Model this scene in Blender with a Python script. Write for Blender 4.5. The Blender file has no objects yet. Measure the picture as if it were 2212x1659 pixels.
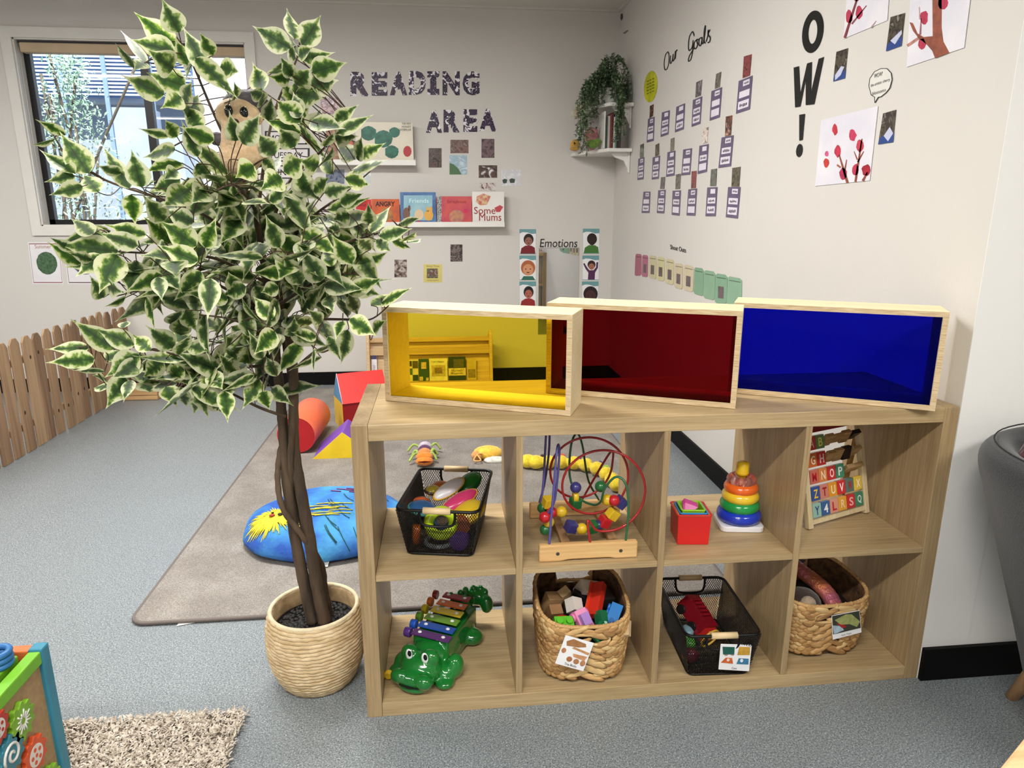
import bpy, math, random
import numpy as np
from mathutils import Vector, Matrix, Euler

S = bpy.context.scene
COL = S.collection
random.seed(7)
PI = math.pi

# ------------------------------------------------------------------ camera
CAM = Vector((0.20598, -1.50427, 1.22514))
RIGHT = Vector((0.994584569, -0.103929854, -0.000347193))
DOWN = Vector((-0.025426101, -0.240080051, -0.970420055))
FWD = Vector((0.100772261, 0.965173639, -0.241422445))
FPX = 1494.652
cam_data = bpy.data.cameras.new('camera')
cam = bpy.data.objects.new('camera', cam_data)
COL.objects.link(cam)
cam_data.sensor_width = 36.0
cam_data.lens = FPX / 2212.0 * 36.0
cam_data.clip_start = 0.02
cam_data.clip_end = 200
_m = Matrix.Identity(4)
for _i, _v in enumerate((RIGHT, -DOWN, -FWD)):
    for _j in range(3):
        _m[_j][_i] = _v[_j]
_m.translation = CAM
cam.matrix_world = _m
S.camera = cam

def at(px, py, ax, val):
    """the point of the plane (axis ax = val) seen at a photograph pixel"""
    d = RIGHT * ((px - 1106.0) / FPX) + DOWN * ((py - 829.5) / FPX) + FWD
    t = (val - CAM[ax]) / d[ax]
    return CAM + d * t

# ------------------------------------------------------------------ world, light, exposure
W = bpy.data.worlds.new('world')
S.world = W
W.use_nodes = True
_nt = W.node_tree
_nt.nodes.clear()
_o = _nt.nodes.new('ShaderNodeOutputWorld')
_b = _nt.nodes.new('ShaderNodeBackground')
_sky = _nt.nodes.new('ShaderNodeTexSky')
_sky.sky_type = 'HOSEK_WILKIE'
_sky.turbidity = 4.0
_sky.sun_direction = (0.5, -0.3, 0.8)
_b.inputs['Strength'].default_value = 3.0
_nt.links.new(_sky.outputs[0], _b.inputs['Color'])
_nt.links.new(_b.outputs[0], _o.inputs['Surface'])

def area(name, loc, rot, sx, sy, power, color):
    l = bpy.data.lights.new(name, 'AREA')
    l.shape = 'RECTANGLE'; l.size = sx; l.size_y = sy
    l.energy = power; l.color = color
    o = bpy.data.objects.new(name, l)
    o.location = loc; o.rotation_euler = rot
    COL.objects.link(o)
    return o
ZC = 2.54           # ceiling height
YB = 3.52           # back wall
XR = 1.464          # right wall
LAMPS = [(-2.5, 1.37), (-0.5, 1.05), (-3.0, -1.75), (-0.15, -1.75), (1.9, -2.0), (-1.2, -4.2)]
LAMP_W = [34, 62, 30, 50, 34, 34]
for (lx, ly), lw in zip(LAMPS, LAMP_W):
    area('ceiling_lamp', (lx, ly, ZC - 0.075), (0, 0, 0), 1.15, 0.13, lw, (1.0, 0.972, 0.93))
# daylight entering through the window
_pw = area('window_portal', (-1.72, 3.66, 1.71), (math.radians(-90), 0, 0), 1.42, 1.16, 1, (1, 1, 1)); _pw.data.cycles.is_portal = True
_sun = bpy.data.lights.new('sun', 'SUN'); _sun.energy = 8.0; _sun.angle = 0.01; _sun.color = (1, 0.97, 0.9)
_so = bpy.data.objects.new('sun', _sun); _so.rotation_euler = (math.radians(32), math.radians(10), 0); COL.objects.link(_so)
S.view_settings.view_transform = 'Standard'
S.view_settings.look = 'None'
S.view_settings.gamma = 1.0
S.view_settings.use_curve_mapping = False
S.view_settings.exposure = 0.45
S.cycles.use_adaptive_sampling = True
S.cycles.adaptive_threshold = 0.025
S.cycles.max_bounces = 9
S.cycles.glossy_bounces = 4
S.cycles.diffuse_bounces = 4

# ------------------------------------------------------------------ materials
def lin(c):
    out = []
    for v in c[:3]:
        v = v / 255.0
        out.append(v / 12.92 if v <= 0.04045 else ((v + 0.055) / 1.055) ** 2.4)
    return (out[0], out[1], out[2], 1.0)

MATS = {}
def new_mat(name):
    m = bpy.data.materials.new(name)
    m.use_nodes = True
    nt = m.node_tree
    b = nt.nodes['Principled BSDF']
    return m, nt, b

def mat(rgb, rough=0.5, metal=0.0, var=0.0, vscale=8.0, bump=0.0, bscale=60.0, spec=0.5, rgb2=None, name=None, stretch=None, coat=0.0, trans=0.0, ior=1.45, emit=0.0, sheen=0.0, alpha=1.0):
    key = (tuple(rgb), rough, metal, var, vscale, bump, bscale, spec, tuple(rgb2) if rgb2 else None, stretch, coat, trans, emit, sheen, ior, alpha)
    if key in MATS: return MATS[key]
    m, nt, b = new_mat(name or 'surface')
    b.inputs['Base Color'].default_value = lin(rgb)
    b.inputs['Roughness'].default_value = rough
    b.inputs['Metallic'].default_value = metal
    b.inputs['Specular IOR Level'].default_value = spec
    b.inputs['Coat Weight'].default_value = coat
    b.inputs['Transmission Weight'].default_value = trans
    b.inputs['IOR'].default_value = ior
    b.inputs['Sheen Weight'].default_value = sheen
    b.inputs['Alpha'].default_value = alpha
    if emit:
        b.inputs['Emission Color'].default_value = lin(rgb)
        b.inputs['Emission Strength'].default_value = emit
    tc = nt.nodes.new('ShaderNodeTexCoord')
    mp = nt.nodes.new('ShaderNodeMapping')
    nt.links.new(tc.outputs['Object'], mp.inputs['Vector'])
    if stretch: mp.inputs['Scale'].default_value = stretch
    n = nt.nodes.new('ShaderNodeTexNoise')
    n.inputs['Scale'].default_value = vscale
    n.inputs['Detail'].default_value = 5
    nt.links.new(mp.outputs[0], n.inputs['Vector'])
    cr = nt.nodes.new('ShaderNodeValToRGB')
    c2 = rgb2 if rgb2 else [max(0, c * (1 - (var or 0.04))) for c in rgb]
    cr.color_ramp.elements[0].position = 0.35; cr.color_ramp.elements[0].color = lin(c2)
    cr.color_ramp.elements[1].position = 0.65; cr.color_ramp.elements[1].color = lin(rgb)
    nt.links.new(n.outputs['Fac'], cr.inputs['Fac'])
    nt.links.new(cr.outputs[0], b.inputs['Base Color'])
    if bump:
        n2 = nt.nodes.new('ShaderNodeTexNoise'); n2.inputs['Scale'].default_value = bscale; n2.inputs['Detail'].default_value = 4
        nt.links.new(mp.outputs[0], n2.inputs['Vector'])
        bp = nt.nodes.new('ShaderNodeBump'); bp.inputs['Strength'].default_value = bump; bp.inputs['Distance'].default_value = 0.004
        nt.links.new(n2.outputs['Fac'], bp.inputs['Height']); nt.links.new(bp.outputs[0], b.inputs['Normal'])
    MATS[key] = m
    return m

def wood(a, b_, axis=0, scale=14.0, rough=0.5, ring=0.3, name='wood'):
    key = ('wood', a, b_, axis, scale, rough, ring)
    if key in MATS: return MATS[key]
    m, nt, b = new_mat(name)
    tc = nt.nodes.new('ShaderNodeTexCoord'); mp = nt.nodes.new('ShaderNodeMapping')
    sc = [scale * 6] * 3; sc[axis] = scale * 0.22
    mp.inputs['Scale'].default_value = sc
    nt.links.new(tc.outputs['Object'], mp.inputs['Vector'])
    n = nt.nodes.new('ShaderNodeTexNoise'); n.inputs['Scale'].default_value = 1.0; n.inputs['Detail'].default_value = 6; n.inputs['Roughness'].default_value = 0.65
    nt.links.new(mp.outputs[0], n.inputs['Vector'])
    mp2 = nt.nodes.new('ShaderNodeMapping')
    sc2 = [scale * 0.9] * 3; sc2[axis] = scale * 0.07
    mp2.inputs['Scale'].default_value = sc2
    nt.links.new(tc.outputs['Object'], mp2.inputs['Vector'])
    n2 = nt.nodes.new('ShaderNodeTexNoise'); n2.inputs['Scale'].default_value = 1.0; n2.inputs['Detail'].default_value = 3
    nt.links.new(mp2.outputs[0], n2.inputs['Vector'])
    mx = nt.nodes.new('ShaderNodeMath'); mx.operation = 'MULTIPLY_ADD'; mx.inputs[1].default_value = ring
    nt.links.new(n2.outputs['Fac'], mx.inputs[0])
    m2 = nt.nodes.new('ShaderNodeMath'); m2.operation = 'MULTIPLY'; m2.inputs[1].default_value = 1 - ring
    nt.links.new(n.outputs['Fac'], m2.inputs[0]); nt.links.new(m2.outputs[0], mx.inputs[2])
    cr = nt.nodes.new('ShaderNodeValToRGB')
    cr.color_ramp.elements[0].position = 0.38; cr.color_ramp.elements[0].color = lin(b_)
    cr.color_ramp.elements[1].position = 0.6; cr.color_ramp.elements[1].color = lin(a)
    nt.links.new(mx.outputs[0], cr.inputs['Fac']); nt.links.new(cr.outputs[0], b.inputs['Base Color'])
    b.inputs['Roughness'].default_value = rough
    bp = nt.nodes.new('ShaderNodeBump'); bp.inputs['Strength'].default_value = 0.12; bp.inputs['Distance'].default_value = 0.002
    nt.links.new(n.outputs['Fac'], bp.inputs['Height']); nt.links.new(bp.outputs[0], b.inputs['Normal'])
    MATS[key] = m
    return m

def photo_mat(cols, scale=60.0, rough=0.25, seed=0.0, name='photo_print'):
    m, nt, b = new_mat(name)
    tc = nt.nodes.new('ShaderNodeTexCoord'); mp = nt.nodes.new('ShaderNodeMapping')
    mp.inputs['Location'].default_value = (seed * 3.1, seed * 1.7, seed * 2.3)
    nt.links.new(tc.outputs['Object'], mp.inputs['Vector'])
    n = nt.nodes.new('ShaderNodeTexNoise'); n.inputs['Scale'].default_value = scale; n.inputs['Detail'].default_value = 3; n.inputs['Distortion'].default_value = 1.2
    nt.links.new(mp.outputs[0], n.inputs['Vector'])
    cr = nt.nodes.new('ShaderNodeValToRGB'); cr.color_ramp.interpolation = 'EASE'
    el = cr.color_ramp.elements
    k = len(cols)
    el[0].position = 0.3; el[0].color = lin(cols[0]); el[1].position = 0.7; el[1].color = lin(cols[-1])
    for i in range(1, k - 1):
        e = el.new(0.3 + 0.4 * i / (k - 1)); e.color = lin(cols[i])
    nt.links.new(n.outputs['Fac'], cr.inputs['Fac']); nt.links.new(cr.outputs[0], b.inputs['Base Color'])
    b.inputs['Roughness'].default_value = rough
    return m

# ------------------------------------------------------------------ mesh building
class MB:
    def __init__(s): s.v = []; s.f = []; s.mi = []; s.sm = []
    def add(s, vs, fs, mi=0, smooth=False):
        o = len(s.v); s.v += [tuple(v) for v in vs]
        for f in fs:
            s.f.append(tuple(i + o for i in f)); s.mi.append(mi); s.sm.append(smooth)
        return s
    def hexa(s, p, mi=0):            # 8 points: bottom 4 ccw, top 4 ccw
        return s.add(p, [(3, 2, 1, 0), (4, 5, 6, 7), (0, 1, 5, 4), (1, 2, 6, 5), (2, 3, 7, 6), (3, 0, 4, 7)], mi)
    def box(s, x0, x1, y0, y1, z0, z1, mi=0, M=None):
        p = [Vector(q) for q in ((x0, y0, z0), (x1, y0, z0), (x1, y1, z0), (x0, y1, z0), (x0, y0, z1), (x1, y0, z1), (x1, y1, z1), (x0, y1, z1))]
        if M is not None: p = [M @ q for q in p]
        return s.hexa(p, mi)
    def rbox(s, x0, x1, y0, y1, z0, z1, r=0.004, mi=0, M=None):   # box with chamfered edges
        r = min(r, (x1 - x0) / 2.01, (y1 - y0) / 2.01, (z1 - z0) / 2.01)
        vs = []
        for (z, k) in ((z0, r), (z0 + r, 0), (z1 - r, 0), (z1, r)):
            for (cx, cy, sx, sy) in ((x0, y0, 1, 1), (x1, y0, -1, 1), (x1, y1, -1, -1), (x0, y1, 1, -1)):
                a = (cx + sx * (r if k == 0 else r), cy + sy * k); b = (cx + sx * k, cy + sy * (r if k == 0 else r))
                if k: a = (cx + sx * r, cy + sy * r); b = a
                pr = [a, b] if sx * sy < 0 else [b, a]
                for q in pr: vs.append(Vector((q[0], q[1], z)))
        # order ring: corners give 8 points per ring
        ring = []
        for L in range(4):
            base = L * 8
            ring.append([base + i for i in range(8)])
        if M is not None: vs = [M @ q for q in vs]
        fs = []
        for L in range(3):
            for i in range(8):
                j = (i + 1) % 8
                fs.append((ring[L][i], ring[L][j], ring[L + 1][j], ring[L + 1][i]))
        fs.append(tuple(reversed(ring[0]))); fs.append(tuple(ring[3]))
        return s.add(vs, fs, mi)
    def tube(s, pts, r, n=8, mi=0, caps=True, closed=False, flat=1.0):
        pts = [Vector(p) for p in pts]
        if len(pts) < 2: return s
        rs = r if isinstance(r, (list, tuple)) else [r] * len(pts)
        vs = []; m = len(pts); up = None
        for i, p in enumerate(pts):
            if closed: t = pts[(i + 1) % m] - pts[i - 1]
            else: t = pts[min(i + 1, m - 1)] - pts[max(i - 1, 0)]
            if t.length < 1e-9: t = Vector((0, 0, 1))
            t.normalize()
            if up is None:
                up = Vector((0, 0, 1)) if abs(t.z) < 0.9 else Vector((1, 0, 0))
            a = t.cross(up)
            if a.length < 1e-6: a = t.orthogonal()
            a.normalize(); b = a.cross(t).normalized(); up = b
            for k in range(n):
                an = 2 * PI * k / n
                vs.append(p + a * (math.cos(an) * rs[i]) + b * (math.sin(an) * rs[i] * flat))
        fs = []
        for i in range(m - (0 if closed else 1)):
            i2 = (i + 1) % m
            for k in range(n):
                k2 = (k + 1) % n
                fs.append((i * n + k, i * n + k2, i2 * n + k2, i2 * n + k))
        s.add(vs, fs, mi, True)
        if caps and not closed:
            o = len(s.v) - len(vs)
            s.f.append(tuple(o + k for k in reversed(range(n)))); s.mi.append(mi); s.sm.append(False)
            s.f.append(tuple(o + (m - 1) * n + k for k in range(n))); s.mi.append(mi); s.sm.append(False)
        return s
    def lathe(s, prof, c=(0, 0, 0), n=32, mi=0, M=None, sx=1.0, sy=1.0, smooth=True, power=2.0):
        vs = []; c = Vector(c)
        for (r, z) in prof:
            for k in range(n):
                a = 2 * PI * k / n
                ca, sa = math.cos(a), math.sin(a)
                if power != 2.0:
                    ca = math.copysign(abs(ca) ** (2 / power), ca); sa = math.copysign(abs(sa) ** (2 / power), sa)
                q = Vector((ca * r * sx, sa * r * sy, z)) + c
                vs.append(M @ q if M is not None else q)
        fs = []
        for i in range(len(prof) - 1):
            for k in range(n):
                k2 = (k + 1) % n
                fs.append((i * n + k, i * n + k2, (i + 1) * n + k2, (i + 1) * n + k))
        s.add(vs, fs, mi, smooth)
        o = len(s.v) - len(vs)
        if prof[0][0] > 1e-6: s.f.append(tuple(o + k for k in reversed(range(n)))); s.mi.append(mi); s.sm.append(False)
        if prof[-1][0] > 1e-6: s.f.append(tuple(o + (len(prof) - 1) * n + k for k in range(n))); s.mi.append(mi); s.sm.append(False)
        return s
    def ell(s, c, r, n=16, mi=0, R=None, rough=0.0):
        c = Vector(c)
        if not isinstance(r, (list, tuple)): r = (r, r, r)
        vs = []; m = max(6, n // 2)
        for i in range(m + 1):
            th = PI * i / m
            for k in range(n):
                a = 2 * PI * k / n
                q = Vector((math.sin(th) * math.cos(a) * r[0], math.sin(th) * math.sin(a) * r[1], -math.cos(th) * r[2]))
                if rough: q *= 1 + rough * (random.random() - 0.5)
                if R is not None: q = R @ q
                vs.append(q + c)
        fs = []
        for i in range(m):
            for k in range(n):
                k2 = (k + 1) % n
                fs.append((i * n + k, i * n + k2, (i + 1) * n + k2, (i + 1) * n + k))
        return s.add(vs, fs, mi, True)
    def torus(s, c, R0, r0, n=36, m=14, mi=0, M=None, sz=1.0):
        vs = []; c = Vector(c)
        for i in range(n):
            a = 2 * PI * i / n
            for k in range(m):
                b = 2 * PI * k / m
                q = Vector(((R0 + r0 * math.cos(b)) * math.cos(a), (R0 + r0 * math.cos(b)) * math.sin(a), r0 * math.sin(b) * sz)) + c
                vs.append(M @ q if M is not None else q)
        fs = []
        for i in range(n):
            for k in range(m):
                i2 = (i + 1) % n; k2 = (k + 1) % m
                fs.append((i * m + k, i2 * m + k, i2 * m + k2, i * m + k2))
        return s.add(vs, fs, mi, True)
    def prism(s, pts, nrm, mi=0):    # polygon pts extruded by vector nrm
        pts = [Vector(p) for p in pts]; nrm = Vector(nrm); n = len(pts)
        ar = Vector((0, 0, 0))
        for i in range(n): ar += pts[i].cross(pts[(i + 1) % n])
        if ar.dot(nrm) < 0: pts.reverse()
        vs = pts + [p + nrm for p in pts]
        fs = [tuple(reversed(range(n))), tuple(range(n, 2 * n))] + [(i, (i + 1) % n, n + (i + 1) % n, n + i) for i in range(n)]
        return s.add(vs, fs, mi)
    def build(s, name, mats, parent=None, origin=None, world=True, M=None):
        vs = [Vector(v) for v in s.v]
        if M is not None: vs = [M @ v for v in vs]
        root = parent
        off = Vector((0, 0, 0))
        if parent is not None:
            if world:
                r = parent; off = Vector(r.location)
                while r.parent: r = r.parent; off += Vector(r.location)
        else:
            if origin is None:
                xs = [v.x for v in vs]; ys = [v.y for v in vs]; zs = [v.z for v in vs]
                origin = ((min(xs) + max(xs)) / 2, (min(ys) + max(ys)) / 2, min(zs))
            off = Vector(origin)
        me = bpy.data.meshes.new(name)
        me.from_pydata([tuple(v - off) for v in vs], [], s.f)
        if not isinstance(mats, (list, tuple)): mats = [mats]
        for m in mats: me.materials.append(m)
        me.polygons.foreach_set('material_index', s.mi)
        me.polygons.foreach_set('use_smooth', s.sm)
        me.update()
        o = bpy.data.objects.new(name, me)
        COL.objects.link(o)
        if parent is not None: o.parent = parent
        else: o.location = off
        return o

def tag(o, label=None, cat=None, group=None, kind=None):
    if label: o['label'] = label
    if cat: o['category'] = cat
    if group: o['group'] = group
    if kind: o['kind'] = kind
    return o
def empty(name, loc, label, cat, group=None, rz=0.0):
    o = bpy.data.objects.new(name, None)
    COL.objects.link(o); o.location = loc; o.rotation_euler = (0, 0, rz)
    o.empty_display_size = 0.05
    return tag(o, label, cat, group)
def struct(name, mb, m, parent=None):
    o = mb.build(name, m, parent)
    if parent is None: o['kind'] = 'structure'
    return o
def copy_tree(o, parent=None):
    c = o.copy(); COL.objects.link(c)
    if parent is not None: c.parent = parent
    for ch in [x for x in bpy.data.objects if x.parent == o and x is not c]:
        copy_tree(ch, c)
    return c
def bevel(o, w=0.003, seg=2):
    md = o.modifiers.new('bevel', 'BEVEL'); md.width = w; md.segments = seg; md.limit_method = 'ANGLE'; md.angle_limit = 0.6
    return o
def remesh(o, vox=0.004, smooth=3):
    md = o.modifiers.new('remesh', 'REMESH'); md.mode = 'VOXEL'; md.voxel_size = vox; md.use_smooth_shade = True
    if smooth:
        sm = o.modifiers.new('smooth', 'SMOOTH'); sm.iterations = smooth; sm.factor = 0.6
    return o
def spline(pts, n=8, closed=False):
    pts = [Vector(p) for p in pts]; out = []; m = len(pts)
    rng = range(m) if closed else range(m - 1)
    for i in rng:
        if closed: p0, p1, p2, p3 = pts[i - 1], pts[i], pts[(i + 1) % m], pts[(i + 2) % m]
        else: p0, p1, p2, p3 = pts[max(i - 1, 0)], pts[i], pts[i + 1], pts[min(i + 2, m - 1)]
        for k in range(n):
            t = k / n
            out.append(0.5 * ((2 * p1) + (p2 - p0) * t + (2 * p0 - 5 * p1 + 4 * p2 - p3) * t * t + (3 * p1 - p0 - 3 * p2 + p3) * t ** 3))
    if not closed: out.append(pts[-1])
    return out
_tc = {}
def text_geo(s, offset=0.0, shear=0.0, spacing=1.0, res=3, bold=0.0):
    key = (s, offset, shear, spacing, res)
    if key in _tc: return _tc[key]
    c = bpy.data.curves.new('lettering', 'FONT')
    c.body = s; c.size = 1.0; c.offset = offset; c.shear = shear; c.space_character = spacing; c.resolution_u = res; c.extrude = 0.0
    o = bpy.data.objects.new('lettering', c); COL.objects.link(o)
    bpy.context.view_layer.update()
    me = bpy.data.meshes.new_from_object(o.evaluated_get(bpy.context.evaluated_depsgraph_get()))
    vs = [tuple(v.co) for v in me.vertices]; fs = [tuple(p.vertices) for p in me.polygons]
    bpy.data.objects.remove(o); bpy.data.curves.remove(c); bpy.data.meshes.remove(me)
    _tc[key] = (vs, fs)
    return vs, fs
def put_text(mb, s, p0, p1, p3, mi=0, fit_h=True, lift=None, **kw):
    """lettering fitted in the parallelogram p0 (lower left) p1 (lower right) p3 (upper left)"""
    vs, fs = text_geo(s, **kw)
    if not vs: return mb
    xs = [v[0] for v in vs]; ys = [v[1] for v in vs]
    x0, x1, y0, y1 = min(xs), max(xs), min(ys), max(ys)
    p0, p1, p3 = Vector(p0), Vector(p1), Vector(p3)
    n = (p1 - p0).cross(p3 - p0).normalized() * (0.0006 if lift is None else lift)
    out = [p0 + (p1 - p0) * ((v[0] - x0) / (x1 - x0)) + (p3 - p0) * ((v[1] - y0) / max(1e-6, y1 - y0)) + n for v in vs]
    return mb.add(out, fs, mi)
# ================================================================== THE ROOM
def wall_mat(rgb, name, rough=0.55):
    m, nt, b = new_mat(name)
    b.inputs['Base Color'].default_value = lin(rgb); b.inputs['Roughness'].default_value = rough
    b.inputs['Specular IOR Level'].default_value = 0.35
    tc = nt.nodes.new('ShaderNodeTexCoord')
    n = nt.nodes.new('ShaderNodeTexNoise'); n.inputs['Scale'].default_value = 90; n.inputs['Detail'].default_value = 4
    nt.links.new(tc.outputs['Object'], n.inputs['Vector'])
    bp = nt.nodes.new('ShaderNodeBump'); bp.inputs['Strength'].default_value = 0.12; bp.inputs['Distance'].default_value = 0.003
    nt.links.new(n.outputs['Fac'], bp.inputs['Height']); nt.links.new(bp.outputs[0], b.inputs['Normal'])
    n2 = nt.nodes.new('ShaderNodeTexNoise'); n2.inputs['Scale'].default_value = 2.5; n2.inputs['Detail'].default_value = 3
    nt.links.new(tc.outputs['Object'], n2.inputs['Vector'])
    cr = nt.nodes.new('ShaderNodeValToRGB')
    cr.color_ramp.elements[0].color = lin([c * 0.97 for c in rgb]); cr.color_ramp.elements[1].color = lin(rgb)
    nt.links.new(n2.outputs['Fac'], cr.inputs['Fac']); nt.links.new(cr.outputs[0], b.inputs['Base Color'])
    return m
M_WALL = wall_mat((212, 208, 203), 'painted_plaster')
M_WALL2 = wall_mat((228, 227, 223), 'painted_plaster_white')
M_CEIL = wall_mat((216, 213, 206), 'ceiling_paint', 0.7)
M_TRIM = mat((222, 219, 213), 0.35, name='trim_paint', var=0.02)
M_BLACK = mat((5, 5, 6), 0.55, name='black_vinyl', var=0.2, spec=0.2)

# speckled sheet vinyl floor
m, nt, b = new_mat('speckled_vinyl')
tc = nt.nodes.new('ShaderNodeTexCoord')
def _noise(scale, det=2):
    n = nt.nodes.new('ShaderNodeTexNoise'); n.inputs['Scale'].default_value = scale; n.inputs['Detail'].default_value = det
    nt.links.new(tc.outputs['Object'], n.inputs['Vector']); return n
def _ramp(n, p0, c0, p1, c1):
    r = nt.nodes.new('ShaderNodeValToRGB'); r.color_ramp.elements[0].position = p0; r.color_ramp.elements[0].color = lin(c0)
    r.color_ramp.elements[1].position = p1; r.color_ramp.elements[1].color = lin(c1)
    nt.links.new(n.outputs['Fac'], r.inputs['Fac']); return r
base_r = _ramp(_noise(230, 3), 0.36, (98, 105, 109), 0.62, (140, 146, 149))
fl = _ramp(_noise(340, 1), 0.61, (0, 0, 0), 0.68, (255, 255, 255))
mx = nt.nodes.new('ShaderNodeMixRGB'); mx.inputs['Color2'].default_value = lin((196, 204, 208))
nt.links.new(fl.outputs[0], mx.inputs['Fac']); nt.links.new(base_r.outputs[0], mx.inputs['Color1'])
fd = _ramp(_noise(260, 1), 0.31, (255, 255, 255), 0.38, (0, 0, 0))
mx2 = nt.nodes.new('ShaderNodeMixRGB'); mx2.inputs['Color2'].default_value = lin((64, 72, 77))
nt.links.new(fd.outputs[0], mx2.inputs['Fac']); nt.links.new(mx.outputs[0], mx2.inputs['Color1'])
nt.links.new(mx2.outputs[0], b.inputs['Base Color'])
b.inputs['Roughness'].default_value = 0.36; b.inputs['Specular IOR Level'].default_value = 0.5
bp = nt.nodes.new('ShaderNodeBump'); bp.inputs['Strength'].default_value = 0.15; bp.inputs['Distance'].default_value = 0.002
nt.links.new(_noise(150, 2).outputs['Fac'], bp.inputs['Height']); nt.links.new(bp.outputs[0], b.inputs['Normal'])
M_FLOOR = m

XL, YF, XE = -4.4, -5.2, 3.4
struct('floor', MB().box(XL, XE, YF, YB + 0.15, -0.1, 0), M_FLOOR)
struct('ceiling', MB().box(XL, XE, YF, YB + 0.15, ZC, ZC + 0.1), M_CEIL)
struct('wall_left', MB().box(XL - 0.1, XL, YF, YB + 0.15, 0, ZC), M_WALL)
struct('wall_front', MB().box(XL, XE, YF - 0.1, YF, 0, ZC), M_WALL)
struct('wall_far_right', MB().box(XE, XE + 0.1, YF, 0.0, 0, ZC), M_WALL2)
# back wall around the window opening
WX0, WX1, WZ0, WZ1 = -2.415, -1.005, 1.135, 2.285
wb = MB()
wb.box(XL, WX0, YB, YB + 0.15, 0, ZC); wb.box(WX1, XR + 0.02, YB, YB + 0.15, 0, ZC)
wb.box(WX0, WX1, YB, YB + 0.15, 0, WZ0); wb.box(WX0, WX1, YB, YB + 0.15, WZ1, ZC)
struct('wall_back', wb, M_WALL)
# right wall (ends in a corner where the shelf stands) and the return facing the camera
struct('wall_right', MB().box(XR + 0.001, XR + 0.13, 0.0, YB, 0, ZC), M_WALL)
struct('wall_return', MB().box(XR + 0.13, XE, 0.0, 0.13, 0, ZC), M_WALL2)
struct('wall_return_face', MB().box(XR + 0.0012, XR + 0.13, -0.002, 0.0, 0, ZC), M_WALL2)
# ceiling cornice
for nm, q in (('trim_1', (XL, XR, YB - 0.02, YB, ZC - 0.012, ZC)), ('trim_2', (XR - 0.02, XR, 0.0, YB - 0.02, ZC - 0.012, ZC))):
    struct(nm, MB().box(*q), M_CEIL)
# black coved skirting
def skirt(name, pts):
    mb = MB()
    for (x0, x1, y0, y1) in pts: mb.box(x0, x1, y0, y1, 0.0, 0.095)
    struct(name, mb, M_BLACK)
skirt('baseboard_back', [(XL, XR, YB - 0.012, YB)])
skirt('baseboard_right', [(XR - 0.011, XR + 0.001, 0.40, YB - 0.012)])
skirt('baseboard_return', [(XR + 0.002, XE, -0.014, -0.002)])
skirt('baseboard_left', [(XL, XL + 0.012, YF, YB - 0.012)])

# ---- window with architrave, black aluminium frame, glass, blind
mb = MB()
aw = 0.062
mb.box(WX0 - aw, WX1 + aw, YB - 0.016, YB, WZ1, WZ1 + aw)
mb.box(WX0 - aw, WX0, YB - 0.016, YB, WZ0 - aw, WZ1); mb.box(WX1, WX1 + aw, YB - 0.016, YB, WZ0 - aw, WZ1)
mb.box(WX0, WX1, YB - 0.016, YB, WZ0 - aw, WZ0)
win = struct('window_1', mb, M_TRIM)
mb = MB()
mb.box(WX0, WX0 + 0.008, YB, YB + 0.1, WZ0, WZ1); mb.box(WX1 - 0.008, WX1, YB, YB + 0.1, WZ0, WZ1)
mb.box(WX0, WX1, YB, YB + 0.1, WZ0, WZ0 + 0.008); mb.box(WX0, WX1, YB, YB + 0.1, WZ1 - 0.008, WZ1)
mb.build('window_reveal', M_TRIM, win)
mb = MB(); y0, y1 = YB + 0.085, YB + 0.125
mb.box(WX0, WX0 + 0.045, y0, y1, WZ0, WZ1); mb.box(WX1 - 0.03, WX1, y0, y1, WZ0, WZ1)
mb.box(WX0, WX1, y0, y1, WZ0, WZ0 + 0.04); mb.box(WX0, WX1, y0, y1, WZ1 - 0.04, WZ1)
mxm = at(330, 300, 1, y0).x
mb.box(mxm - 0.024, mxm + 0.024, y0 - 0.008, y1, WZ0, WZ1)
mb.build('window_frame', mat((16, 16, 18), 0.35), win)
g, gnt, gb = new_mat('window_glass')
gb.inputs['Base Color'].default_value = (0.86, 0.93, 1, 1); gb.inputs['Roughness'].default_value = 0.0
gb.inputs['Transmission Weight'].default_value = 1.0; gb.inputs['IOR'].default_value = 1.45
mb = MB(); mb.box(WX0 + 0.04, WX1 - 0.025, YB + 0.103, YB + 0.107, WZ0 + 0.035, WZ1 - 0.035)
mb.build('window_pane', g, win)
# rolled-up blind in its cassette
bl = empty('roller_blind', ((WX0 + WX1) / 2, YB + 0.04, 2.15), 'tan roller blind rolled up at the top of the window opening', 'blind')
mb = MB(); mb.box(WX0 + 0.03, WX1 - 0.002, YB + 0.008, YB + 0.075, 2.205, 2.262)
bevel(mb.build('cassette', mat((196, 172, 142), 0.6, var=0.05), bl), 0.006)
mb = MB(); mb.box(WX0 + 0.012, WX1 - 0.002, YB + 0.03, YB + 0.065, 2.262, WZ1 - 0.008)
mb.build('bracket_or_gap_shade', mat((60, 58, 60), 0.6), bl)  # dark strip standing in for the shaded gap above the cassette
mb = MB(); mb.tube([(WX0 + 0.014, YB + 0.03, 2.24), (WX0 + 0.014, YB + 0.03, 1.3)], 0.0016)
mb.build('cord', mat((225, 222, 215), 0.5), bl)

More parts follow.
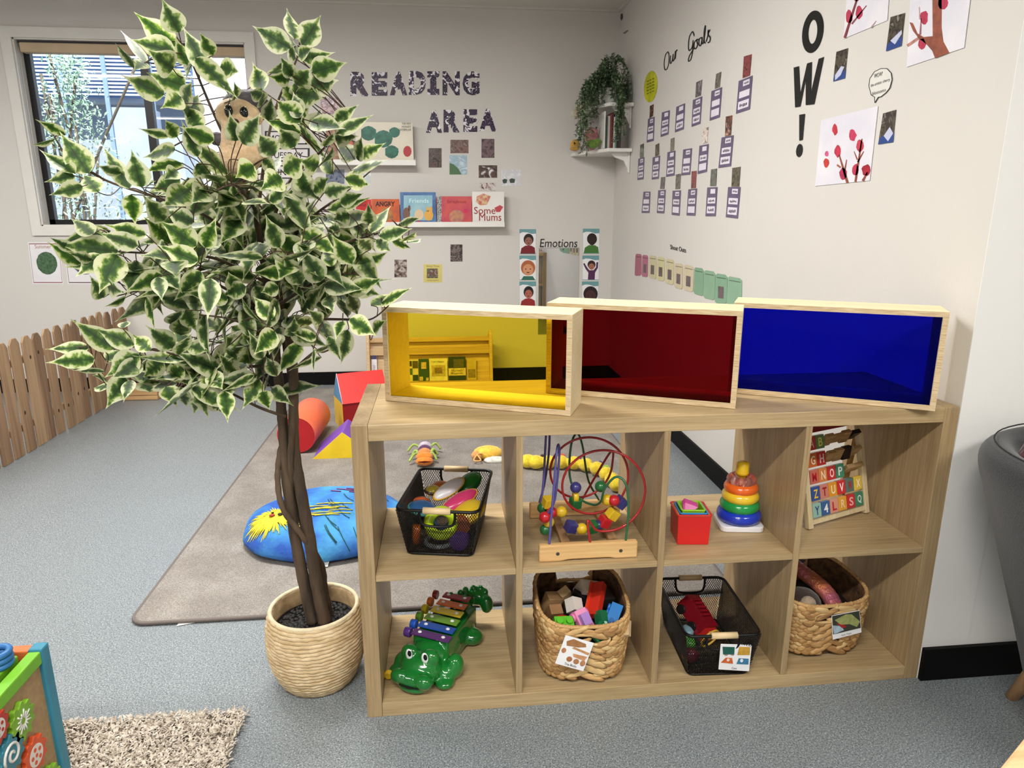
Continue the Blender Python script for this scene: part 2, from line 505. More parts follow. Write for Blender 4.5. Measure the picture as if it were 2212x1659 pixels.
# ---- what stands outside the window
M_OUT = mat((150, 175, 205), 0.6, name='outdoor_slat', var=0.05)
scr = empty('slatted_screen', (-3.2, 6.2, 0.0), 'pale blue horizontal slatted screen on posts seen through the window', 'screen')
mb = MB()
for k in range(30):
    z = 2.345 + k * 0.0345
    mb.box(-5.4, -2.2, 6.2, 6.225, z, z + 0.017)
mb.build('slat_panel', mat((214, 228, 245), 0.5, var=0.03), scr)
for xx in (-4.7, -3.85, -3.44, -3.03, -2.6):
    MB().box(xx, xx + 0.04, 6.18, 6.20, 0, 3.4).build('post', M_OUT, scr)
MB().box(-5.4, -2.2, 6.24, 6.27, 2.33, 3.4).build('gap_backing', mat((126, 156, 205), .6, var=.05), scr)  # added blue sheet standing in for the background between the slats
pw = empty('outdoor_block_wall', (-3.0, 6.5, 0.0), 'low light grey rendered wall outside below the slatted screen', 'wall')
tag(MB().box(-2.1, -0.9, 5.95, 6.15, -0.2, 3.4).build('outdoor_store', mat((236, 240, 246), .6, var=.03)), 'white painted store wall outside seen through the right window pane', 'building')
MB().box(-5.6, -0.3, 6.45, 6.6, -0.2, 2.33).build('wall_body', mat((176, 186, 200), 0.8, var=0.12, vscale=3), pw)
MB().box(-5.6, -0.3, 6.30, 6.63, 2.29, 2.335).build('wall_cap', mat((208, 214, 222), 0.7), pw)
bx = MB()
for (x0, x1, z1, yy) in ((-2.78, -2.46, 2.17, 5.7), (-2.40, -2.15, 1.95, 5.6)):
    bx.box(x0, x1, yy, yy + 0.3, 0, z1)
tag(bx.build('utility_cabinet', mat((192, 204, 222), 0.5, var=0.08, vscale=4)), 'grey utility cabinet standing outside the window behind the shrub', 'cabinet')
struct('trim_outdoor_ground', MB().box(-7, 1.4, YB + 0.16, 9, -0.35, -0.3), mat((170, 165, 155), 0.9))
# outdoor shrub
sh = empty('outdoor_shrub', (-3.15, 5.1, -0.3), 'pale green fine-leaved shrub growing outside the left half of the window', 'shrub')
rs = random.Random(3)
mb = MB(); st = MB()
for k in range(2800):
    u = rs.random(); z = 0.9 + 1.6 * u
    w = 0.60 * (1 - u) ** 0.9 + 0.03
    x = -2.82 + rs.gauss(0, w * 0.6) - .25 * (1 - u); y = 5.1 + rs.gauss(0, 0.15)
    d = Vector((rs.gauss(0, 1), rs.gauss(0, 0.6), rs.gauss(0.2, 1))).normalized() * rs.uniform(0.03, 0.06)
    e = d.orthogonal().normalized() * rs.uniform(0.004, 0.009)
    p = Vector((x, y, z))
    mb.add([p, p + d * 0.5 + e, p + d, p + d * 0.5 - e], [(0, 1, 2, 3)], 0)
mb.build('foliage', mat((206, 228, 196), 0.6, rgb2=(140, 180, 150), vscale=5), sh)
for k in range(9):
    st.tube(spline([(-2.95, 5.1, -0.3), (-2.95 + rs.gauss(0, .1), 5.1, 0.8), (-2.85 + rs.gauss(0, .2), 5.1 + rs.gauss(0, .1), rs.uniform(1.7, 2.5))], 5), 0.012, 5)
st.build('stem', mat((110, 96, 80), 0.8), sh)

# ---- ceiling lamps (above the frame)
M_LAMP = mat((255, 250, 240), 0.4, emit=3.0)
for i, (lx, ly) in enumerate(LAMPS):
    places = ['far left towards the back wall', 'middle towards the back wall', 'far left over the fence', 'nearly over the shelf unit', 'right side by the return wall', 'behind the camera']
    r = empty('ceiling_light', (lx, ly, ZC - 0.07), 'white linear ceiling light fitting, ' + places[i], 'light', 'linear ceiling lights')
    bevel(MB().box(lx - 0.6, lx + 0.6, ly - 0.08, ly + 0.08, ZC - 0.06, ZC).build('housing', M_TRIM, r), 0.01)
    bevel(MB().box(lx - 0.58, lx + 0.58, ly - 0.066, ly + 0.066, ZC - 0.072, ZC - 0.06).build('diffuser', M_LAMP, r), 0.004)

# ================================================================== PICKET FENCE
fn = empty('picket_fence', (-1.96, 2.4, 0.0), 'low brown wooden picket fence running along the left side to the back wall', 'fence')
rf = random.Random(11)
FM = [wood(a, b_, 2, 9, 0.75, 0.55) for a, b_ in (((160, 130, 98), (112, 84, 60)), ((172, 143, 110), (128, 98, 72)), ((150, 120, 92), (98, 72, 52)), ((166, 136, 104), (120, 92, 68)))]
y = 1.33; k = 0
while y < 3.46:
    w = 0.083 if y < 3.32 else 0.1
    x0 = -1.950 + rf.uniform(-0.004, 0.004); h = 0.60 + rf.uniform(-0.008, 0.008)
    tl = rf.uniform(-0.006, 0.006)
    pr = [(x0, y, 0.004), (x0, y + w, 0.004), (x0, y + w + tl, h - 0.03), (x0, y + w * 0.72 + tl, h), (x0, y + w * 0.28 + tl, h), (x0, y + tl, h - 0.03)]
    pk = MB().prism(pr, (-0.011, 0, 0)).build('picket', FM[k % 4], fn)
    bevel(pk, 0.003)
    if rf.random() < 0.6:
        kz, ky = rf.uniform(0.1, 0.5), y + w * rf.uniform(0.3, 0.7)
        MB().ell((x0 + 0.0004, ky, kz), (0.0008, 0.007, 0.011), 10).build('knot', mat((58, 34, 22), 0.8), pk)
    y += 0.1035; k += 1
for z in (0.12, 0.46):
    MB().box(-1.985, -1.963, 1.33, 3.45, z, z + 0.035).build('rail', FM[1], fn)
pb = empty('timber_box', (-1.83, 3.3, 0.0), 'low pale timber box on the floor at the far end of the picket fence', 'box')
q0, q1 = at(248, 866, 2, 0.0), at(341, 864, 2, 0.0)
for z in (0.0, 0.032):
    bevel(MB().box(-1.925, q1.x, q1.y, q1.y + 0.25, z + 0.002, z + 0.031).build('plank', wood((196, 158, 110), (160, 122, 80), 0, 8, 0.7), pb), 0.003)

# ================================================================== RUGS
m, nt, b = new_mat('flat_carpet')
tc = nt.nodes.new('ShaderNodeTexCoord')
r1 = _ramp(_noise(300, 3), 0.35, (124, 119, 113), 0.65, (162, 156, 150))
r2 = _ramp(_noise(7, 3), 0.4, (150, 140, 132), 0.7, (255, 255, 255))
mx = nt.nodes.new('ShaderNodeMixRGB'); mx.blend_type = 'MULTIPLY'; mx.inputs['Fac'].default_value = 0.35
nt.links.new(r1.outputs[0], mx.inputs['Color1']); nt.links.new(r2.outputs[0], mx.inputs['Color2'])
nt.links.new(mx.outputs[0], b.inputs['Base Color']); b.inputs['Roughness'].default_value = 0.95
bp = nt.nodes.new('ShaderNodeBump'); bp.inputs['Strength'].default_value = 0.5; bp.inputs['Distance'].default_value = 0.004
nt.links.new(_noise(260, 3).outputs['Fac'], bp.inputs['Height']); nt.links.new(bp.outputs[0], b.inputs['Normal'])
M_RUG = m
RX0, RX1, RY0, RY1 = -0.768, 1.155, 0.468, 3.37
rg = empty('floor_rug', (0.3, 1.9, 0.0), 'large grey-beige low-pile rug with bound edge on the floor behind the shelf unit', 'rug')
def rrect(x0, x1, y0, y1, r, z, n=5):
    out = []
    for (cx, cy, a0) in ((x1 - r, y1 - r, 0), (x0 + r, y1 - r, 90), (x0 + r, y0 + r, 180), (x1 - r, y0 + r, 270)):
        for i in range(n + 1):
            a = math.radians(a0 + 90 * i / n); out.append(Vector((cx + r * math.cos(a), cy + r * math.sin(a), z)))
    return out
MB().prism(rrect(RX0 + .008, RX1 - .008, RY0 + .008, RY1 - .008, 0.05, 0.001), (0, 0, 0.011)).build('pile', M_RUG, rg)
MB().tube(rrect(RX0 + .006, RX1 - .006, RY0 + .006, RY1 - .006, 0.05, 0.0075), 0.0065, 8, closed=True).build('edge_binding', mat((112, 103, 99), 0.9, bump=0.4, bscale=300), rg)
lb = MB(); lp = at(385, 1349, 2, 0.0)
lb.prism([(lp.x, lp.y - 0.012, 0.002), (lp.x + 0.05, lp.y + 0.002, 0.002), (lp.x + 0.05, lp.y + 0.02, 0.002), (lp.x, lp.y + 0.01, 0.002)], (0, 0, 0.001))
lb.build('care_label', mat((240, 240, 236), 0.6), rg)

# shaggy rug at the lower left
SX1, SY1 = -0.302, 0.045
m, nt, b = new_mat('shag_fibre')
tc = nt.nodes.new('ShaderNodeTexCoord')
r1 = _ramp(_noise(90, 4), 0.36, (150, 136, 118), 0.6, (214, 203, 188))
nt.links.new(r1.outputs[0], b.inputs['Base Color']); b.inputs['Roughness'].default_value = 0.9; b.inputs['Sheen Weight'].default_value = 0.3
M_SHAG = m
sg = empty('shag_rug', (-0.75, -0.4, 0.0), 'fluffy beige shag rug on the floor at the lower left', 'rug')
MB().box(-1.3, SX1 - 0.01, -0.9, SY1 - 0.012, 0.001, 0.012).build('backing', mat((120, 108, 94), 0.9), sg)
rs = random.Random(5); mb = MB()
for k in range(17000):
    x = -1.0 + (SX1 + 1.0) * rs.random(); yy = -0.42 + (SY1 + 0.42) * rs.random()
    h = rs.uniform(0.005, 0.012); a = rs.random() * 2 * PI; ln = rs.uniform(0.006, 0.016)
    p = Vector((x, yy, 0.01)); t = p + Vector((math.cos(a) * ln, math.sin(a) * ln, h))
    s_ = Vector((-math.sin(a), math.cos(a), 0)) * rs.uniform(0.0016, 0.0030)
    mid = (p + t) / 2 + Vector((0, 0, 0.003))
    mb.add([p - s_, p + s_, mid + s_, t + s_ * .5, t - s_ * .5, mid - s_], [(0, 1, 2, 5), (5, 2, 3, 4)], 0, True)
tag(mb.build('pile', M_SHAG, sg), kind='stuff')

# ================================================================== SHELF UNIT
C1, CW, DV = 0.038, 0.335, 0.016
SHW, SHH, SHD = 1.464, 0.762, 0.39
oak_x = wood((186, 162, 122), (160, 136, 98), 0, 32, 0.42, 0.35, 'oak_laminate_long')
oak_z = wood((172, 148, 110), (146, 122, 88), 2, 32, 0.42, 0.35, 'oak_laminate_upright')
shf = empty('cube_shelf', (SHW / 2, SHD / 2, 0), 'oak-look open shelf unit with eight compartments standing against the wall end', 'shelf')
M_gap = mat((90, 70, 50), 0.8)
for nm, q, mm in (('side_panel', (0, C1 - .0004, 0, SHD, 0, SHH), oak_z), ('side_panel', (SHW - C1 + .0004, SHW, 0, SHD, 0, SHH), oak_z),
                  ('top_panel', (C1, SHW - C1, 0, SHD, SHH - C1, SHH), oak_x), ('bottom_panel', (C1, SHW - C1, 0, SHD, 0, C1), oak_x)):
    bevel(MB().box(*q).build(nm, mm, shf), 0.0012)
DIVX = [C1 + CW * (i + 1) + DV * i for i in range(3)]
for dx in DIVX:
    bevel(MB().box(dx, dx + DV, 0.001, SHD, C1, SHH - C1).build('divider', oak_z, shf), 0.0008)
ZM = C1 + CW
for i in range(4):
    x0 = C1 + (CW + DV) * i
    bevel(MB().box(x0 + .0003, x0 + CW - .0003, 0.0012, SHD, ZM, ZM + DV).build('middle_shelf', oak_x, shf), 0.0008)
FS = ZM + DV        # height of the upper compartments' floor
FB = C1             # height of the lower compartments' floor

# ================================================================== COLOURED WINDOW BLOCKS
ply = wood((238, 222, 184), (224, 204, 160), 0, 10, 0.5, 0.5, 'birch_ply')
def ply_edge():
    m, nt, b = new_mat('ply_edge')
    tc = nt.nodes.new('ShaderNodeTexCoord'); w = nt.nodes.new('ShaderNodeTexNoise'); w.inputs['Scale'].default_value = 40; w.inputs['Detail'].default_value = 4
    mp = nt.nodes.new('ShaderNodeMapping'); mp.inputs['Scale'].default_value = (0.6, 1, 9)
    nt.links.new(tc.outputs['Object'], mp.inputs['Vector']); nt.links.new(mp.outputs[0], w.inputs['Vector'])
    cr = nt.nodes.new('ShaderNodeValToRGB'); cr.color_ramp.elements[0].position = 0.3; cr.color_ramp.elements[0].color = lin((176, 146, 106))
    cr.color_ramp.elements[1].position = 0.62; cr.color_ramp.elements[1].color = lin((216, 194, 156))
    nt.links.new(w.outputs['Fac'], cr.inputs['Fac']); nt.links.new(cr.outputs[0], b.inputs['Base Color']); b.inputs['Roughness'].default_value = 0.6
    return m
M_PLYE = ply_edge()
def acrylic(rgb, name):
    m, nt, b = new_mat(name)
    b.inputs['Base Color'].default_value = rgb; b.inputs['Roughness'].default_value = 0.02
    b.inputs['Transmission Weight'].default_value = 1.0; b.inputs['IOR'].default_value = 1.12
    return m
BW, BD, BH, BT = 0.477, 0.122, 0.238, 0.0125
def window_block(fl, fr, col, word, adj):
    dx, dy = fr[0] - fl[0], fr[1] - fl[1]
    ang = math.atan2(dy, dx)
    r = empty('coloured_window_block', (fr[0] - math.cos(ang) * BW, fr[1] - math.sin(ang) * BW, SHH + 0.0006),
              'plywood frame with %s pane on the shelf unit%s' % (word, adj), 'window block', None, ang)
    bevel(MB().box(0, BW, 0, BD, BH - BT, BH).build('top_board', [ply], r, world=False), 0.001)
    bevel(MB().box(0, BW, 0, BD, 0, BT).build('bottom_board', [ply], r, world=False), 0.001)
    bevel(MB().box(0, BT, 0, BD, BT, BH - BT).build('side_board', [ply], r, world=False), 0.0008)
    bevel(MB().box(BW - BT, BW, 0, BD, BT, BH - BT).build('side_board', [ply], r, world=False), 0.0008)
    e = MB()
    e.box(0.0005, BW - 0.0005, -0.0006, 0, BH - BT, BH - 0.0005); e.box(0.0005, BW - 0.0005, -0.0006, 0, 0.0005, BT)
    e.box(0.0005, BT, -0.0006, 0, BT, BH - BT); e.box(BW - BT, BW - 0.0005, -0.0006, 0, BT, BH - BT)
    e.build('ply_edge', M_PLYE, r, world=False)
    MB().box(BT, BW - BT, 0.006, 0.009, BT, BH - BT).build('acrylic_pane', acrylic(col, word + '_acrylic'), r, world=False)
    return r
window_block((0.063, 0.207), (0.502, 0.020), (1.0, 0.79, 0.05, 1), 'yellow', ', nearest the potted tree')
window_block((0.481, 0.240), (0.909, 0.038), (0.15, 0.0015, 0.004, 1), 'red', ', in the middle of the three')
window_block((0.953, 0.194), (1.375, -0.031), (0.002, 0.003, 0.40, 1), 'blue', ', nearest the wall')
# ================================================================== THINGS ON THE WALLS
def P(q, wall, off=0.0):
    if wall == 'B': return at(q[0], q[1], 1, YB - off)
    return at(q[0], q[1], 0, XR - off)
NRM = {'B': Vector((0, -1, 0)), 'R': Vector((-1, 0, 0))}
def decal(pts, wall, off=0.0004, th=0.0008, mb=None, mi=0):
    mb = mb or MB()
    return mb.prism([P(q, wall, off) for q in pts], NRM[wall] * th, mi)
def lerp2(a, b, t): return (a[0] + (b[0] - a[0]) * t, a[1] + (b[1] - a[1]) * t)
def quv(Q, u, v):
    """pixel inside a quad Q = top left, top right, bottom right, bottom left"""
    return lerp2(lerp2(Q[0], Q[1], u), lerp2(Q[3], Q[2], u), v)
def sub(Q, u0, v0, u1, v1): return [quv(Q, u0, v0), quv(Q, u1, v0), quv(Q, u1, v1), quv(Q, u0, v1)]
def qtext(mb, s, Q, wall, off, mi=0, **kw):
    return put_text(mb, s, P(Q[3], wall, off), P(Q[2], wall, off), P(Q[0], wall, off), mi, **kw)
def ellq(Q, cu, cv, ru, rv, n=18, a0=0.0, a1=2 * PI):
    return [quv(Q, cu + ru * math.cos(a0 + (a1 - a0) * i / n), cv + rv * math.sin(a0 + (a1 - a0) * i / n)) for i in range(n if a1 - a0 > 6 else n + 1)]

# ---- READING AREA letters, cut from shiny patterned paper
def letter_mat(seed):
    m, nt, b = new_mat('swirl_foil_paper')
    tc = nt.nodes.new('ShaderNodeTexCoord'); mp = nt.nodes.new('ShaderNodeMapping'); mp.inputs['Location'].default_value = (seed * 1.3, 0, seed * 0.7)
    nt.links.new(tc.outputs['Object'], mp.inputs['Vector'])
    v = nt.nodes.new('ShaderNodeTexVoronoi'); v.inputs['Scale'].default_value = 19
    nt.links.new(mp.outputs[0], v.inputs['Vector'])
    mu = nt.nodes.new('ShaderNodeMath'); mu.operation = 'MULTIPLY'; mu.inputs[1].default_value = 34
    si = nt.nodes.new('ShaderNodeMath'); si.operation = 'SINE'
    nt.links.new(v.outputs['Distance'], mu.inputs[0]); nt.links.new(mu.outputs[0], si.inputs[0])
    cr = nt.nodes.new('ShaderNodeValToRGB'); cr.color_ramp.elements[0].position = 0.25; cr.color_ramp.elements[0].color = lin((38, 30, 46))
    cr.color_ramp.elements[1].position = 0.75; cr.color_ramp.elements[1].color = lin((92, 78, 108))
    nt.links.new(si.outputs[0], cr.inputs['Fac'])
    n = nt.nodes.new('ShaderNodeTexNoise'); n.inputs['Scale'].default_value = 26; n.inputs['Distortion'].default_value = 1.5
    nt.links.new(mp.outputs[0], n.inputs['Vector'])
    c2 = nt.nodes.new('ShaderNodeValToRGB'); c2.color_ramp.elements[0].position = 0.555; c2.color_ramp.elements[0].color = (0, 0, 0, 1)
    c2.color_ramp.elements[1].position = 0.585; c2.color_ramp.elements[1].color = (1, 1, 1, 1)
    nt.links.new(n.outputs['Fac'], c2.inputs['Fac'])
    mx = nt.nodes.new('ShaderNodeMixRGB'); mx.inputs['Color2'].default_value = lin((232, 230, 236))
    nt.links.new(c2.outputs[0], mx.inputs['Fac']); nt.links.new(cr.outputs[0], mx.inputs['Color1'])
    nt.links.new(mx.outputs[0], b.inputs['Base Color']); b.inputs['Roughness'].default_value = 0.4; b.inputs['Specular IOR Level'].default_value = 0.25
    return m
LM = [letter_mat(i) for i in range(4)]
def wall_letter(ch, x0, y0, x1, y1, word, lab, i):
    mb = MB()
    # a solid bold letter: several offset copies give it body
    Q = [(x0, y0), (x1, y0), (x1, y1), (x0, y1)]
    if ch == 'I': decal([quv(Q, u, v) for u, v in ((0, 0), (1, 0), (1, .26), (.76, .26), (.76, .74), (1, .74), (1, 1), (0, 1), (0, .74), (.24, .74), (.24, .26), (0, .26))], 'B', 0.0006, 0.0012, mb)
    else: qtext(mb, ch, Q, 'B', 0.0006, offset=0.06, lift=0.0012)
    o = mb.build('wall_letter', LM[i % 4])
    tag(o, lab, 'letter', 'letters of the reading corner sign')
ords = ['first', 'second', 'third', 'fourth', 'fifth', 'sixth', 'seventh']
R1 = [('R', 757, 155, 798, 208), ('E', 803, 156, 837, 207), ('A', 842, 155, 880, 206), ('D', 883, 153, 920, 205), ('I', 923, 154, 949, 205), ('N', 956, 154, 993, 206), ('G', 999, 154, 1036, 206)]
for i, (c, *q) in enumerate(R1): wall_letter(c, *q, 'READING', 'purple and silver foil letter %s, %s letter of READING on the back wall' % (c, ords[i]), i)
R2 = [('A', 920, 238, 955, 287), ('R', 958, 237, 993, 286), ('E', 1001, 236, 1031, 285), ('A', 1035, 235, 1072, 284)]
for i, (c, *q) in enumerate(R2): wall_letter(c, *q, 'AREA', 'purple and silver foil letter %s, %s letter of AREA on the back wall' % (c, ords[i]), i + 1)

# ---- photo prints on the back wall
DARK = [(34, 28, 26), (92, 72, 64), (58, 46, 44), (170, 160, 155)]
def photo(Q, wall, cols, seed, lab, scale=22, grp=None, rim=True):
    mb = decal(Q, wall, 0.0004, 0.0006)
    o = mb.build('photo_print', photo_mat(cols, scale, 0.22, seed))
    return tag(o, lab, 'photo', grp)
G1 = 'small photo prints on the back wall'
def rq(x0, y0, x1, y1): return [(x0, y0), (x1, y0), (x1, y1), (x0, y1)]
photo(rq(926, 320, 954, 362), 'B', DARK, 1, 'dark photo print with white outlined squares, below the letter A of AREA', grp=G1)
photo(rq(973, 302, 1012, 331), 'B', [(60, 52, 50), (130, 100, 92), (90, 60, 56), (150, 145, 135)], 2, 'landscape photo print of children directly below AREA, above the train picture', grp=G1)
photo(rq(1040, 300, 1068, 341), 'B', [(66, 54, 58), (120, 96, 100), (90, 70, 74), (46, 38, 40)], 3, 'upright purple-brown photo print below the last A of AREA', grp=G1)
o = decal(rq(971, 335, 1009, 377), 'B').build('picture_card', photo_mat([(200, 214, 224), (150, 180, 196), (226, 230, 232)], 14, 0.25, 4))
tag(o, 'picture card with green hill and blue sky below the landscape photo', 'card', G1)
mb = decal([(971, 352), (980, 355), (990, 364), (997, 377), (971, 377)], 'B', 0.0011, 0.0004); mb.build('printed_hill', mat((74, 112, 72), 0.4), o)
photo(rq(1034, 357, 1074, 384), 'B', [(226, 226, 226), (96, 74, 70), (58, 44, 42), (130, 110, 104)], 5, 'landscape photo print with white glare, right above the red-edged print', grp=G1)
o = photo(rq(1083, 366, 1125, 402), 'B', [(240, 240, 242), (206, 208, 214), (230, 230, 234)], 6, 'pale picture card with two dark green spots, rightmost of the photo prints', grp=G1)
for (x0, y0, x1, y1) in ((1085, 386, 1096, 396), (1100, 385, 1113, 395)): decal([(x0, y0 + 3), (x0 + 5, y0), (x1, y0 + 2), (x1 - 2, y1), (x0 + 2, y1)], 'B', 0.0011, 0.0004).build('printed_spot', mat((58, 74, 62), 0.5), o)
photo(rq(1035, 395, 1071, 412), 'B', [(120, 44, 36), (220, 214, 212), (80, 34, 30)], 7, 'red-edged photo print just above the white Mums book', grp=G1)
photo(rq(692, 211, 729, 247), 'B', [(150, 100, 120), (196, 168, 170), (120, 76, 96), (220, 214, 220)], 8, 'purple photo print half behind the tree, left of the letter R', grp=G1)
photo(rq(704, 366, 744, 397), 'B', [(60, 70, 96), (116, 124, 140), (44, 60, 104)], 9, 'dark blue photo print under the upper book ledge behind leaves', grp=G1)
photo(rq(760, 366, 801, 402), 'B', [(236, 238, 240), (190, 204, 206), (214, 206, 190)], 10, 'pale photo print with glare under the upper book ledge', grp=G1)
photo(rq(852, 561, 879, 599), 'B', [(50, 40, 40), (120, 104, 96), (186, 176, 170), (60, 50, 48)], 11, 'dark upright photo print under the lower ledge, left of the yellow card', grp=G1)
photo(rq(973, 528, 999, 565), 'B', [(40, 32, 36), (120, 110, 108), (54, 44, 46), (170, 166, 160)], 12, 'dark upright photo print with zebra stripes under the lower ledge', 30, grp=G1)
o = decal(rq(915, 571, 955, 610), 'B').build('notice_card', mat((214, 202, 120), 0.5, var=0.05)); tag(o, 'pale yellow notice card with a small picture under the lower ledge', 'card')
decal(rq(922, 580, 946, 601), 'B', 0.0012, 0.0003).build('printed_picture', photo_mat([(90, 110, 90), (100, 70, 60), (160, 150, 130)], 40, 0.4, 2), o)
qtext(MB(), 'Story Time', rq(921, 573, 949, 578), 'B', 0.0014).build('lettering', mat((120, 104, 60), 0.6), o)
qtext(MB(), 'reading together', rq(922, 603, 948, 608), 'B', 0.0014).build('lettering', mat((150, 134, 80), 0.6), o)

# ---- day-of-the-week cards behind the tree
INK = mat((20, 20, 22), 0.5)
def frame_strip(Q, wall, off, w, mb, mi=0):
    u = w
    for a in ((0, 0, 1, u), (0, 1 - u, 1, 1), (0, 0, u * .5, 1), (1 - u * .5, 0, 1, 1)): decal(sub(Q, *a), wall, off, 0.0003, mb, mi)
for i, (y0, w) in enumerate(((283, 'MONDAY'), (320, 'TUESDAY'), (357, 'SUNDAY'))):
    Q = rq(572, y0, 664 + i * 5, y0 + 29)
    o = decal(Q, 'B').build('day_card', mat((226, 222, 222), 0.4)); tag(o, 'white %s word card on the back wall behind the tree' % w.title(), 'card', 'day cards behind the tree')
    frame_strip(Q, 'B', 0.0012, 0.09, mb := MB()); mb.build('border', INK, o)
    qtext(MB(), w, sub(Q, 0.1, 0.3, 0.85, 0.75), 'B', 0.0014, offset=0.008).build('lettering', INK, o)

# ---- shape cards under the window
for i, (x0, x1, y1, w, wc, lab) in enumerate(((60, 137, 614, 'Summer', (170, 116, 84), 'white season card with a red outline and a round green tree picture under the window'), (136, 222, 614, 'Winter', (120, 110, 110), 'white season card with a round grey tree picture under the window behind leaves'))):
    Q = [(x0, 523), (x1 - 8, 523), (x1, y1), (x0 + 11, y1)]
    o = decal(Q, 'B').build('season_card', mat((232, 230, 234), 0.35)); tag(o, lab, 'card', 'season cards under the window')
    frame_strip(sub(Q, .03, .03, .97, .97), 'B', 0.0012, 0.022, mb := MB()); mb.build('border', mat((150, 84, 88) if i == 0 else (96, 50, 58), 0.5), o)
    qtext(MB(), w, sub(Q, 0.2, 0.06, 0.72, 0.15), 'B', 0.0014).build('lettering', mat(wc, 0.6), o)
    pts = [quv(Q, 0.53 + (0.33 + 0.012 * math.sin(k * 2.6)) * math.cos(k * .2618), 0.5 + 0.27 * math.sin(k * .2618)) for k in range(24)]
    decal(pts, 'B', 0.0012, 0.0004).build('printed_tree', mat((82, 112, 80) if i == 0 else (120, 120, 134), 0.6, rgb2=(52, 80, 54) if i == 0 else (70, 66, 80), vscale=60), o)

# ---- book ledges
M_LEDGE = mat((232, 230, 226), 0.35, var=0.02)
def ledge(xa, xb, zt, lab):
    o = empty('picture_ledge', ((xa + xb) / 2, YB - 0.05, zt), lab, 'shelf', 'white picture ledges on the back wall')
    MB().box(xa, xb, YB - 0.1, YB, zt - 0.004, zt + 0.008).build('ledge_board', M_LEDGE, o)
    MB().box(xa, xb, YB - 0.108, YB - 0.1, zt - 0.004, zt + 0.03).build('front_lip', M_LEDGE, o)
    MB().box(xa, xb, YB - 0.008, YB, zt + 0.008, zt + 0.05).build('back_rail', M_LEDGE, o)
    return o
L1x0, L1x1, L1z = at(645, 357, 1, 3.412).x, at(898, 357, 1, 3.412).x, at(898, 357, 1, 3.412).z + 0.004
L2x0, L2x1, L2z = at(700, 492, 1, 3.412).x, at(1090, 490, 1, 3.412).x, at(1090, 490, 1, 3.412).z + 0.004
ledge(L1x0, L1x1, L1z, 'upper white picture ledge on the back wall holding the cream board book')
ledge(L2x0, L2x1, L2z, 'lower white picture ledge on the back wall holding the row of picture books')
# ---- books standing on the ledges, covers facing the room
YK = 3.435
M_PAGE = mat((236, 232, 222), 0.7)
def book(x0, y0, x1, zbase, cover, lab, th=0.014, wide=None, grp='picture books on the lower ledge', name='picture_book', yk=YK):
    a, b2 = at(x0, y0, 1, yk), at(x1, y0, 1, yk)
    zt = a.z
    o = empty(name, ((a.x + b2.x) / 2, yk + th / 2, zbase), lab, 'book', grp)
    bevel(MB().box(a.x, b2.x, yk, yk + 0.002, zbase, zt).build('front_cover', cover, o), 0.0008)
    MB().box(a.x, b2.x, yk + th - .002, yk + th, zbase, zt).build('back_cover', cover, o)
    MB().box(a.x + .002, b2.x - .003, yk + 0.002, yk + th - .002, zbase + .002, zt - .003).build('pages', M_PAGE, o)
    return o
def KP(q, yk=YK, off=0.0006): return at(q[0], q[1], 1, yk - off)
def kshape(pts, m, par, name='cover_picture', off=0.0002, yk=YK): return MB().prism([KP(q, yk, off) for q in pts], (0, -0.0006, 0)).build(name, m, par)
def ktext(s, Q, m, par, off=0.0012, yk=YK, **kw):
    return put_text(MB(), s, KP(Q[3], yk, off), KP(Q[2], yk, off), KP(Q[0], yk, off), **kw).build('cover_lettering', m, par)
Z1, Z2 = L1z + 0.0085, L2z + 0.0085
M_CREAM = mat((222, 214, 196), 0.35, var=0.04)
bk = book(766, 263, 891, Z1, M_CREAM, 'cream board book with green leaves and a red apple, on the upper ledge', 0.02, grp='picture books on the upper ledge')
for i, (cx, cy, r) in enumerate(((796, 288, 17), (828, 300, 20), (852, 286, 12), (800, 326, 14), (846, 328, 15))):
    kshape([(cx + r * math.cos(k * .524) * (1 + .1 * math.sin(3 * k)), cy + r * .95 * math.sin(k * .524)) for k in range(12)], mat((28, 112, 92), 0.4, rgb2=(18, 78, 66), vscale=30), bk, 'cover_leaf', 0.0002 + i * 0.0002)
kshape([(880 + 9 * math.cos(k * .5236), 327 + 12 * math.sin(k * .5236)) for k in range(12)], mat((176, 36, 48), 0.4), bk, 'cover_apple')
for s_, yy in (('THE VERY', 265), ('HUNGRY', 271.5), ('CATERPILLAR', 278)): ktext(s_, rq(862 if yy > 277 else 868, yy, 888, yy + 4.5), mat((60, 54, 50), 0.6), bk)
bk = book(703, 268, 729, Z1, mat((110, 66, 48), 0.4, rgb2=(190, 150, 120), vscale=30), 'narrow brown and red picture book at the left of the upper ledge', 0.012, grp='picture books on the upper ledge')
bk = book(730, 300, 762, Z1, mat((196, 88, 60), 0.4, var=.2, vscale=20), 'orange picture book lying behind the leaves on the upper ledge', 0.012, grp='picture books on the upper ledge')
bk = book(768, 431, 801, Z2, mat((206, 44, 46), 0.3, var=.1, vscale=12), 'red picture book at the left end of the lower ledge behind leaves', 0.010)
ktext('BIG', rq(772, 434, 790, 446), mat((120, 20, 26), 0.5), bk, offset=0.02)
bk = book(802, 430, 862, Z2, mat((214, 96, 44), 0.35, rgb2=(170, 86, 60), vscale=18), 'orange picture book with the word Angry on the lower ledge')
ktext('ANGRY', rq(811, 435, 853, 446), mat((48, 20, 16), 0.5), bk, offset=0.03)
kshape([(820, 461), (826, 450), (836, 448), (846, 454), (850, 470), (838, 478), (822, 476)], mat((190, 130, 70), 0.5, rgb2=(120, 90, 60), vscale=30), bk)
bk = book(864, 415, 941, Z2, mat((92, 132, 180), 0.3, rgb2=(70, 96, 150), vscale=14), 'blue picture book with cartoon animals, centre of the lower ledge')
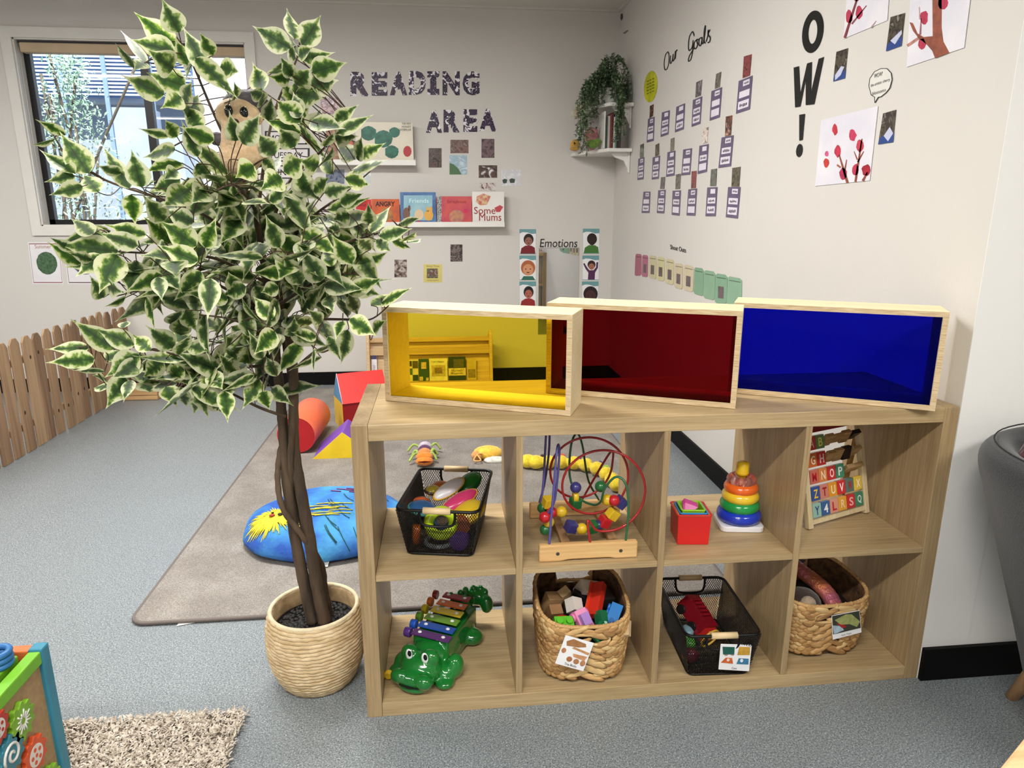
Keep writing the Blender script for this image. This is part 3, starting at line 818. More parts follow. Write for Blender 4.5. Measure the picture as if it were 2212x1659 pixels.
kshape(rq(872, 422, 934, 476), mat((132, 178, 200), 0.3, rgb2=(160, 196, 204), vscale=12), bk, 'cover_sky')
ktext('Friends', rq(884, 429, 926, 438), mat((206, 240, 244), 0.4), bk, 0.0022, offset=0.015)
for (cx, cy, r1, r2, c) in ((878, 462, 8, 14, (120, 88, 74)), (884, 450, 3, 7, (120, 88, 74)), (905, 464, 10, 12, (222, 196, 160)), (926, 465, 10, 12, (224, 170, 80)), (924, 452, 3, 6, (224, 170, 80)), (931, 452, 3, 6, (224, 170, 80)), (905, 480, 6, 3, (190, 50, 50))):
    kshape([(cx + r1 * math.cos(k * .5236), cy + r2 * math.sin(k * .5236)) for k in range(12)], mat(c, 0.5), bk, 'cover_animal', 0.0012)
bk = book(943, 424, 1019, Z2, mat((206, 92, 84), 0.35, rgb2=(190, 70, 96), vscale=16), 'red-orange ring-bound picture book with a lion cover on the lower ledge')
kshape(rq(944, 424, 954, 482), mat((44, 38, 40), 0.5, rgb2=(200, 200, 200), vscale=200), bk, 'ring_binding')
kshape([(986 + 16 * math.cos(k * .5236), 468 + 15 * math.sin(k * .5236)) for k in range(12)], mat((196, 140, 96), 0.5, rgb2=(170, 110, 110), vscale=40), bk)
kshape([(1006 + 5 * math.cos(k * .785), 456 + 5 * math.sin(k * .785)) for k in range(8)], mat((206, 50, 90), 0.5), bk, 'cover_flower')
ktext('Scrapbook', rq(966, 432, 1008, 441), mat((160, 50, 56), 0.5), bk)
bk = book(1020, 414, 1089, Z2, mat((234, 230, 226), 0.3, var=.03), 'white picture book titled Some Mums, right end of the lower ledge', 0.014)
for s_, Q in (('Some', rq(1024, 447, 1070, 462)), ('Mums', rq(1035, 461, 1083, 477))): ktext(s_, Q, mat((150, 36, 44), 0.4), bk)
kshape([(1030, 424), (1044, 418), (1060, 424), (1052, 442), (1038, 444), (1028, 436)], mat((214, 190, 150), 0.5, rgb2=(190, 60, 70), vscale=40), bk)
kshape([(1068, 449), (1080, 443), (1087, 447), (1080, 458), (1072, 458)], mat((190, 70, 80), 0.5), bk)

# ---- EMOTIONS display
M_CARD = mat((236, 236, 238), 0.3, var=0.01); M_TEAL = mat((112, 160, 166), 0.4)
def emo(Q, skin, hair, top, lab, pose):
    o = decal(Q, 'B').build('emotion_card', M_CARD); tag(o, lab, 'card', 'emotion cards on the back wall')
    frame_strip(Q, 'B', 0.0010, 0.02, mb := MB()); mb.build('border', M_TEAL, o)
    decal([quv(Q, 0, 0), quv(Q, 1, 0), quv(Q, 1, .18), quv(Q, .75, .19), quv(Q, .45, .13), quv(Q, .2, .12), quv(Q, 0, .17)], 'B', 0.0012, 0.0003).build('header_wave', M_TEAL, o)
    MS, MH, MT = mat(skin, .6), mat(hair, .6), mat(top, .6)
    if pose == 'arms':
        decal([quv(Q, .33, .98), quv(Q, .36, .7), quv(Q, .2, .55), quv(Q, .05, .34), quv(Q, .12, .30), quv(Q, .3, .5), quv(Q, .42, .6), quv(Q, .66, .6), quv(Q, .82, .48), quv(Q, .84, .28), quv(Q, .95, .26), quv(Q, .93, .5), quv(Q, .76, .7), quv(Q, .74, .98)], 'B', 0.0012, 0.0004).build('drawn_top', MT, o)
        cu, cv, ru, rv = .55, .42, .2, .15
    elif pose == 'close':
        decal([quv(Q, .1, 1), quv(Q, .25, .84), quv(Q, .8, .84), quv(Q, .95, 1)], 'B', 0.0012, 0.0004).build('drawn_top', MT, o)
        cu, cv, ru, rv = .52, .55, .36, .27
    else:
        decal([quv(Q, .05, .98), quv(Q, .12, .76), quv(Q, .36, .66), quv(Q, .72, .66), quv(Q, .92, .74), quv(Q, .96, .98)], 'B', 0.0012, 0.0004).build('drawn_top', MT, o)
        cu, cv, ru, rv = .55, .46, .25, .2
    decal(ellq(Q, cu, cv - .05, ru * 1.2, rv * 1.15), 'B', 0.0017, 0.0003).build('drawn_hair', MH, o)
    decal(ellq(Q, cu, cv + .03, ru * .88, rv * .86), 'B', 0.0021, 0.0003).build('drawn_face', MS, o)
    e = MB()
    for s_ in (-1, 1): decal(ellq(Q, cu + s_ * ru * .38, cv, ru * .1, rv * .1, 8), 'B', 0.0025, 0.0002, e)
    decal([quv(Q, cu - ru * .35, cv + rv * .45), quv(Q, cu + ru * .35, cv + rv * .45), quv(Q, cu, cv + rv * .62)], 'B', 0.0025, 0.0002, e)
    e.build('drawn_features', mat((40, 20, 20), 0.6), o)
EM = [(rq(1122, 495, 1158, 549), (150, 100, 84), (34, 26, 26), (120, 28, 36), 'emotion card of a dark-haired child in a red top, top of the left column', 'bust'),
      (rq(1122, 552, 1158, 605), (214, 150, 110), (176, 100, 60), (52, 110, 92), 'emotion card of a smiling ginger-haired child, middle of the left column', 'close'),
      (rq(1122, 608, 1158, 664), (176, 100, 80), (30, 22, 24), (150, 40, 40), 'emotion card of a black-haired child in red, bottom of the left column', 'bust'),
      (rq(1259, 494, 1295, 548), (48, 28, 24), (36, 22, 20), (70, 120, 52), 'emotion card of a child in a green top, top of the right column', 'bust'),
      (rq(1258, 552, 1294, 605), (170, 110, 90), (50, 26, 30), (84, 40, 84), 'emotion card of a child with raised arms in purple, middle of the right column', 'arms'),
      (rq(1257, 608, 1293, 662), (70, 40, 40), (38, 20, 26), (150, 60, 60), 'emotion card with a large round dark-skinned face, bottom of the right column', 'close')]
for e_ in EM: emo(*e_)
o = qtext(MB(), 'Emotions', rq(1166, 516, 1247, 534), 'B', 0.0004, offset=0.004, shear=0.12, lift=0.0012).build('wall_title', INK)
tag(o, 'black lettering reading Emotions between the two columns of emotion cards', 'lettering')
# mirror between the emotion cards
mr = empty('wall_mirror', tuple(P((1208, 700), 'B', 0.004)), 'frameless rectangular wall mirror below the word Emotions', 'mirror')
mb = decal([(1164, 536), (1251, 535), (1248, 720), (1162, 722)], 'B', 0.0005, 0.004)
mb.build('mirror_glass', mat((205, 208, 210), 0.02, metal=1.0, var=0.01), mr)
mb = decal([(1163, 535), (1252, 534), (1252, 536), (1163, 537)], 'B', 0.0046, 0.0008); mb.build('top_edge', mat((190, 190, 188), 0.3, metal=0.6), mr)

# ---- OUR GOALS lettering, brush-script strokes
def script_word(strokes, Q, wall, lab, r=0.0042):
    """strokes in a unit box (x right, y up) mapped on the quad Q"""
    mb = MB()
    for stq in strokes:
        pts = [P(quv(Q, x, 1 - y), wall, 0.0012) for x, y in stq]
        n = NRM[wall]
        sp = spline(pts, 6)
        # flat ribbon
        for side in (0,):
            k = len(sp); L = []; Rr = []
            for i, p in enumerate(sp):
                t = (sp[min(i + 1, k - 1)] - sp[max(i - 1, 0)]).normalized(); s2 = t.cross(n).normalized()
                w = r * (0.45 + 0.75 * abs(t.z)) ; L.append(p - s2 * w); Rr.append(p + s2 * w)
            for i in range(k - 1):
                mb.hexa([L[i], Rr[i], Rr[i + 1], L[i + 1], L[i] + n * .0008, Rr[i] + n * .0008, Rr[i + 1] + n * .0008, L[i + 1] + n * .0008])
    o = mb.build('wall_title', INK); return tag(o, lab, 'lettering')
OUR = [[(.30, .98), (.12, .9), (.02, .5), (.06, .1), (.2, .02), (.34, .3), (.36, .8), (.26, .99)],
       [(.48, .66), (.44, .4), (.46, .22), (.54, .24), (.62, .45), (.66, .66)], [(.66, .66), (.63, .35), (.68, .25), (.76, .4)],
       [(.76, .4), (.82, .72), (.84, .5), (.8, .28)], [(.83, .6), (.9, .74), (.97, .7)]]
script_word(OUR, [(1434, 117), (1464, 97), (1465, 134), (1434, 154)], 'R', 'black brush-script word Our on the right wall beside Goals')
GOALS = [[(.28, .80), (.20, .97), (.06, .82), (.02, .5), (.06, .36), (.16, .4), (.22, .56)], [(.22, .66), (.20, .3), (.12, .02), (.02, .0), (.06, .16), (.24, .34)],
         [(.38, .62), (.28, .56), (.26, .38), (.34, .32), (.41, .44), (.38, .62), (.48, .58)], [(.6, .62), (.50, .6), (.47, .42), (.54, .35), (.6, .5), (.62, .62), (.60, .42), (.66, .38)],
         [(.66, .40), (.76, .8), (.78, .98), (.72, .8), (.70, .45), (.75, .36)], [(.78, .40), (.88, .62), (.90, .78), (.88, .62), (.96, .48), (.92, .34), (.84, .34)], [(.88, .66), (.98, .76)]]
script_word(GOALS, [(1486, 71), (1534, 50), (1538, 108), (1486, 132)], 'R', 'black brush-script word Goals on the right wall above the purple charts', 0.0046)
# yellow oval badge
Qb = [(1391, 163), (1420, 150), (1420, 211), (1391, 224)]
o = decal(ellq(Qb, .5, .5, .5, .55, 24), 'R').build('wall_badge', mat((206, 206, 44), 0.35, rgb2=(170, 172, 30), vscale=16)); tag(o, 'yellow oval paper badge with handwriting left of the word Our', 'badge')
mb = MB(); rs = random.Random(2)
for k in range(5):
    for j in range(3):
        decal(sub(Qb, .22 + .2 * j, .25 + .11 * k, .36 + .2 * j, .28 + .11 * k), 'R', 0.0013, 0.0003, mb)
mb.build('handwriting', mat((70, 76, 16), 0.7), o)

# ---- purple goal charts with photos above
M_PUR = mat((106, 94, 122), 0.4, rgb2=(94, 82, 110), vscale=9); M_PURD = mat((78, 62, 86), 0.5)
M_STRIP = mat((228, 222, 234), 0.4)
rows = ['top', 'middle', 'bottom']; pos = ['leftmost', 'second from left', 'third from left', 'fourth from left', 'fifth from left', 'rightmost']
# (tl, tr, br, bl) and optional photo quad
GC = [
 [([(1400, 257), (1414, 252), (1412, 304), (1397, 308)], [(1404, 229), (1412, 225), (1411, 250), (1403, 256)]),
  ([(1430, 243), (1447, 238), (1444, 290), (1427, 296)], None),
  ([(1461, 231), (1480, 223), (1477, 279), (1458, 286)], None),
  ([(1497, 216), (1517, 208), (1513, 267), (1494, 274)], [(1504, 178), (1517, 172), (1514, 206), (1502, 211)]),
  ([(1537, 197), (1560, 188), (1555, 253), (1533, 261)], [(1547, 160), (1558, 155), (1555, 188), (1544, 192)]),
  ([(1596, 175), (1626, 163), (1620, 236), (1590, 246)], [(1607, 122), (1624, 117), (1620, 163), (1604, 169)])],
 [([(1379, 343), (1392, 339), (1390, 387), (1377, 389)], [(1383, 313), (1391, 310), (1390, 339), (1382, 342)]),
  ([(1410, 340), (1426, 336), (1423, 386), (1408, 388)], [(1416, 313), (1424, 309), (1424, 335), (1415, 338)]),
  ([(1442, 329), (1459, 325), (1457, 379), (1439, 382)], [(1449, 300), (1457, 297), (1456, 324), (1448, 327)]),
  ([(1476, 323), (1495, 320), (1491, 377), (1472, 379)], None),
  ([(1511, 315), (1531, 311), (1527, 371), (1507, 376)], [(1518, 278), (1530, 274), (1528, 308), (1517, 311)]),
  ([(1559, 297), (1585, 292), (1579, 359), (1552, 363)], [(1568, 252), (1582, 249), (1579, 292), (1566, 295)])],
 [([(1390, 414), (1405, 414), (1403, 460), (1386, 460)], None),
  ([(1422, 411), (1438, 410), (1435, 461), (1419, 460)], [(1428, 383), (1437, 382), (1435, 408), (1426, 408)]),
  ([(1453, 412), (1471, 411), (1468, 466), (1451, 464)], [(1460, 377), (1471, 375), (1469, 408), (1459, 409)]),
  ([(1487, 409), (1506, 407), (1502, 466), (1483, 465)], [(1494, 370), (1505, 369), (1503, 406), (1493, 407)]),
  ([(1528, 405), (1550, 404), (1546, 467), (1524, 467)], [(1536, 366), (1549, 364), (1547, 402), (1534, 402)]),
  ([(1573, 404), (1600, 404), (1594, 472), (1568, 469)], [(1582, 363), (1600, 360), (1597, 403), (1580, 403)])]]
PH = [[(150, 80, 50), (60, 40, 36), (200, 150, 130)], [(50, 44, 50), (90, 82, 88), (140, 130, 130)], [(52, 46, 42), (120, 110, 100), (30, 26, 26)], [(60, 40, 40), (140, 60, 60), (40, 28, 28)],
      [(64, 70, 64), (110, 112, 104), (40, 44, 40)], [(58, 54, 42), (100, 92, 74), (44, 38, 30)], [(92, 84, 74), (140, 130, 118), (66, 56, 50)], [(134, 70, 44), (230, 220, 210), (60, 36, 30)]]
rs = random.Random(21); n_ = 0
for r_ in range(3):
    for c_ in range(6):
        Q, ph = GC[r_][c_]
        o = decal(Q, 'R').build('goal_chart', M_PUR); tag(o, 'purple goal chart with white word strips, %s row, %s' % (rows[r_], pos[c_]), 'chart', 'purple goal charts on the right wall')
        for (v0, v1, u0, u1) in ((.06, .22, .34, .80), (.36, .56, .12, .86), (.66, .90, .10, .86)):
            s_ = decal(sub(Q, u0, v0, u1, v1), 'R', 0.0012, 0.0004).build('word_strip', M_STRIP, o)
            if rs.random() < 0.8:
                ink = MB()
                for j in range(5):
                    uu = .15 + j * .15
                    SQ = sub(Q, u0, v0, u1, v1)
                    decal([quv(SQ, uu, rs.uniform(.25, .5)), quv(SQ, uu + .09, rs.uniform(.25, .45)), quv(SQ, uu + .1, rs.uniform(.6, .8)), quv(SQ, uu - .01, rs.uniform(.6, .8))], 'R', 0.0017, 0.0002, ink)
                ink.build('handwriting', mat((50, 44, 58), 0.6), s_)
        if ph:
            photo(ph, 'R', PH[n_ % 8], n_ * 1.3, 'narrow photo print above the purple chart, %s row, %s' % (rows[r_], pos[c_]), 34, 'photo prints above the purple charts')
            n_ += 1

# ---- row of rounded cards
SO = [((1372, 1386), (548, 549, 595, 596), (170, 96, 118)), ((1387, 1400), (550, 552, 599, 597), (176, 104, 130)), ((1402, 1418), (551, 553, 603, 600), (204, 196, 158)), ((1419, 1436), (554, 557, 608, 605), (206, 200, 154)),
      ((1438, 1456), (558, 561, 616, 612), (206, 198, 160)), ((1457, 1475), (568, 570, 626, 620), (204, 192, 160)), ((1477, 1498), (571, 575, 632, 626), (206, 194, 164)), ((1499, 1520), (577, 580, 640, 634), (128, 166, 136)),
      ((1520, 1545), (583, 587, 649, 643), (134, 172, 142)), ((1545, 1571), (590, 594, 657, 655), (128, 168, 140)), ((1571, 1603), (596, 602, 664, 660), (136, 174, 146))]
nm = ['pink', 'pink', 'cream', 'cream', 'cream', 'cream', 'cream', 'green', 'green', 'green', 'green']
whr = ['leftmost of the row', 'second from the left', 'third from the left', 'fourth from the left', 'fifth from the left', 'sixth, middle of the row', 'last cream one beside the green', 'first green one beside the cream', 'second of the green ones', 'third green one with a photo', 'rightmost of the row']
for i, ((x0, x1), (a, b_, c, d), col) in enumerate(SO):
    Q = [(x0 + 1, a), (x1, b_), (x1 - 1, c), (x0 - 1, d)]
    t = .16; s2 = .07
    pts = [quv(Q, t, 0), quv(Q, 1 - t, 0), quv(Q, 1, s2), quv(Q, 1, 1 - s2), quv(Q, 1 - t, 1), quv(Q, t, 1), quv(Q, 0, 1 - s2), quv(Q, 0, s2)]
    o = decal(pts, 'R').build('praise_card', mat(col, 0.4, var=.04, vscale=20)); tag(o, 'small %s rounded paper card on the right wall, %s' % (nm[i], whr[i]), 'card', 'rounded cards in a row on the right wall')
    decal(sub(Q, .1, .12, .9, .15), 'R', 0.0012, 0.0003).build('handwriting', mat([v * .6 for v in col], 0.6), o)
    if i in (1, 2, 3, 4, 5, 6, 9): decal(sub(Q, .25, .42, .72, .82), 'R', 0.0012, 0.0003).build('photo_patch', photo_mat([(44, 36, 40), (110, 96, 96), (60, 50, 50)], 90, 0.3, i), o)
o = qtext(MB(), 'Shout Outs', [(1448, 528), (1482, 536), (1482, 546), (1448, 538)], 'R', 0.0004, offset=0.01, lift=0.0012).build('wall_title', INK)
tag(o, 'small black lettering above the row of rounded cards on the right wall', 'lettering')

# ---- O W ! letters
def big(ch, Q, lab, off=0.03):
    o = qtext(MB(), ch, Q, 'R', 0.0006, offset=off, lift=0.0015).build('wall_letter', mat((18, 18, 18), 0.35, var=.2)); tag(o, lab, 'letter', 'black letters on the right wall')
    return o
mb = MB(); QO = [(1733, 30), (1779, 8), (1779, 107), (1733, 129)]
outer = [P(q, 'R', 0.0006) for q in ellq(QO, .5, .5, .5, .45, 28)]; inner = [P(q, 'R', 0.0006) for q in ellq(QO, .5, .5, .22, .26, 28)]
vs = outer + inner; k = 28; n = NRM['R'] * 0.0012; vs2 = [v + n for v in vs]
fs = [(i, (i + 1) % k, k + (i + 1) % k, k + i) for i in range(k)]
mb.add(vs, fs); mb.add(vs2, [tuple(reversed(f)) for f in fs])
tag(mb.build('wall_letter', mat((18, 18, 18), 0.35, var=.2)), 'large black letter O, uppermost of the vertical word on the right wall', 'letter', 'black letters on the right wall')
mb = MB(); decal([(1715, 146), (1726, 143), (1729, 203), (1744, 137), (1754, 134), (1752, 201), (1769, 127), (1780, 123), (1759, 225), (1741, 227), (1741, 170), (1729, 230), (1718, 232)], 'R', .0006, .0012, mb)
tag(mb.build('wall_letter', mat((18, 18, 18), 0.35, var=.2)), 'large black letter W below the O on the right wall', 'letter', 'black letters on the right wall')
mb = MB(); decal([(1727, 248), (1739, 246), (1734, 302), (1727, 304)], 'R', .0006, .0012, mb)
decal([(1727 + 7 * math.cos(k * .45), 325 + 14 * math.sin(k * .45) - 3 * math.cos(k * .45)) for k in range(14)], 'R', .0006, .0012, mb)
tag(mb.build('wall_letter', mat((18, 18, 18), 0.35, var=.2)), 'black exclamation mark below the letter W on the right wall', 'letter', 'black letters on the right wall')

# ---- blossom paintings, photos and speech bubble
M_PAPER = mat((224, 222, 228), 0.6, rgb2=(212, 210, 222), vscale=8)
def painting(Q, lab, draws):
    o = decal(Q, 'R', 0.0006, 0.0006).build('blossom_painting', M_PAPER); tag(o, lab, 'painting', 'children paintings of blossom on the right wall')
    for nm_, pts, col in draws:
        decal(pts, 'R', 0.0014, 0.0003).build(nm_, mat(col, 0.6, var=.2, vscale=50), o)
    return o
def blot(cx, cy, rx, ry, seed=0):
    r = random.Random(seed); return [(cx + rx * math.cos(a * .571) * r.uniform(.8, 1.15), cy + ry * math.sin(a * .571) * r.uniform(.85, 1.15)) for a in range(11)]
def stroke(x0, y0, x1, y1, w0=3, w1=1.5):
    dx, dy = x1 - x0, y1 - y0; l = math.hypot(dx, dy); nx, ny = -dy / l, dx / l
    return [(x0 - nx * w0, y0 - ny * w0), (x0 + nx * w0, y0 + ny * w0), (x1 + nx * w1, y1 + ny * w1), (x1 - nx * w1, y1 - ny * w1)]
RED, BR = (190, 44, 78), (146, 78, 60)
painting([(1774, 260), (1897, 229), (1879, 390), (1761, 402)], 'large white painting with scattered red blossoms and thin brown branches, below the speech bubble',
 [('blossom', blot(1804, 280, 6, 12, 1), (200, 50, 66)), ('blossom', blot(1842, 292, 8, 13, 2), (206, 56, 96)), ('blossom', blot(1810, 327, 7, 13, 3), (204, 50, 80)), ('blossom', blot(1858, 315, 9, 13, 4), (206, 60, 80)),
  ('blossom', blot(1786, 332, 4, 6, 5), (214, 90, 140)), ('blossom', blot(1785, 352, 6, 10, 6), (206, 56, 50)), ('blossom', blot(1821, 376, 9, 13, 7), (200, 50, 90)), ('blossom', blot(1848, 367, 8, 13, 8), (200, 46, 80)), ('blossom', blot(1871, 368, 10, 13, 9), (170, 24, 50)),
  ('branch', stroke(1831, 395, 1813, 335), BR), ('branch', stroke(1848, 393, 1862, 300, 2.5), BR), ('branch', stroke(1864, 391, 1874, 372), BR), ('branch', stroke(1824, 374, 1829, 345, 2, 1), BR), ('branch', stroke(1853, 350, 1866, 327, 2, 1), BR), ('branch', stroke(1816, 362, 1808, 356, 2, 2), (180, 110, 80)), ('branch', stroke(1852, 345, 1845, 327, 1.5, .8), BR)])
painting([(1831, -26), (1924, -58), (1917, 44), (1822, 84)], 'white painting of a red blossom twig cut off by the top edge of the photo',
 [('blossom', blot(1834, 36, 8, 14, 11), (190, 50, 80)), ('blossom', blot(1856, 27, 8, 14, 12), (192, 50, 80)), ('branch', stroke(1825, 82, 1854, -10, 3, 2), (130, 50, 60)), ('branch', stroke(1840, 52, 1872, 12, 2, 1), (140, 70, 80)), ('branch', stroke(1882, 60, 1893, 45, 1.5, 1), (180, 150, 150)), ('blossom', blot(1850, -4, 6, 8, 13), (190, 50, 80))])
painting([(1968, -30), (2106, -80), (2083, 103), (1959, 145)], 'large white painting of a thick brown trunk with red blossoms at the upper right',
 [('trunk', [(2014, -30), (2035, -40), (2034, 60), (2038, 90), (2051, 114), (2020, 126), (2014, 110), (2002, 96), (1984, 82), (1972, 66), (1965, 48), (1972, 50), (1982, 72), (1995, 80), (2015, 78)], (150, 78, 54)),
  ('branch', stroke(1960, 99, 1985, 82, 3, 3), (190, 130, 120)), ('branch', stroke(1988, 75, 1990, 40, 2, 1), (170, 100, 110)), ('blossom', blot(1996, 38, 9, 15, 21), RED), ('blossom', blot(1992, 95, 8, 13, 22), RED), ('blossom', blot(2036, 6, 11, 16, 23), RED), ('branch', stroke(1987, 42, 1986, 15, 1.5, 1), (190, 150, 160))])
def craft_photo(Q, lab, seed, kite):
    o = photo(Q, 'R', [(30, 28, 26), (86, 78, 66), (52, 44, 44), (140, 134, 120)], seed, lab, 26, 'photo prints beside the blossom paintings')
    decal([quv(Q, 0, .8), quv(Q, .3, .75), quv(Q, .6, .8), quv(Q, 1, .7), quv(Q, 1, 1), quv(Q, 0, 1)], 'R', 0.0011, 0.0003).build('blue_area', mat((46, 72, 136), 0.3), o)
    decal([quv(Q, *p) for p in kite], 'R', 0.0015, 0.0003).build('paper_shape', mat((196, 200, 226), 0.4), o)
craft_photo([(1807, 112), (1832, 104), (1825, 169), (1800, 176)], 'photo print of a blue kite craft right of the letter W', 31, [(.1, .8), (.55, .55), (.85, .6), (.6, .85), (.15, .98)])
craft_photo([(1924, 37), (1955, 28), (1947, 99), (1914, 111)], 'photo print of a blue and white kite left of the trunk painting', 32, [(.2, .72), (.9, .5), (.95, .62), (.55, .88)])
craft_photo([(1908, 245), (1936, 237), (1929, 307), (1897, 312)], 'photo print of a white kite with a face right of the branch painting', 33, [(.65, .5), (.95, .72), (.65, .95), (.3, .75)])
Qs = [(1879, 157), (1927, 139), (1925, 204), (1879, 221)]
bub = [(1890, 222 - 12), (1882, 205), (1877, 186), (1879, 170), (1889, 155), (1903, 148), (1916, 148), (1925, 158), (1927, 172), (1922, 190), (1914, 200), (1903, 209), (1897, 210), (1890, 222), (1889, 211)]
o = decal(bub, 'R').build('speech_bubble', mat((222, 220, 214), 0.5)); tag(o, 'white paper speech bubble with handwriting above the branch painting', 'sign')
mb = MB()
for i in range(len(bub)):
    a, b_ = bub[i], bub[(i + 1) % len(bub)]
    if math.hypot(a[0] - b_[0], a[1] - b_[1]) > 1: decal(stroke(a[0], a[1], b_[0], b_[1], .7, .7), 'R', 0.0012, 0.0003, mb)
mb.build('outline', INK, o)
mb = MB()
for s_, Q in (('WOW!', [(1889, 160), (1907, 154), (1907, 163), (1889, 169)]), ('the artistic cherry', [(1881, 182), (1923, 168), (1923, 176), (1881, 190)]), ('blossoms', [(1884, 199), (1914, 190), (1914, 197), (1884, 206)])):
    qtext(mb, s_, Q, 'R', 0.0012, shear=0.2)
mb.build('handwriting', INK, o)

# ---- corner shelf with plants, books and toys
ZA, ZB = 1.60, 1.875
def px2(q, v): return at(q[0], q[1], 0, v)
cs = empty('corner_shelf', (XR - 0.1, 3.2, ZA), 'white two-tier corner wall shelf with brackets in the corner above the mirror', 'shelf')
CX0 = XR - 0.30
for i, z in enumerate((ZA, ZB)):
    d = 0.0 if i == 0 else 0.0
    pts = [(XR - .002, YB - .002, z), (CX0 - 0.02, YB - .002, z), (CX0 - 0.02, YB - 0.07, z), (XR - 0.16, 3.07, z), (XR - .002, 3.07, z)]
    bevel(MB().prism(pts, (0, 0, 0.022)).build('shelf_board', M_LEDGE, cs), 0.003)
    mb = MB()
    mb.prism([(XR - .014, 3.12, z), (XR - .002, 3.12, z), (XR - .002, 3.12, z - 0.13), (XR - .014, 3.12, z - 0.12)], (0, 0.02, 0))
    mb.prism([(XR - .014, 3.13, z - 0.001), (XR - 0.13, 3.13, z - 0.001), (XR - 0.10, 3.13, z - 0.03), (XR - 0.04, 3.13, z - 0.05), (XR - .014, 3.13, z - 0.1)], (0, 0.012, 0))
    mb.build('bracket_or_gap_shade', M_LEDGE, cs)
rs = random.Random(8)
# books between the boards
zz = ZA + 0.0225
bcols = [(222, 222, 216), (60, 66, 60), (190, 182, 176), (120, 66, 66), (96, 40, 44), (222, 220, 210), (110, 150, 146), (58, 84, 78), (80, 40, 44), (60, 60, 56)]
xx = XR - 0.185
for i, c in enumerate(bcols):
    w = rs.uniform(0.008, 0.017); h = rs.uniform(0.19, 0.225); dep = 0.15
    o = empty('upright_book', (xx + w / 2, 3.18, zz), '', 'book', 'thin books standing on the corner shelf')
    o['label'] = ['thin white', 'dark green-black', 'light grey', 'brownish red', 'dark red', 'white', 'pale teal', 'dark teal', 'maroon', 'charcoal'][i] + ' spine book upright in the corner wall shelf'
    MB().box(xx, xx + w - .001, 3.10 + rs.uniform(0, .01), 3.10 + dep, zz, zz + h).build('cover', mat(c, 0.5), o)
    MB().box(xx + .0015, xx + w - .0025, 3.115, 3.10 + dep + .001, zz + .002, zz + h + .0005).build('pages', M_PAGE, o)
    xx += w
# hanging plant
hp = empty('hanging_plant', (XR - 0.13, 3.2, ZB + 0.0225), 'trailing green plant in a white pot on top of the corner wall shelf', 'plant')
MB().lathe([(0.045, 0), (0.06, 0.1), (0.056, 0.1), (0.05, 0.09), (0.0, 0.09)], (XR - 0.13, 3.22, ZB + 0.0226), 24).build('plant_pot', mat((236, 234, 228), 0.4), hp)
lf = MB(); vine = MB()
def small_leaf(mb, p, d, ln, w, up=Vector((0, 0, 1))):
    s_ = d.cross(up); s_ = s_.normalized() * w if s_.length > 1e-4 else Vector((w, 0, 0)); n = s_.cross(d).normalized() * ln * .12
    mb.add([p, p + d * ln * .45 + s_ + n, p + d * ln, p + d * ln * .45 - s_ + n], [(0, 1, 2, 3)], 0, True)
c0 = Vector((XR - 0.13, 3.22, ZB + 0.11))
ends = []
for k in range(50):
    a = rs.uniform(PI * .7, PI * 2.25)
    out = Vector((math.cos(a) * 1.0, math.sin(a), 0))
    R0 = rs.uniform(0.07, 0.16); h = rs.uniform(0.03, 0.21)
    drop = rs.choice([0.02, 0.05, 0.1, 0.16])
    pts = [c0, c0 + out * R0 * .4 + Vector((0, 0, h)), c0 + out * R0 + Vector((0, 0, h * .4 - drop * .4)), c0 + out * (R0 * 1.12) + Vector((0, 0, -drop))]
    ends.append(pts)
for (ox, oy, dz) in ((-0.19, -0.08, .40), (-0.17, -0.10, .47), (-0.2, -0.05, .36), (-0.155, -0.12, .33), (-0.18, -0.07, .5), (0.02, -0.19, .38), (0.0, -0.195, .42), (0.03, -0.185, .3), (0.01, -0.2, .34), (0.04, -0.185, .26)):
    for j in range(2):
        o_ = Vector((ox + rs.gauss(0, .012), oy + rs.gauss(0, .012), 0))
        ends.append([c0, c0 + o_ * .6 + Vector((0, 0, .07)), c0 + o_ + Vector((0, 0, -.06)), c0 + o_ + Vector((rs.gauss(0, .01), 0, -dz * .48)), c0 + o_ + Vector((rs.gauss(0, .012), 0, -dz * .78))])
def clampx(p): return Vector((min(p.x, XR - 0.012), p.y, p.z))
for pts in ends:
    sp = [clampx(q) for q in spline(pts, 7)]
    vine.tube(sp, 0.0013, 4)
    for p in sp[2:]:
        for j in range(3):
            d = Vector((rs.gauss(0, 1), rs.gauss(-.3, .7), rs.gauss(-.1, .7))).normalized()
            if p.x > XR - 0.04: d.x = -abs(d.x)
            small_leaf(lf, p, d, rs.uniform(.018, .034), rs.uniform(.005, .009))
vine.build('stem', mat((70, 84, 56), 0.7), hp)
lf.build('foliage', mat((140, 162, 124), 0.5, rgb2=(74, 96, 70), vscale=30), hp)
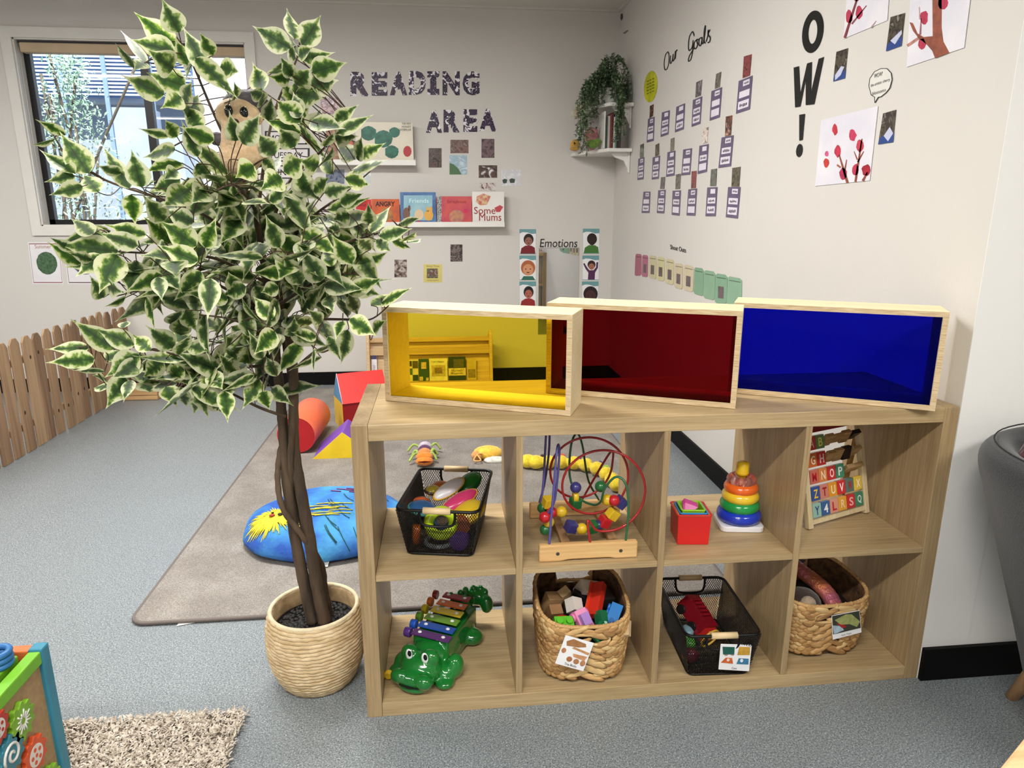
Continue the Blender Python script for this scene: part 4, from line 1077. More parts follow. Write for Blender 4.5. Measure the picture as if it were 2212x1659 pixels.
# toys tucked beside the books
def simple_plush(name, loc, parts, vox, lab, cat='soft toy', m=None, extra=()):
    r = empty(name, loc, lab, cat)
    mb = MB()
    for c, rr in parts: mb.ell(Vector(loc) + Vector(c), rr, 14)
    o = mb.build('body', m, r); remesh(o, vox, 4)
    for nm_, c, rr, mm in extra:
        e = MB(); e.ell(Vector(loc) + Vector(c), rr, 12); e.build(nm_, mm, r)
    return r
FUR = lambda c, c2=None: mat(c, 0.9, rgb2=c2 or [v * .82 for v in c], vscale=60, bump=0.6, bscale=220, sheen=0.3)
EYE = mat((12, 10, 10), 0.08, coat=0.6)
pt = at(1283, 240, 1, 3.30)
simple_plush('plush_goose', (pt.x - 0.02, 3.34, ZB + 0.02), [((0, 0, .03), (.07, .04, .04)), ((-.06, -.01, .0), (.05, .03, .03)), ((-.1, -.02, -.035), (.025, .025, .03))], 0.006,
             'cream fluffy soft toy hanging over the left end of the corner shelf', m=FUR((206, 196, 166)), extra=[('foot', (-.03, -.03, -.085), (.012, .012, .05), mat((18, 16, 18), .6))])
simple_plush('plush_pig', (XR - 0.235, 3.24, ZA + 0.0226), [((0, 0, .07), (.05, .04, .075)), ((.01, -.03, .115), (.028, .02, .02))], 0.005, 'pink soft toy sitting beside the books on the corner shelf', m=FUR((206, 140, 140)), extra=[('eye', (.022, -.046, .135), (.006, .004, .006), EYE)])
simple_plush('plush_frog', (XR - 0.245, 3.15, ZA + 0.0226), [((0, 0, .03), (.045, .03, .03)), ((.03, -.01, .045), (.025, .02, .02))], 0.005, 'green soft toy lying in front of the pink one on the corner shelf', m=FUR((104, 136, 50)))
simple_plush('plush_duck', (XR - 0.32, 3.36, ZA + 0.0226), [((0, 0, .04), (.035, .03, .04)), ((-.01, -.03, .015), (.035, .03, .015))], 0.005, 'small orange-yellow soft toy at the left end of the corner shelf', m=FUR((206, 160, 64)), extra=[('eye', (-.012, -.033, .05), (.006, .004, .007), EYE)])
# faint scuffs above the corner shelf
decal([(1341, 30), (1345, 29), (1346, 38), (1343, 45), (1340, 40)], 'R', 0.0002, 0.0004).build('trim_3', mat((70, 66, 62), .7))['kind'] = 'structure'
decal([(1345, 72), (1355, 65), (1358, 66), (1350, 73)], 'R', 0.0002, 0.0004).build('trim_4', mat((110, 104, 98), .7))['kind'] = 'structure'
# ================================================================== THINGS IN THE SHELF
M_WIRE = mat((16, 15, 16), 0.4, metal=0.3)
M_HAND = wood((226, 200, 156), (206, 176, 130), 0, 30, 0.5, 0.3, 'beech_handle')
def mesh_panel(mb, A, B, C, D, sp=0.006, r=0.0006, hole=None):
    """expanded-metal diamonds on the quad A B C D (A-B bottom, D-C top); hole = (u0,u1,v0,v1) left open"""
    A, B, C, D = map(Vector, (A, B, C, D))
    Wd = ((B - A).length + (C - D).length) / 2; Hd = ((D - A).length + (C - B).length) / 2
    n = (B - A).cross(D - A).normalized() * r
    def pt(x, y):
        u, v = x / Wd, y / Hd
        return (A * (1 - u) + B * u) * (1 - v) + (D * (1 - u) + C * u) * v
    def inh(x, y):
        return hole and hole[0] < x / Wd < hole[1] and hole[2] < y / Hd < hole[3]
    def seg(a, b):
        p, q = pt(*a), pt(*b); t = (q - p)
        if t.length < 1e-5: return
        s_ = t.cross(n).normalized() * r
        mb.hexa([p - s_ - n, p + s_ - n, q + s_ - n, q - s_ - n, p - s_ + n, p + s_ + n, q + s_ + n, q - s_ + n])
    k = 1.6
    for sgn in (1, -1):
        c = -Hd / k if sgn > 0 else 0.0
        while c < Wd + (0 if sgn > 0 else Hd / k):
            # line x = c + sgn*y/k
            pts = []; N = 24
            y0 = 0.0; step = Hd / N; cur = None
            for i in range(N + 1):
                yv = i * step; xv = c + sgn * yv / k
                ok = 0 <= xv <= Wd and not inh(xv, yv)
                if ok:
                    if cur is None: cur = (xv, yv)
                    last = (xv, yv)
                if (not ok or i == N) and cur is not None:
                    if last != cur: seg(cur, last)
                    cur = None
            c += sp
def wire_basket(loc, rz, wt, dt, wb_, db, h, lab, hcol=0.45):
    r = empty('wire_basket', loc, lab, 'basket', 'black wire mesh baskets in the shelf', rz)
    def ring(w, d, z, rr=0.022): return [Vector((p.x, p.y, z)) for p in rrect(-w / 2, w / 2, -d / 2, d / 2, rr, z, 4)]
    top, bot = ring(wt, dt, h), ring(wb_, db, 0.004, 0.016)
    # rim with gap for handles is continuous, handles sit on it
    MB().tube(top, 0.0042, 8, closed=True).build('rim', M_WIRE, r, world=False)
    MB().tube(bot, 0.0032, 8, closed=True).build('base_ring', M_WIRE, r, world=False)
    a, b_, c, d = (-1, -1), (1, -1), (1, 1), (-1, 1)
    def cor(s_, w, dd, z): return Vector((s_[0] * w / 2, s_[1] * dd / 2, z))
    for i, (s1, s2) in enumerate(((a, b_), (b_, c), (c, d), (d, a))):
        mb = MB()
        w = 0.5 * 0.088 / wt
        hole = (0.5 - w, 0.5 + w, 0.66, 1.01) if i in (0, 2) else None
        f1, f2 = 0.93 if 1 else 1, 1
        A, B = cor(s1, wb_, db, 0.004), cor(s2, wb_, db, 0.004); C, D = cor(s2, wt, dt, h), cor(s1, wt, dt, h)
        mesh_panel(mb, A, B, C, D, hole=hole)
        if hole:
            def pu(u, v): return (A * (1 - u) + B * u) * (1 - v) + (D * (1 - u) + C * u) * v
            hp_ = spline([pu(hole[0], 1), pu(hole[0], .78), pu(hole[0] + .07, .66), pu(hole[1] - .07, .66), pu(hole[1], .78), pu(hole[1], 1)], 5)
            MB().tube(hp_, 0.0034, 8).build('handle_frame', M_WIRE, r, world=False)
            yy = pu(.5, 1).y
            MB().tube([(-0.034, yy, h + .001), (0.034, yy, h + .001)], 0.0085, 16).build('wooden_grip', M_HAND, r, world=False)
        mb.build('mesh_wall', M_WIRE, r, world=False)
    mb = MB(); mesh_panel(mb, cor(a, wb_, db, .004), cor(b_, wb_, db, .004), cor(c, wb_, db, .004), cor(d, wb_, db, .004)); mb.build('mesh_floor', M_WIRE, r, world=False)
    return r
def PL(rgb, r=0.22, **k): return mat(rgb, r, coat=0.2, **k)
b1 = wire_basket((0.213, 0.205, FS + 0.0008), math.radians(-11), 0.205, 0.285, 0.165, 0.245, 0.128, 'black wire mesh basket with wooden grips full of rattles, upper left compartment')
def in1(x, y, z):
    c, s_ = math.cos(math.radians(-11)), math.sin(math.radians(-11))
    return Vector((0.213 + x * c - y * s_, 0.205 + x * s_ + y * c, FS + z))
def toy(name, lab, cat, parts, grp=None):
    """parts: (name, MB, material); the first part's bbox base is the origin"""
    v = parts[0][1].v; xs = [q[0] for q in v]; ys = [q[1] for q in v]; zs = [q[2] for q in v]
    r = empty(name, ((min(xs) + max(xs)) / 2, (min(ys) + max(ys)) / 2, min(zs)), lab, cat, grp)
    for n_, mb, mm in parts:
        for one in (mb if isinstance(mb, list) else [mb]): one.build(n_, mm, r)
    return r
GB = 'baby toys in the upper left wire basket'
def Rm(x, y, z): return Euler((x, y, z)).to_matrix()
def maraca(p, rr, R, cols, lab, rimcol):
    a = MB().ell(p, rr, 24, R=R); p = p - Vector((0, 0, .012)); rr = tuple(v * .9 for v in rr); a = MB().ell(p, rr, 24, R=R); b_ = MB().torus((0, 0, 0), rr[0] * .98, 0.004, 30, 8, M=Matrix.Translation(p) @ R.to_4x4() @ Matrix.Diagonal((1, rr[1] / rr[0], 1, 1)))
    toy('toy_rattle', lab, 'toy', [('shell', a, PL(cols)), ('rim', b_, PL(rimcol))], GB)
maraca(in1(.045, .085, .125), (.042, .030, .018), Rm(.3, -.5, .6), (30, 120, 44), 'glossy green oval rattle at the back right of the wire basket', (24, 96, 40))
maraca(in1(-.055, -.05, .105), (.042, .034, .02), Rm(.2, .2, .1), (44, 84, 130), 'glossy blue oval rattle at the front left of the wire basket', (60, 120, 110))
maraca(in1(.0, .025, .13), (.055, .022, .014), Rm(.5, -.35, .55), (226, 222, 226), 'white oval toy with yellow rim in the middle of the wire basket', (220, 170, 60))
maraca(in1(.035, -.015, .115), (.06, .024, .016), Rm(.45, -.3, .5), (206, 60, 110), 'pink oval rattle with yellow edge in the wire basket', (222, 160, 50))
maraca(in1(.055, -.035, .09), (.055, .05, .03), Rm(.1, -.4, .2), (222, 186, 46), 'yellow round rattle under the pink one in the wire basket', (206, 166, 40))
maraca(in1(-.03, .065, .115), (.036, .028, .022), Rm(.1, .2, .8), (206, 110, 44), 'orange rattle at the back of the wire basket', (180, 90, 40))
maraca(in1(-.045, .035, .12), (.026, .02, .016), Rm(.2, .1, .5), (190, 170, 60), 'small olive-yellow striped rattle at the back of the wire basket', (60, 50, 40))
maraca(in1(-.075, .02, .085), (.03, .03, .022), Rm(.2, .1, .5), (204, 96, 40), 'orange-brown rattle behind the blue one in the wire basket', (60, 50, 40))
toy('toy_ring', 'lime green ring toy behind the front mesh of the upper wire basket', 'toy', [('ring', MB().torus((0, 0, 0), .031, .0125, 32, 12, M=Matrix.Translation(in1(.0, -.093, .075)) @ Rm(1.25, 0, 0).to_4x4()), PL((186, 214, 34)))], GB)
toy('toy_ring', 'blue ring toy inside the lime green ring of the upper wire basket', 'toy', [('ring', MB().torus((0, 0, 0), .022, .006, 28, 10, M=Matrix.Translation(in1(.0, -.075, .078)) @ Rm(1.25, 0, 0).to_4x4()), PL((40, 84, 130)))], GB)
toy('toy_cup', 'purple round toy behind the lower right of the front mesh', 'toy', [('body', MB().tube([in1(.045, -.105, .03), in1(.048, -.06, .03)], .023, 24), PL((96, 58, 150)))], GB)
toy('toy_cup', 'orange toy behind the lower left of the front mesh', 'toy', [('body', MB().tube([in1(-.065, -.098, .02), in1(-.062, -.098, .068)], .010, 16), PL((222, 110, 40)))], GB)
toy('toy_cup', 'brown round toy behind the right of the front mesh', 'toy', [('body', MB().tube([in1(.05, -.09, .065), in1(.05, -.03, .07)], .022, 20), PL((150, 74, 40)))], GB)
toy('toy_ring', 'clear bangle toy at the bottom of the upper wire basket', 'toy', [('ring', MB().torus((0, 0, 0), .035, .006, 28, 10, M=Matrix.Translation(in1(-.01, -.07, .014))), PL((150, 160, 170)))], GB)

# ---- bead maze
M_PINE = wood((222, 184, 128), (196, 150, 92), 0, 16, 0.45, 0.4, 'lacquered_pine')
M_PINED = wood((180, 140, 96), (140, 102, 66), 1, 16, 0.5, 0.4, 'dark_pine')
bm = empty('bead_maze', (0.56, 0.16, FS + 0.0006), 'wooden bead maze with looping red, purple and green wires in the second upper compartment', 'toy')
def bar(y0, y1, x0, x1, m, name):
    mb = MB(); n = 14; z0, z1 = FS + 0.0006, FS + 0.045
    prof = [(x0, z1), (x1, z1), (x1, z0)]
    prof += [(x1 - .055, z0)] + [(x1 - .055 - (x1 - x0 - .11) * t, z0 + .004 * min(1, 8 * min(t, 1 - t))) for t in [i / 10 for i in range(1, 10)]] + [(x0 + .055, z0), (x0, z0)]
    mb.prism([(x, y0, z) for x, z in prof], (0, y1 - y0, 0)); return bevel(mb.build(name, m, bm), .004)
fb = bar(0.022, 0.040, 0.432, 0.679, M_PINE, 'base_bar')
bar(0.272, 0.292, 0.442, 0.700, M_PINE, 'base_bar')
for x in (0.500, 0.625): MB().box(x, x + 0.022, 0.040, 0.272, FS + 0.004, FS + 0.016).build('base_rail', M_PINED, bm)
sc = MB()
for x in (0.478, 0.636): sc.tube([(x, 0.0212, FS + 0.022), (x, 0.0225, FS + 0.022)], 0.0045, 14)
sc.build('screw', mat((120, 112, 104), 0.3, metal=1), fb)
TOPZ = SHH - C1
def wirez(pts, col, r=0.0031): 
    sp = spline([(x, y, FS + z) for x, y, z in pts], 10)
    MB().tube(sp, r, 8).build('wire', mat(col, 0.3, coat=.4), bm); return sp
wirez([(.458, .031, .044), (.462, .036, .10), (.470, .045, .19), (.477, .058, .265), (.484, .072, .287), (.489, .086, .25), (.482, .095, .14), (.468, .10, .10), (.455, .115, .075), (.452, .14, .09), (.462, .16, .16), (.47, .18, .27), (.476, .195, .316), (.483, .207, .314), (.484, .215, .22), (.475, .23, .12), (.47, .27, .06), (.47, .282, .044)], (84, 80, 150))
cir = []
for i in range(40):
    t = i / 39; a = -PI * .62 + 2 * PI * 2.35 * t; y = .05 + .17 * t; rr = .098 - .006 * t
    cir.append((.590 + .016 * (1 - 2 * t) * 1.6 + rr * math.cos(a), y, .158 + .03 * t + rr * math.sin(a)))
wirez([(.560, .031, .044), (.554, .036, .10), (.535, .042, .16), (.512, .046, .2)][:2] + cir + [(.60, .24, .10), (.59, .282, .044)], (166, 30, 36))
wirez([(.650, .031, .044), (.655, .036, .12), (.650, .05, .185), (.628, .065, .20), (.605, .08, .165), (.60, .10, .12), (.585, .13, .10), (.555, .16, .11), (.535, .18, .16), (.538, .19, .24), (.555, .2, .272), (.575, .22, .23), (.6, .25, .12), (.64, .282, .044)], (40, 96, 60))
def bead(p, kind, col, rot=0.0):
    p = Vector((p[0], p[1], FS + p[2])); m = mat(col, 0.3, coat=.3)
    if kind == 's': MB().ell(p, .0150, 16).build('bead', m, bm)
    elif kind == 'd': MB().tube([p - Vector((.006, 0, 0)), p + Vector((.007, 0, 0))], .0145, 16).build('bead', m, bm)
    else:
        M = Matrix.Translation(p) @ Euler((0.2, rot, 0.3)).to_matrix().to_4x4()
        bevel(MB().box(-.0132, .0132, -.0132, .0132, -.0132, .0132, M=M).build('bead', m, bm), .002)
Y_, R_, G_, U_, N_ = (222, 184, 40), (190, 34, 44), (36, 104, 54), (58, 56, 120), (50, 50, 96)
for q in (((.458, .14, .092), 's', G_), ((.470, .13, .112), 'c', Y_, .1), ((.478, .12, .088), 's', R_), ((.47, .118, .062), 's', Y_), ((.462, .12, .040), 's', G_), ((.503, .12, .088), 's', Y_), ((.458, .105, .082), 's', R_),
          ((.525, .10, .055), 'c', U_, .3), ((.552, .095, .05), 's', Y_), ((.578, .095, .054), 'c', G_, 0), ((.596, .10, .055), 'd', N_), ((.612, .10, .065), 'c', R_, .4), ((.634, .105, .083), 'c', Y_, .6), ((.655, .11, .112), 'c', U_, .7),
          ((.635, .10, .122), 's', R_), ((.620, .11, .12), 's', Y_), ((.608, .14, .145), 's', G_), ((.543, .14, .145), 's', U_), ((.543, .143, .118), 'd', Y_), ((.544, .145, .1), 'c', G_, 0)): bead(*q)

# ---- nesting cubes
nc = empty('nesting_cubes', (0.845, 0.115, FS + 0.0006), 'set of nested square plastic cups, red outside, in the third upper compartment', 'toy', None, math.radians(-6))
s0 = 0.086
for i, (c, lift) in enumerate((((214, 34, 34), 0), ((238, 130, 34), .004), ((244, 196, 60), .006), ((38, 130, 200), .012), ((34, 110, 176), .010), ((150, 206, 40), .022))):
    s_ = (.086, .0825, .079, .070, .066, .058)[i]; h = 0.084 if i == 0 else 0.078 - i * .002; z = 0.0 if i == 0 else lift + .002
    if i == 4: continue
    mb = MB(); t = 0.0022; hb = s_ / 2; lb_ = hb * .93
    o8 = [Vector((x * lb_, y * lb_, z)) for x, y in ((-1, -1), (1, -1), (1, 1), (-1, 1))]; t8 = [Vector((x * hb, y * hb, z + h)) for x, y in ((-1, -1), (1, -1), (1, 1), (-1, 1))]
    ti = [Vector((x * (hb - t), y * (hb - t), z + h)) for x, y in ((-1, -1), (1, -1), (1, 1), (-1, 1))]; bi = [Vector((x * (lb_ - t), y * (lb_ - t), z + t)) for x, y in ((-1, -1), (1, -1), (1, 1), (-1, 1))]
    fs = [(3, 2, 1, 0)] + [(k, (k + 1) % 4, 4 + (k + 1) % 4, 4 + k) for k in range(4)] + [(4 + k, 4 + (k + 1) % 4, 8 + (k + 1) % 4, 8 + k) for k in range(4)] + [(8 + k, 8 + (k + 1) % 4, 12 + (k + 1) % 4, 12 + k) for k in range(4)] + [(12, 13, 14, 15)]
    mb.add(o8 + t8 + ti + bi, fs)
    rim = [Vector((p.x, p.y, z + h - .002)) for p in rrect(-hb - .001, hb + .001, -hb - .001, hb + .001, .006, 0, 3)]
    mb.tube(rim, .0022, 8, closed=True)
    bevel(mb.build('cup', mat(c, .3, coat=.15, bump=0.1, bscale=200), nc, world=False), .0015)
MB().prism([(-.018, -.008, .06), (.018, -.004, .088), (-.012, .012, .094), (-.02, .006, .088)], (0.002, .02, .004)).build('inner_piece', mat((206, 70, 150), .35), nc, world=False)

# ---- stacking rings
sr = empty('stacking_rings', (1.006, 0.176, FS + 0.0006), 'rainbow stacking rings on a white square base in the third upper compartment', 'toy', None, math.radians(-8))
bevel(MB().prism([(p.x, p.y, 0) for p in rrect(-.058, .058, -.05, .05, .016, 0)], (0, 0, .016)).build('base', mat((232, 232, 236), .3), sr, world=False), .003)
MB().tube([(0, 0, .016), (0, 0, .158)], .009, 16).build('spindle', mat((236, 190, 40), .3), sr, world=False)
for (z, R0, r0, c) in ((.034, .041, .0185, (26, 56, 186)), (.062, .036, .017, (28, 150, 70)), (.088, .034, .0155, (240, 200, 50)), (.112, .031, .0145, (236, 104, 34))):
    MB().torus((0, 0, z), R0, r0, 44, 16).build('ring', mat(c, .18, coat=.5), sr, world=False)
m, nt, b = new_mat('clear_red_plastic'); b.inputs['Base Color'].default_value = (1, .55, .5, 1); b.inputs['Roughness'].default_value = .08; b.inputs['Transmission Weight'].default_value = .9
MB().torus((0, 0, .134), .027, .0125, 40, 14).build('ring', m, sr, world=False)
gl = MB(); rs = random.Random(4)
for k in range(26):
    a = rs.uniform(PI, 2.3 * PI); gl.ell((.034 * math.cos(a), .034 * math.sin(a), .128 + rs.uniform(-.006, .006)), .0022, 6)
gl.build('red_beads', mat((220, 40, 40), .3), sr, world=False)
MB().lathe([(0.0, .148), (.017, .148), (.0175, .156), (.0165, .159), (.0175, .162), (.0165, .166), (.017, .178), (.013, .183), (0, .184)], n=28).build('cap', mat((240, 196, 36), .3, coat=.3), sr, world=False)

# ---- alphabet board
ab = empty('alphabet_board', (1.182, 0.118, FS + 0.0044), 'wooden alphabet board with rows of coloured turning letter blocks, upper right compartment', 'toy', None, math.radians(21))
BWd, BHt = 0.245, 0.300
lean = Matrix.Rotation(math.radians(-13), 4, 'X')
M_BOARD = wood((224, 208, 170), (204, 184, 142), 2, 20, .45, .4, 'pale_board')
fr = [(x, y_, z) for x, y_, z in []]
mb = MB(); mb.prism([lean @ Vector(p) for p in ((0, 0, 0), (.017, 0, 0), (.017, 0, BHt - .02), (0, 0, BHt - .02))], lean @ Vector((0, .016, 0)) - lean @ Vector((0, 0, 0))); bevel(mb.build('frame_post', M_BOARD, ab, world=False), .002)
mb = MB(); mb.prism([lean @ Vector(p) for p in ((BWd - .017, 0, 0), (BWd, 0, 0), (BWd, 0, BHt - .03), (BWd - .017, 0, BHt - .03))], lean @ Vector((0, .016, 0))); bevel(mb.build('frame_post', M_BOARD, ab, world=False), .002)
arc = [(BWd - .0085, BHt - .03), (BWd - .012, BHt - .012), (BWd - .03, BHt - .001), (BWd - .06, BHt), (.05, BHt - .008), (.0085, BHt - .03)]
MB().tube([lean @ Vector((x, .008, z)) for x, z in arc], .0082, 8).build('top_rail', M_BOARD, ab, world=False)
mb = MB(); mb.box(.017, BWd - .017, .001, .014, .010, .022, M=lean); mb.build('bottom_rail', M_BOARD, ab, world=False)
MB().box(.017, BWd - .017, .0125, .0145, .255, .285, M=lean).build('header_strip', mat((150, 44, 50), .5), ab, world=False)
lv = [Vector((.010, .10, 0)), Vector((.010, .115, 0))]
mb = MB(); mb.prism([(.0, .088, 0), (.0, .10, 0), (.0, .072, .22), (.0, .062, .22)], (.012, 0, 0)); mb.prism([(BWd - .012, .088, 0), (BWd - .012, .10, 0), (BWd - .012, .072, .22), (BWd - .012, .062, .22)], (.012, 0, 0)); mb.build('rear_leg', wood((196, 160, 96), (160, 122, 66), 2, 20, .5, .4), ab, world=False)
TL = [['star', 'Y', 'cat', 'heart', 'flower', 'S', 'Q'], ['sun', 'T', 'U', 'V', 'W', 'X'], ['M', 'N', 'O', 'P', '', ''], ['G', 'H', '', '', '', ''], ['A', 'B', '', '', '', '']]
TCOL = [[(150, 190, 176), (56, 96, 150), (214, 150, 130), (222, 160, 56), (196, 50, 52), (64, 130, 100)],
        [(52, 84, 150), (206, 130, 116), (222, 150, 40), (204, 50, 54), (90, 116, 108), (224, 190, 70)],
        [(204, 110, 96), (214, 130, 70), (196, 50, 50), (60, 136, 104), None, None],
        [(214, 110, 50), (196, 48, 48), None, None, None, None], [(196, 60, 60), (110, 140, 90), None, None, None, None]]
CH = [['Y', '4', 'L', 'R', 'S', 'Q'], ['Z', 'T', 'U', 'V', 'W', 'X'], ['M', 'N', 'O', 'P'], ['G', 'H'], ['A', 'B']]
INKC = [[(40, 70, 130), (240, 240, 240), (190, 30, 40), (240, 210, 160), (240, 180, 180), (220, 230, 220)], [(244, 200, 60), (150, 20, 30), (250, 230, 190), (250, 240, 240), (180, 30, 40), (250, 240, 220)], [(180, 20, 30), (250, 220, 190), (250, 220, 220), (230, 240, 230)], [(250, 230, 200), (250, 220, 220)], [(240, 190, 190), (220, 230, 120)]]
tw = (BWd - .04) / 6
rs = random.Random(6)
M_WOODT = wood((198, 164, 116), (160, 124, 80), 0, 30, .5, .4)
for r_ in range(5):
    z0 = .026 + r_ * .046
    MB().tube([lean @ Vector((.012, .008, z0 + .019)), lean @ Vector((BWd - .012, .008, z0 + .019))], .0018, 6).build('rod', mat((190, 190, 190), .2, metal=1), ab, world=False)
    for c_ in range(6):
        col = TCOL[r_][c_]
        x0 = .020 + c_ * tw
        ang = 0 if col else rs.uniform(.3, 1.2)
        M = lean @ Matrix.Translation((x0 + tw / 2, .008, z0 + .019)) @ Matrix.Rotation(ang, 4, 'X')
        t_ = MB().box(-tw / 2 + .001, tw / 2 - .001, -.006, .006, -.019, .019, M=M).build('letter_block', mat(col, .35, coat=.2, var=.05) if col else (M_WOODT if (r_ * 6 + c_) % 7 != 1 else mat((24, 22, 30), .3)), ab, world=False)
        bevel(t_, .001)
        if col:
            mb = MB(); q = lambda u, v: M @ Vector((u, -.0063, v))
            put_text(mb, CH[r_][c_], q(-tw * .24, -.012), q(tw * .24, -.012), q(-tw * .24, .012), offset=.02, lift=.0003)
            mb.build('lettering', mat(INKC[r_][c_], .5), t_, world=False)

# ---- crocodile xylophone
cx = empty('crocodile_xylophone', (0.185, 0.18, FB + 0.0006), 'green plastic crocodile xylophone with rainbow keys in the lower left compartment', 'toy', None, math.radians(-27))
cx.scale = (1.14, 1.0, 1.10)
M_CROC = mat((22, 118, 44), .14, coat=.7, rgb2=(16, 96, 38), vscale=6)
mb = MB()
for c, r_ in (((0, -.115, .038), (.052, .045, .036)), ((0, -.15, .030), (.050, .032, .024)), ((-.030, -.165, .036), (.022, .02, .018)), ((.030, -.165, .036), (.022, .02, .018)), ((0, -.150, .014), (.042, .034, .012)),
              ((-.026, -.115, .068), (.022, .02, .022)), ((.026, -.115, .068), (.022, .02, .022)), ((0, -.06, .04), (.05, .05, .04)), ((0, .0, .038), (.05, .07, .038)), ((0, .07, .045), (.048, .06, .045)), ((0, .12, .06), (.036, .045, .04)),
              ((.0, .155, .075), (.028, .034, .028)), ((.03, .175, .08), (.03, .022, .024)), ((.058, .165, .07), (.018, .018, .026)),
              ((.055, -.085, .022), (.026, .034, .022)), ((-.055, -.085, .022), (.026, .034, .022)), ((.06, -.115, .012), (.022, .026, .012)), ((-.06, -.115, .012), (.022, .026, .012)), ((.052, .08, .02), (.026, .03, .02)), ((-.052, .08, .02), (.026, .03, .02)),
              ((.07, -.075, .035), (.02, .026, .03))):
    mb.ell(c, r_, 18)
for k, (x, y_, z) in enumerate(((0, .13, .108), (.006, .15, .108), (.02, .17, .106), (.036, .18, .104), (.05, .178, .098), (-.02, .115, .104), (.018, .115, .104))): mb.ell((x, y_, z), (.009, .009, .010), 10)
mb.box(-.046, .046, -.06, .125, .006, .08)
body = mb.build('body', M_CROC, cx, world=False); remesh(body, .0032, 5)
KC = [(96, 52, 120), (34, 84, 180), (110, 160, 50), (232, 206, 50), (226, 112, 44), (150, 34, 44)]
for k, c in enumerate(KC):
    y0 = -.066 + k * .0315; z = .083 + k * .0045; hw = .049 - k * .0026
    kb = MB().box(-hw, hw, y0, y0 + .0275, z, z + .004).build('key', mat(c, .3, metal=.2, coat=.3), cx, world=False); bevel(kb, .002)
    for s_ in (-1, 1): MB().ell((s_ * hw * .62, y0 + .014, z + .0045), (.005, .005, .0028), 12).build('key_pin', mat((236, 236, 236), .2), kb, world=False)
    pg = MB(); pg.tube([(-.054, y0 + .014, z - .004), (-.070 + k * .001, y0 + .014, z - .004)], .0125, 18); bevel(pg.build('side_button', mat(c if k else (84, 52, 130), .25, coat=.4), cx, world=False), .002)
for s_ in (-1, 1):
    eo = MB().ell((s_ * .020 , -.133, .076), (.0085, .005, .0145), 14).build('eye', mat((240, 240, 240), .15), cx, world=False)
    MB().ell((s_ * .020 + .003, -.1365, .081), (.005, .003, .008), 12).build('pupil', mat((14, 14, 14), .1), eo, world=False)
MB().prism([(-.024, -.1835, .026), (0, -.1845, .0275), (.026, -.1835, .0265), (.0, -.1845, .0215)], (0, .004, 0)).build('mouth_opening', mat((6, 14, 8), .6), cx, world=False)
tag(MB().lathe([(0, 0), (.011, 0), (.013, .006), (.010, .013), (.006, .014), (.0, .012)], n=20, M=Matrix.Translation((0.050, 0.098, FB + .013)) @ Rm(1.45, 0, -.3).to_4x4()).build('mallet_head', mat((226, 184, 40), .3, coat=.3)), 'small yellow mallet head lying left of the crocodile xylophone', 'mallet')

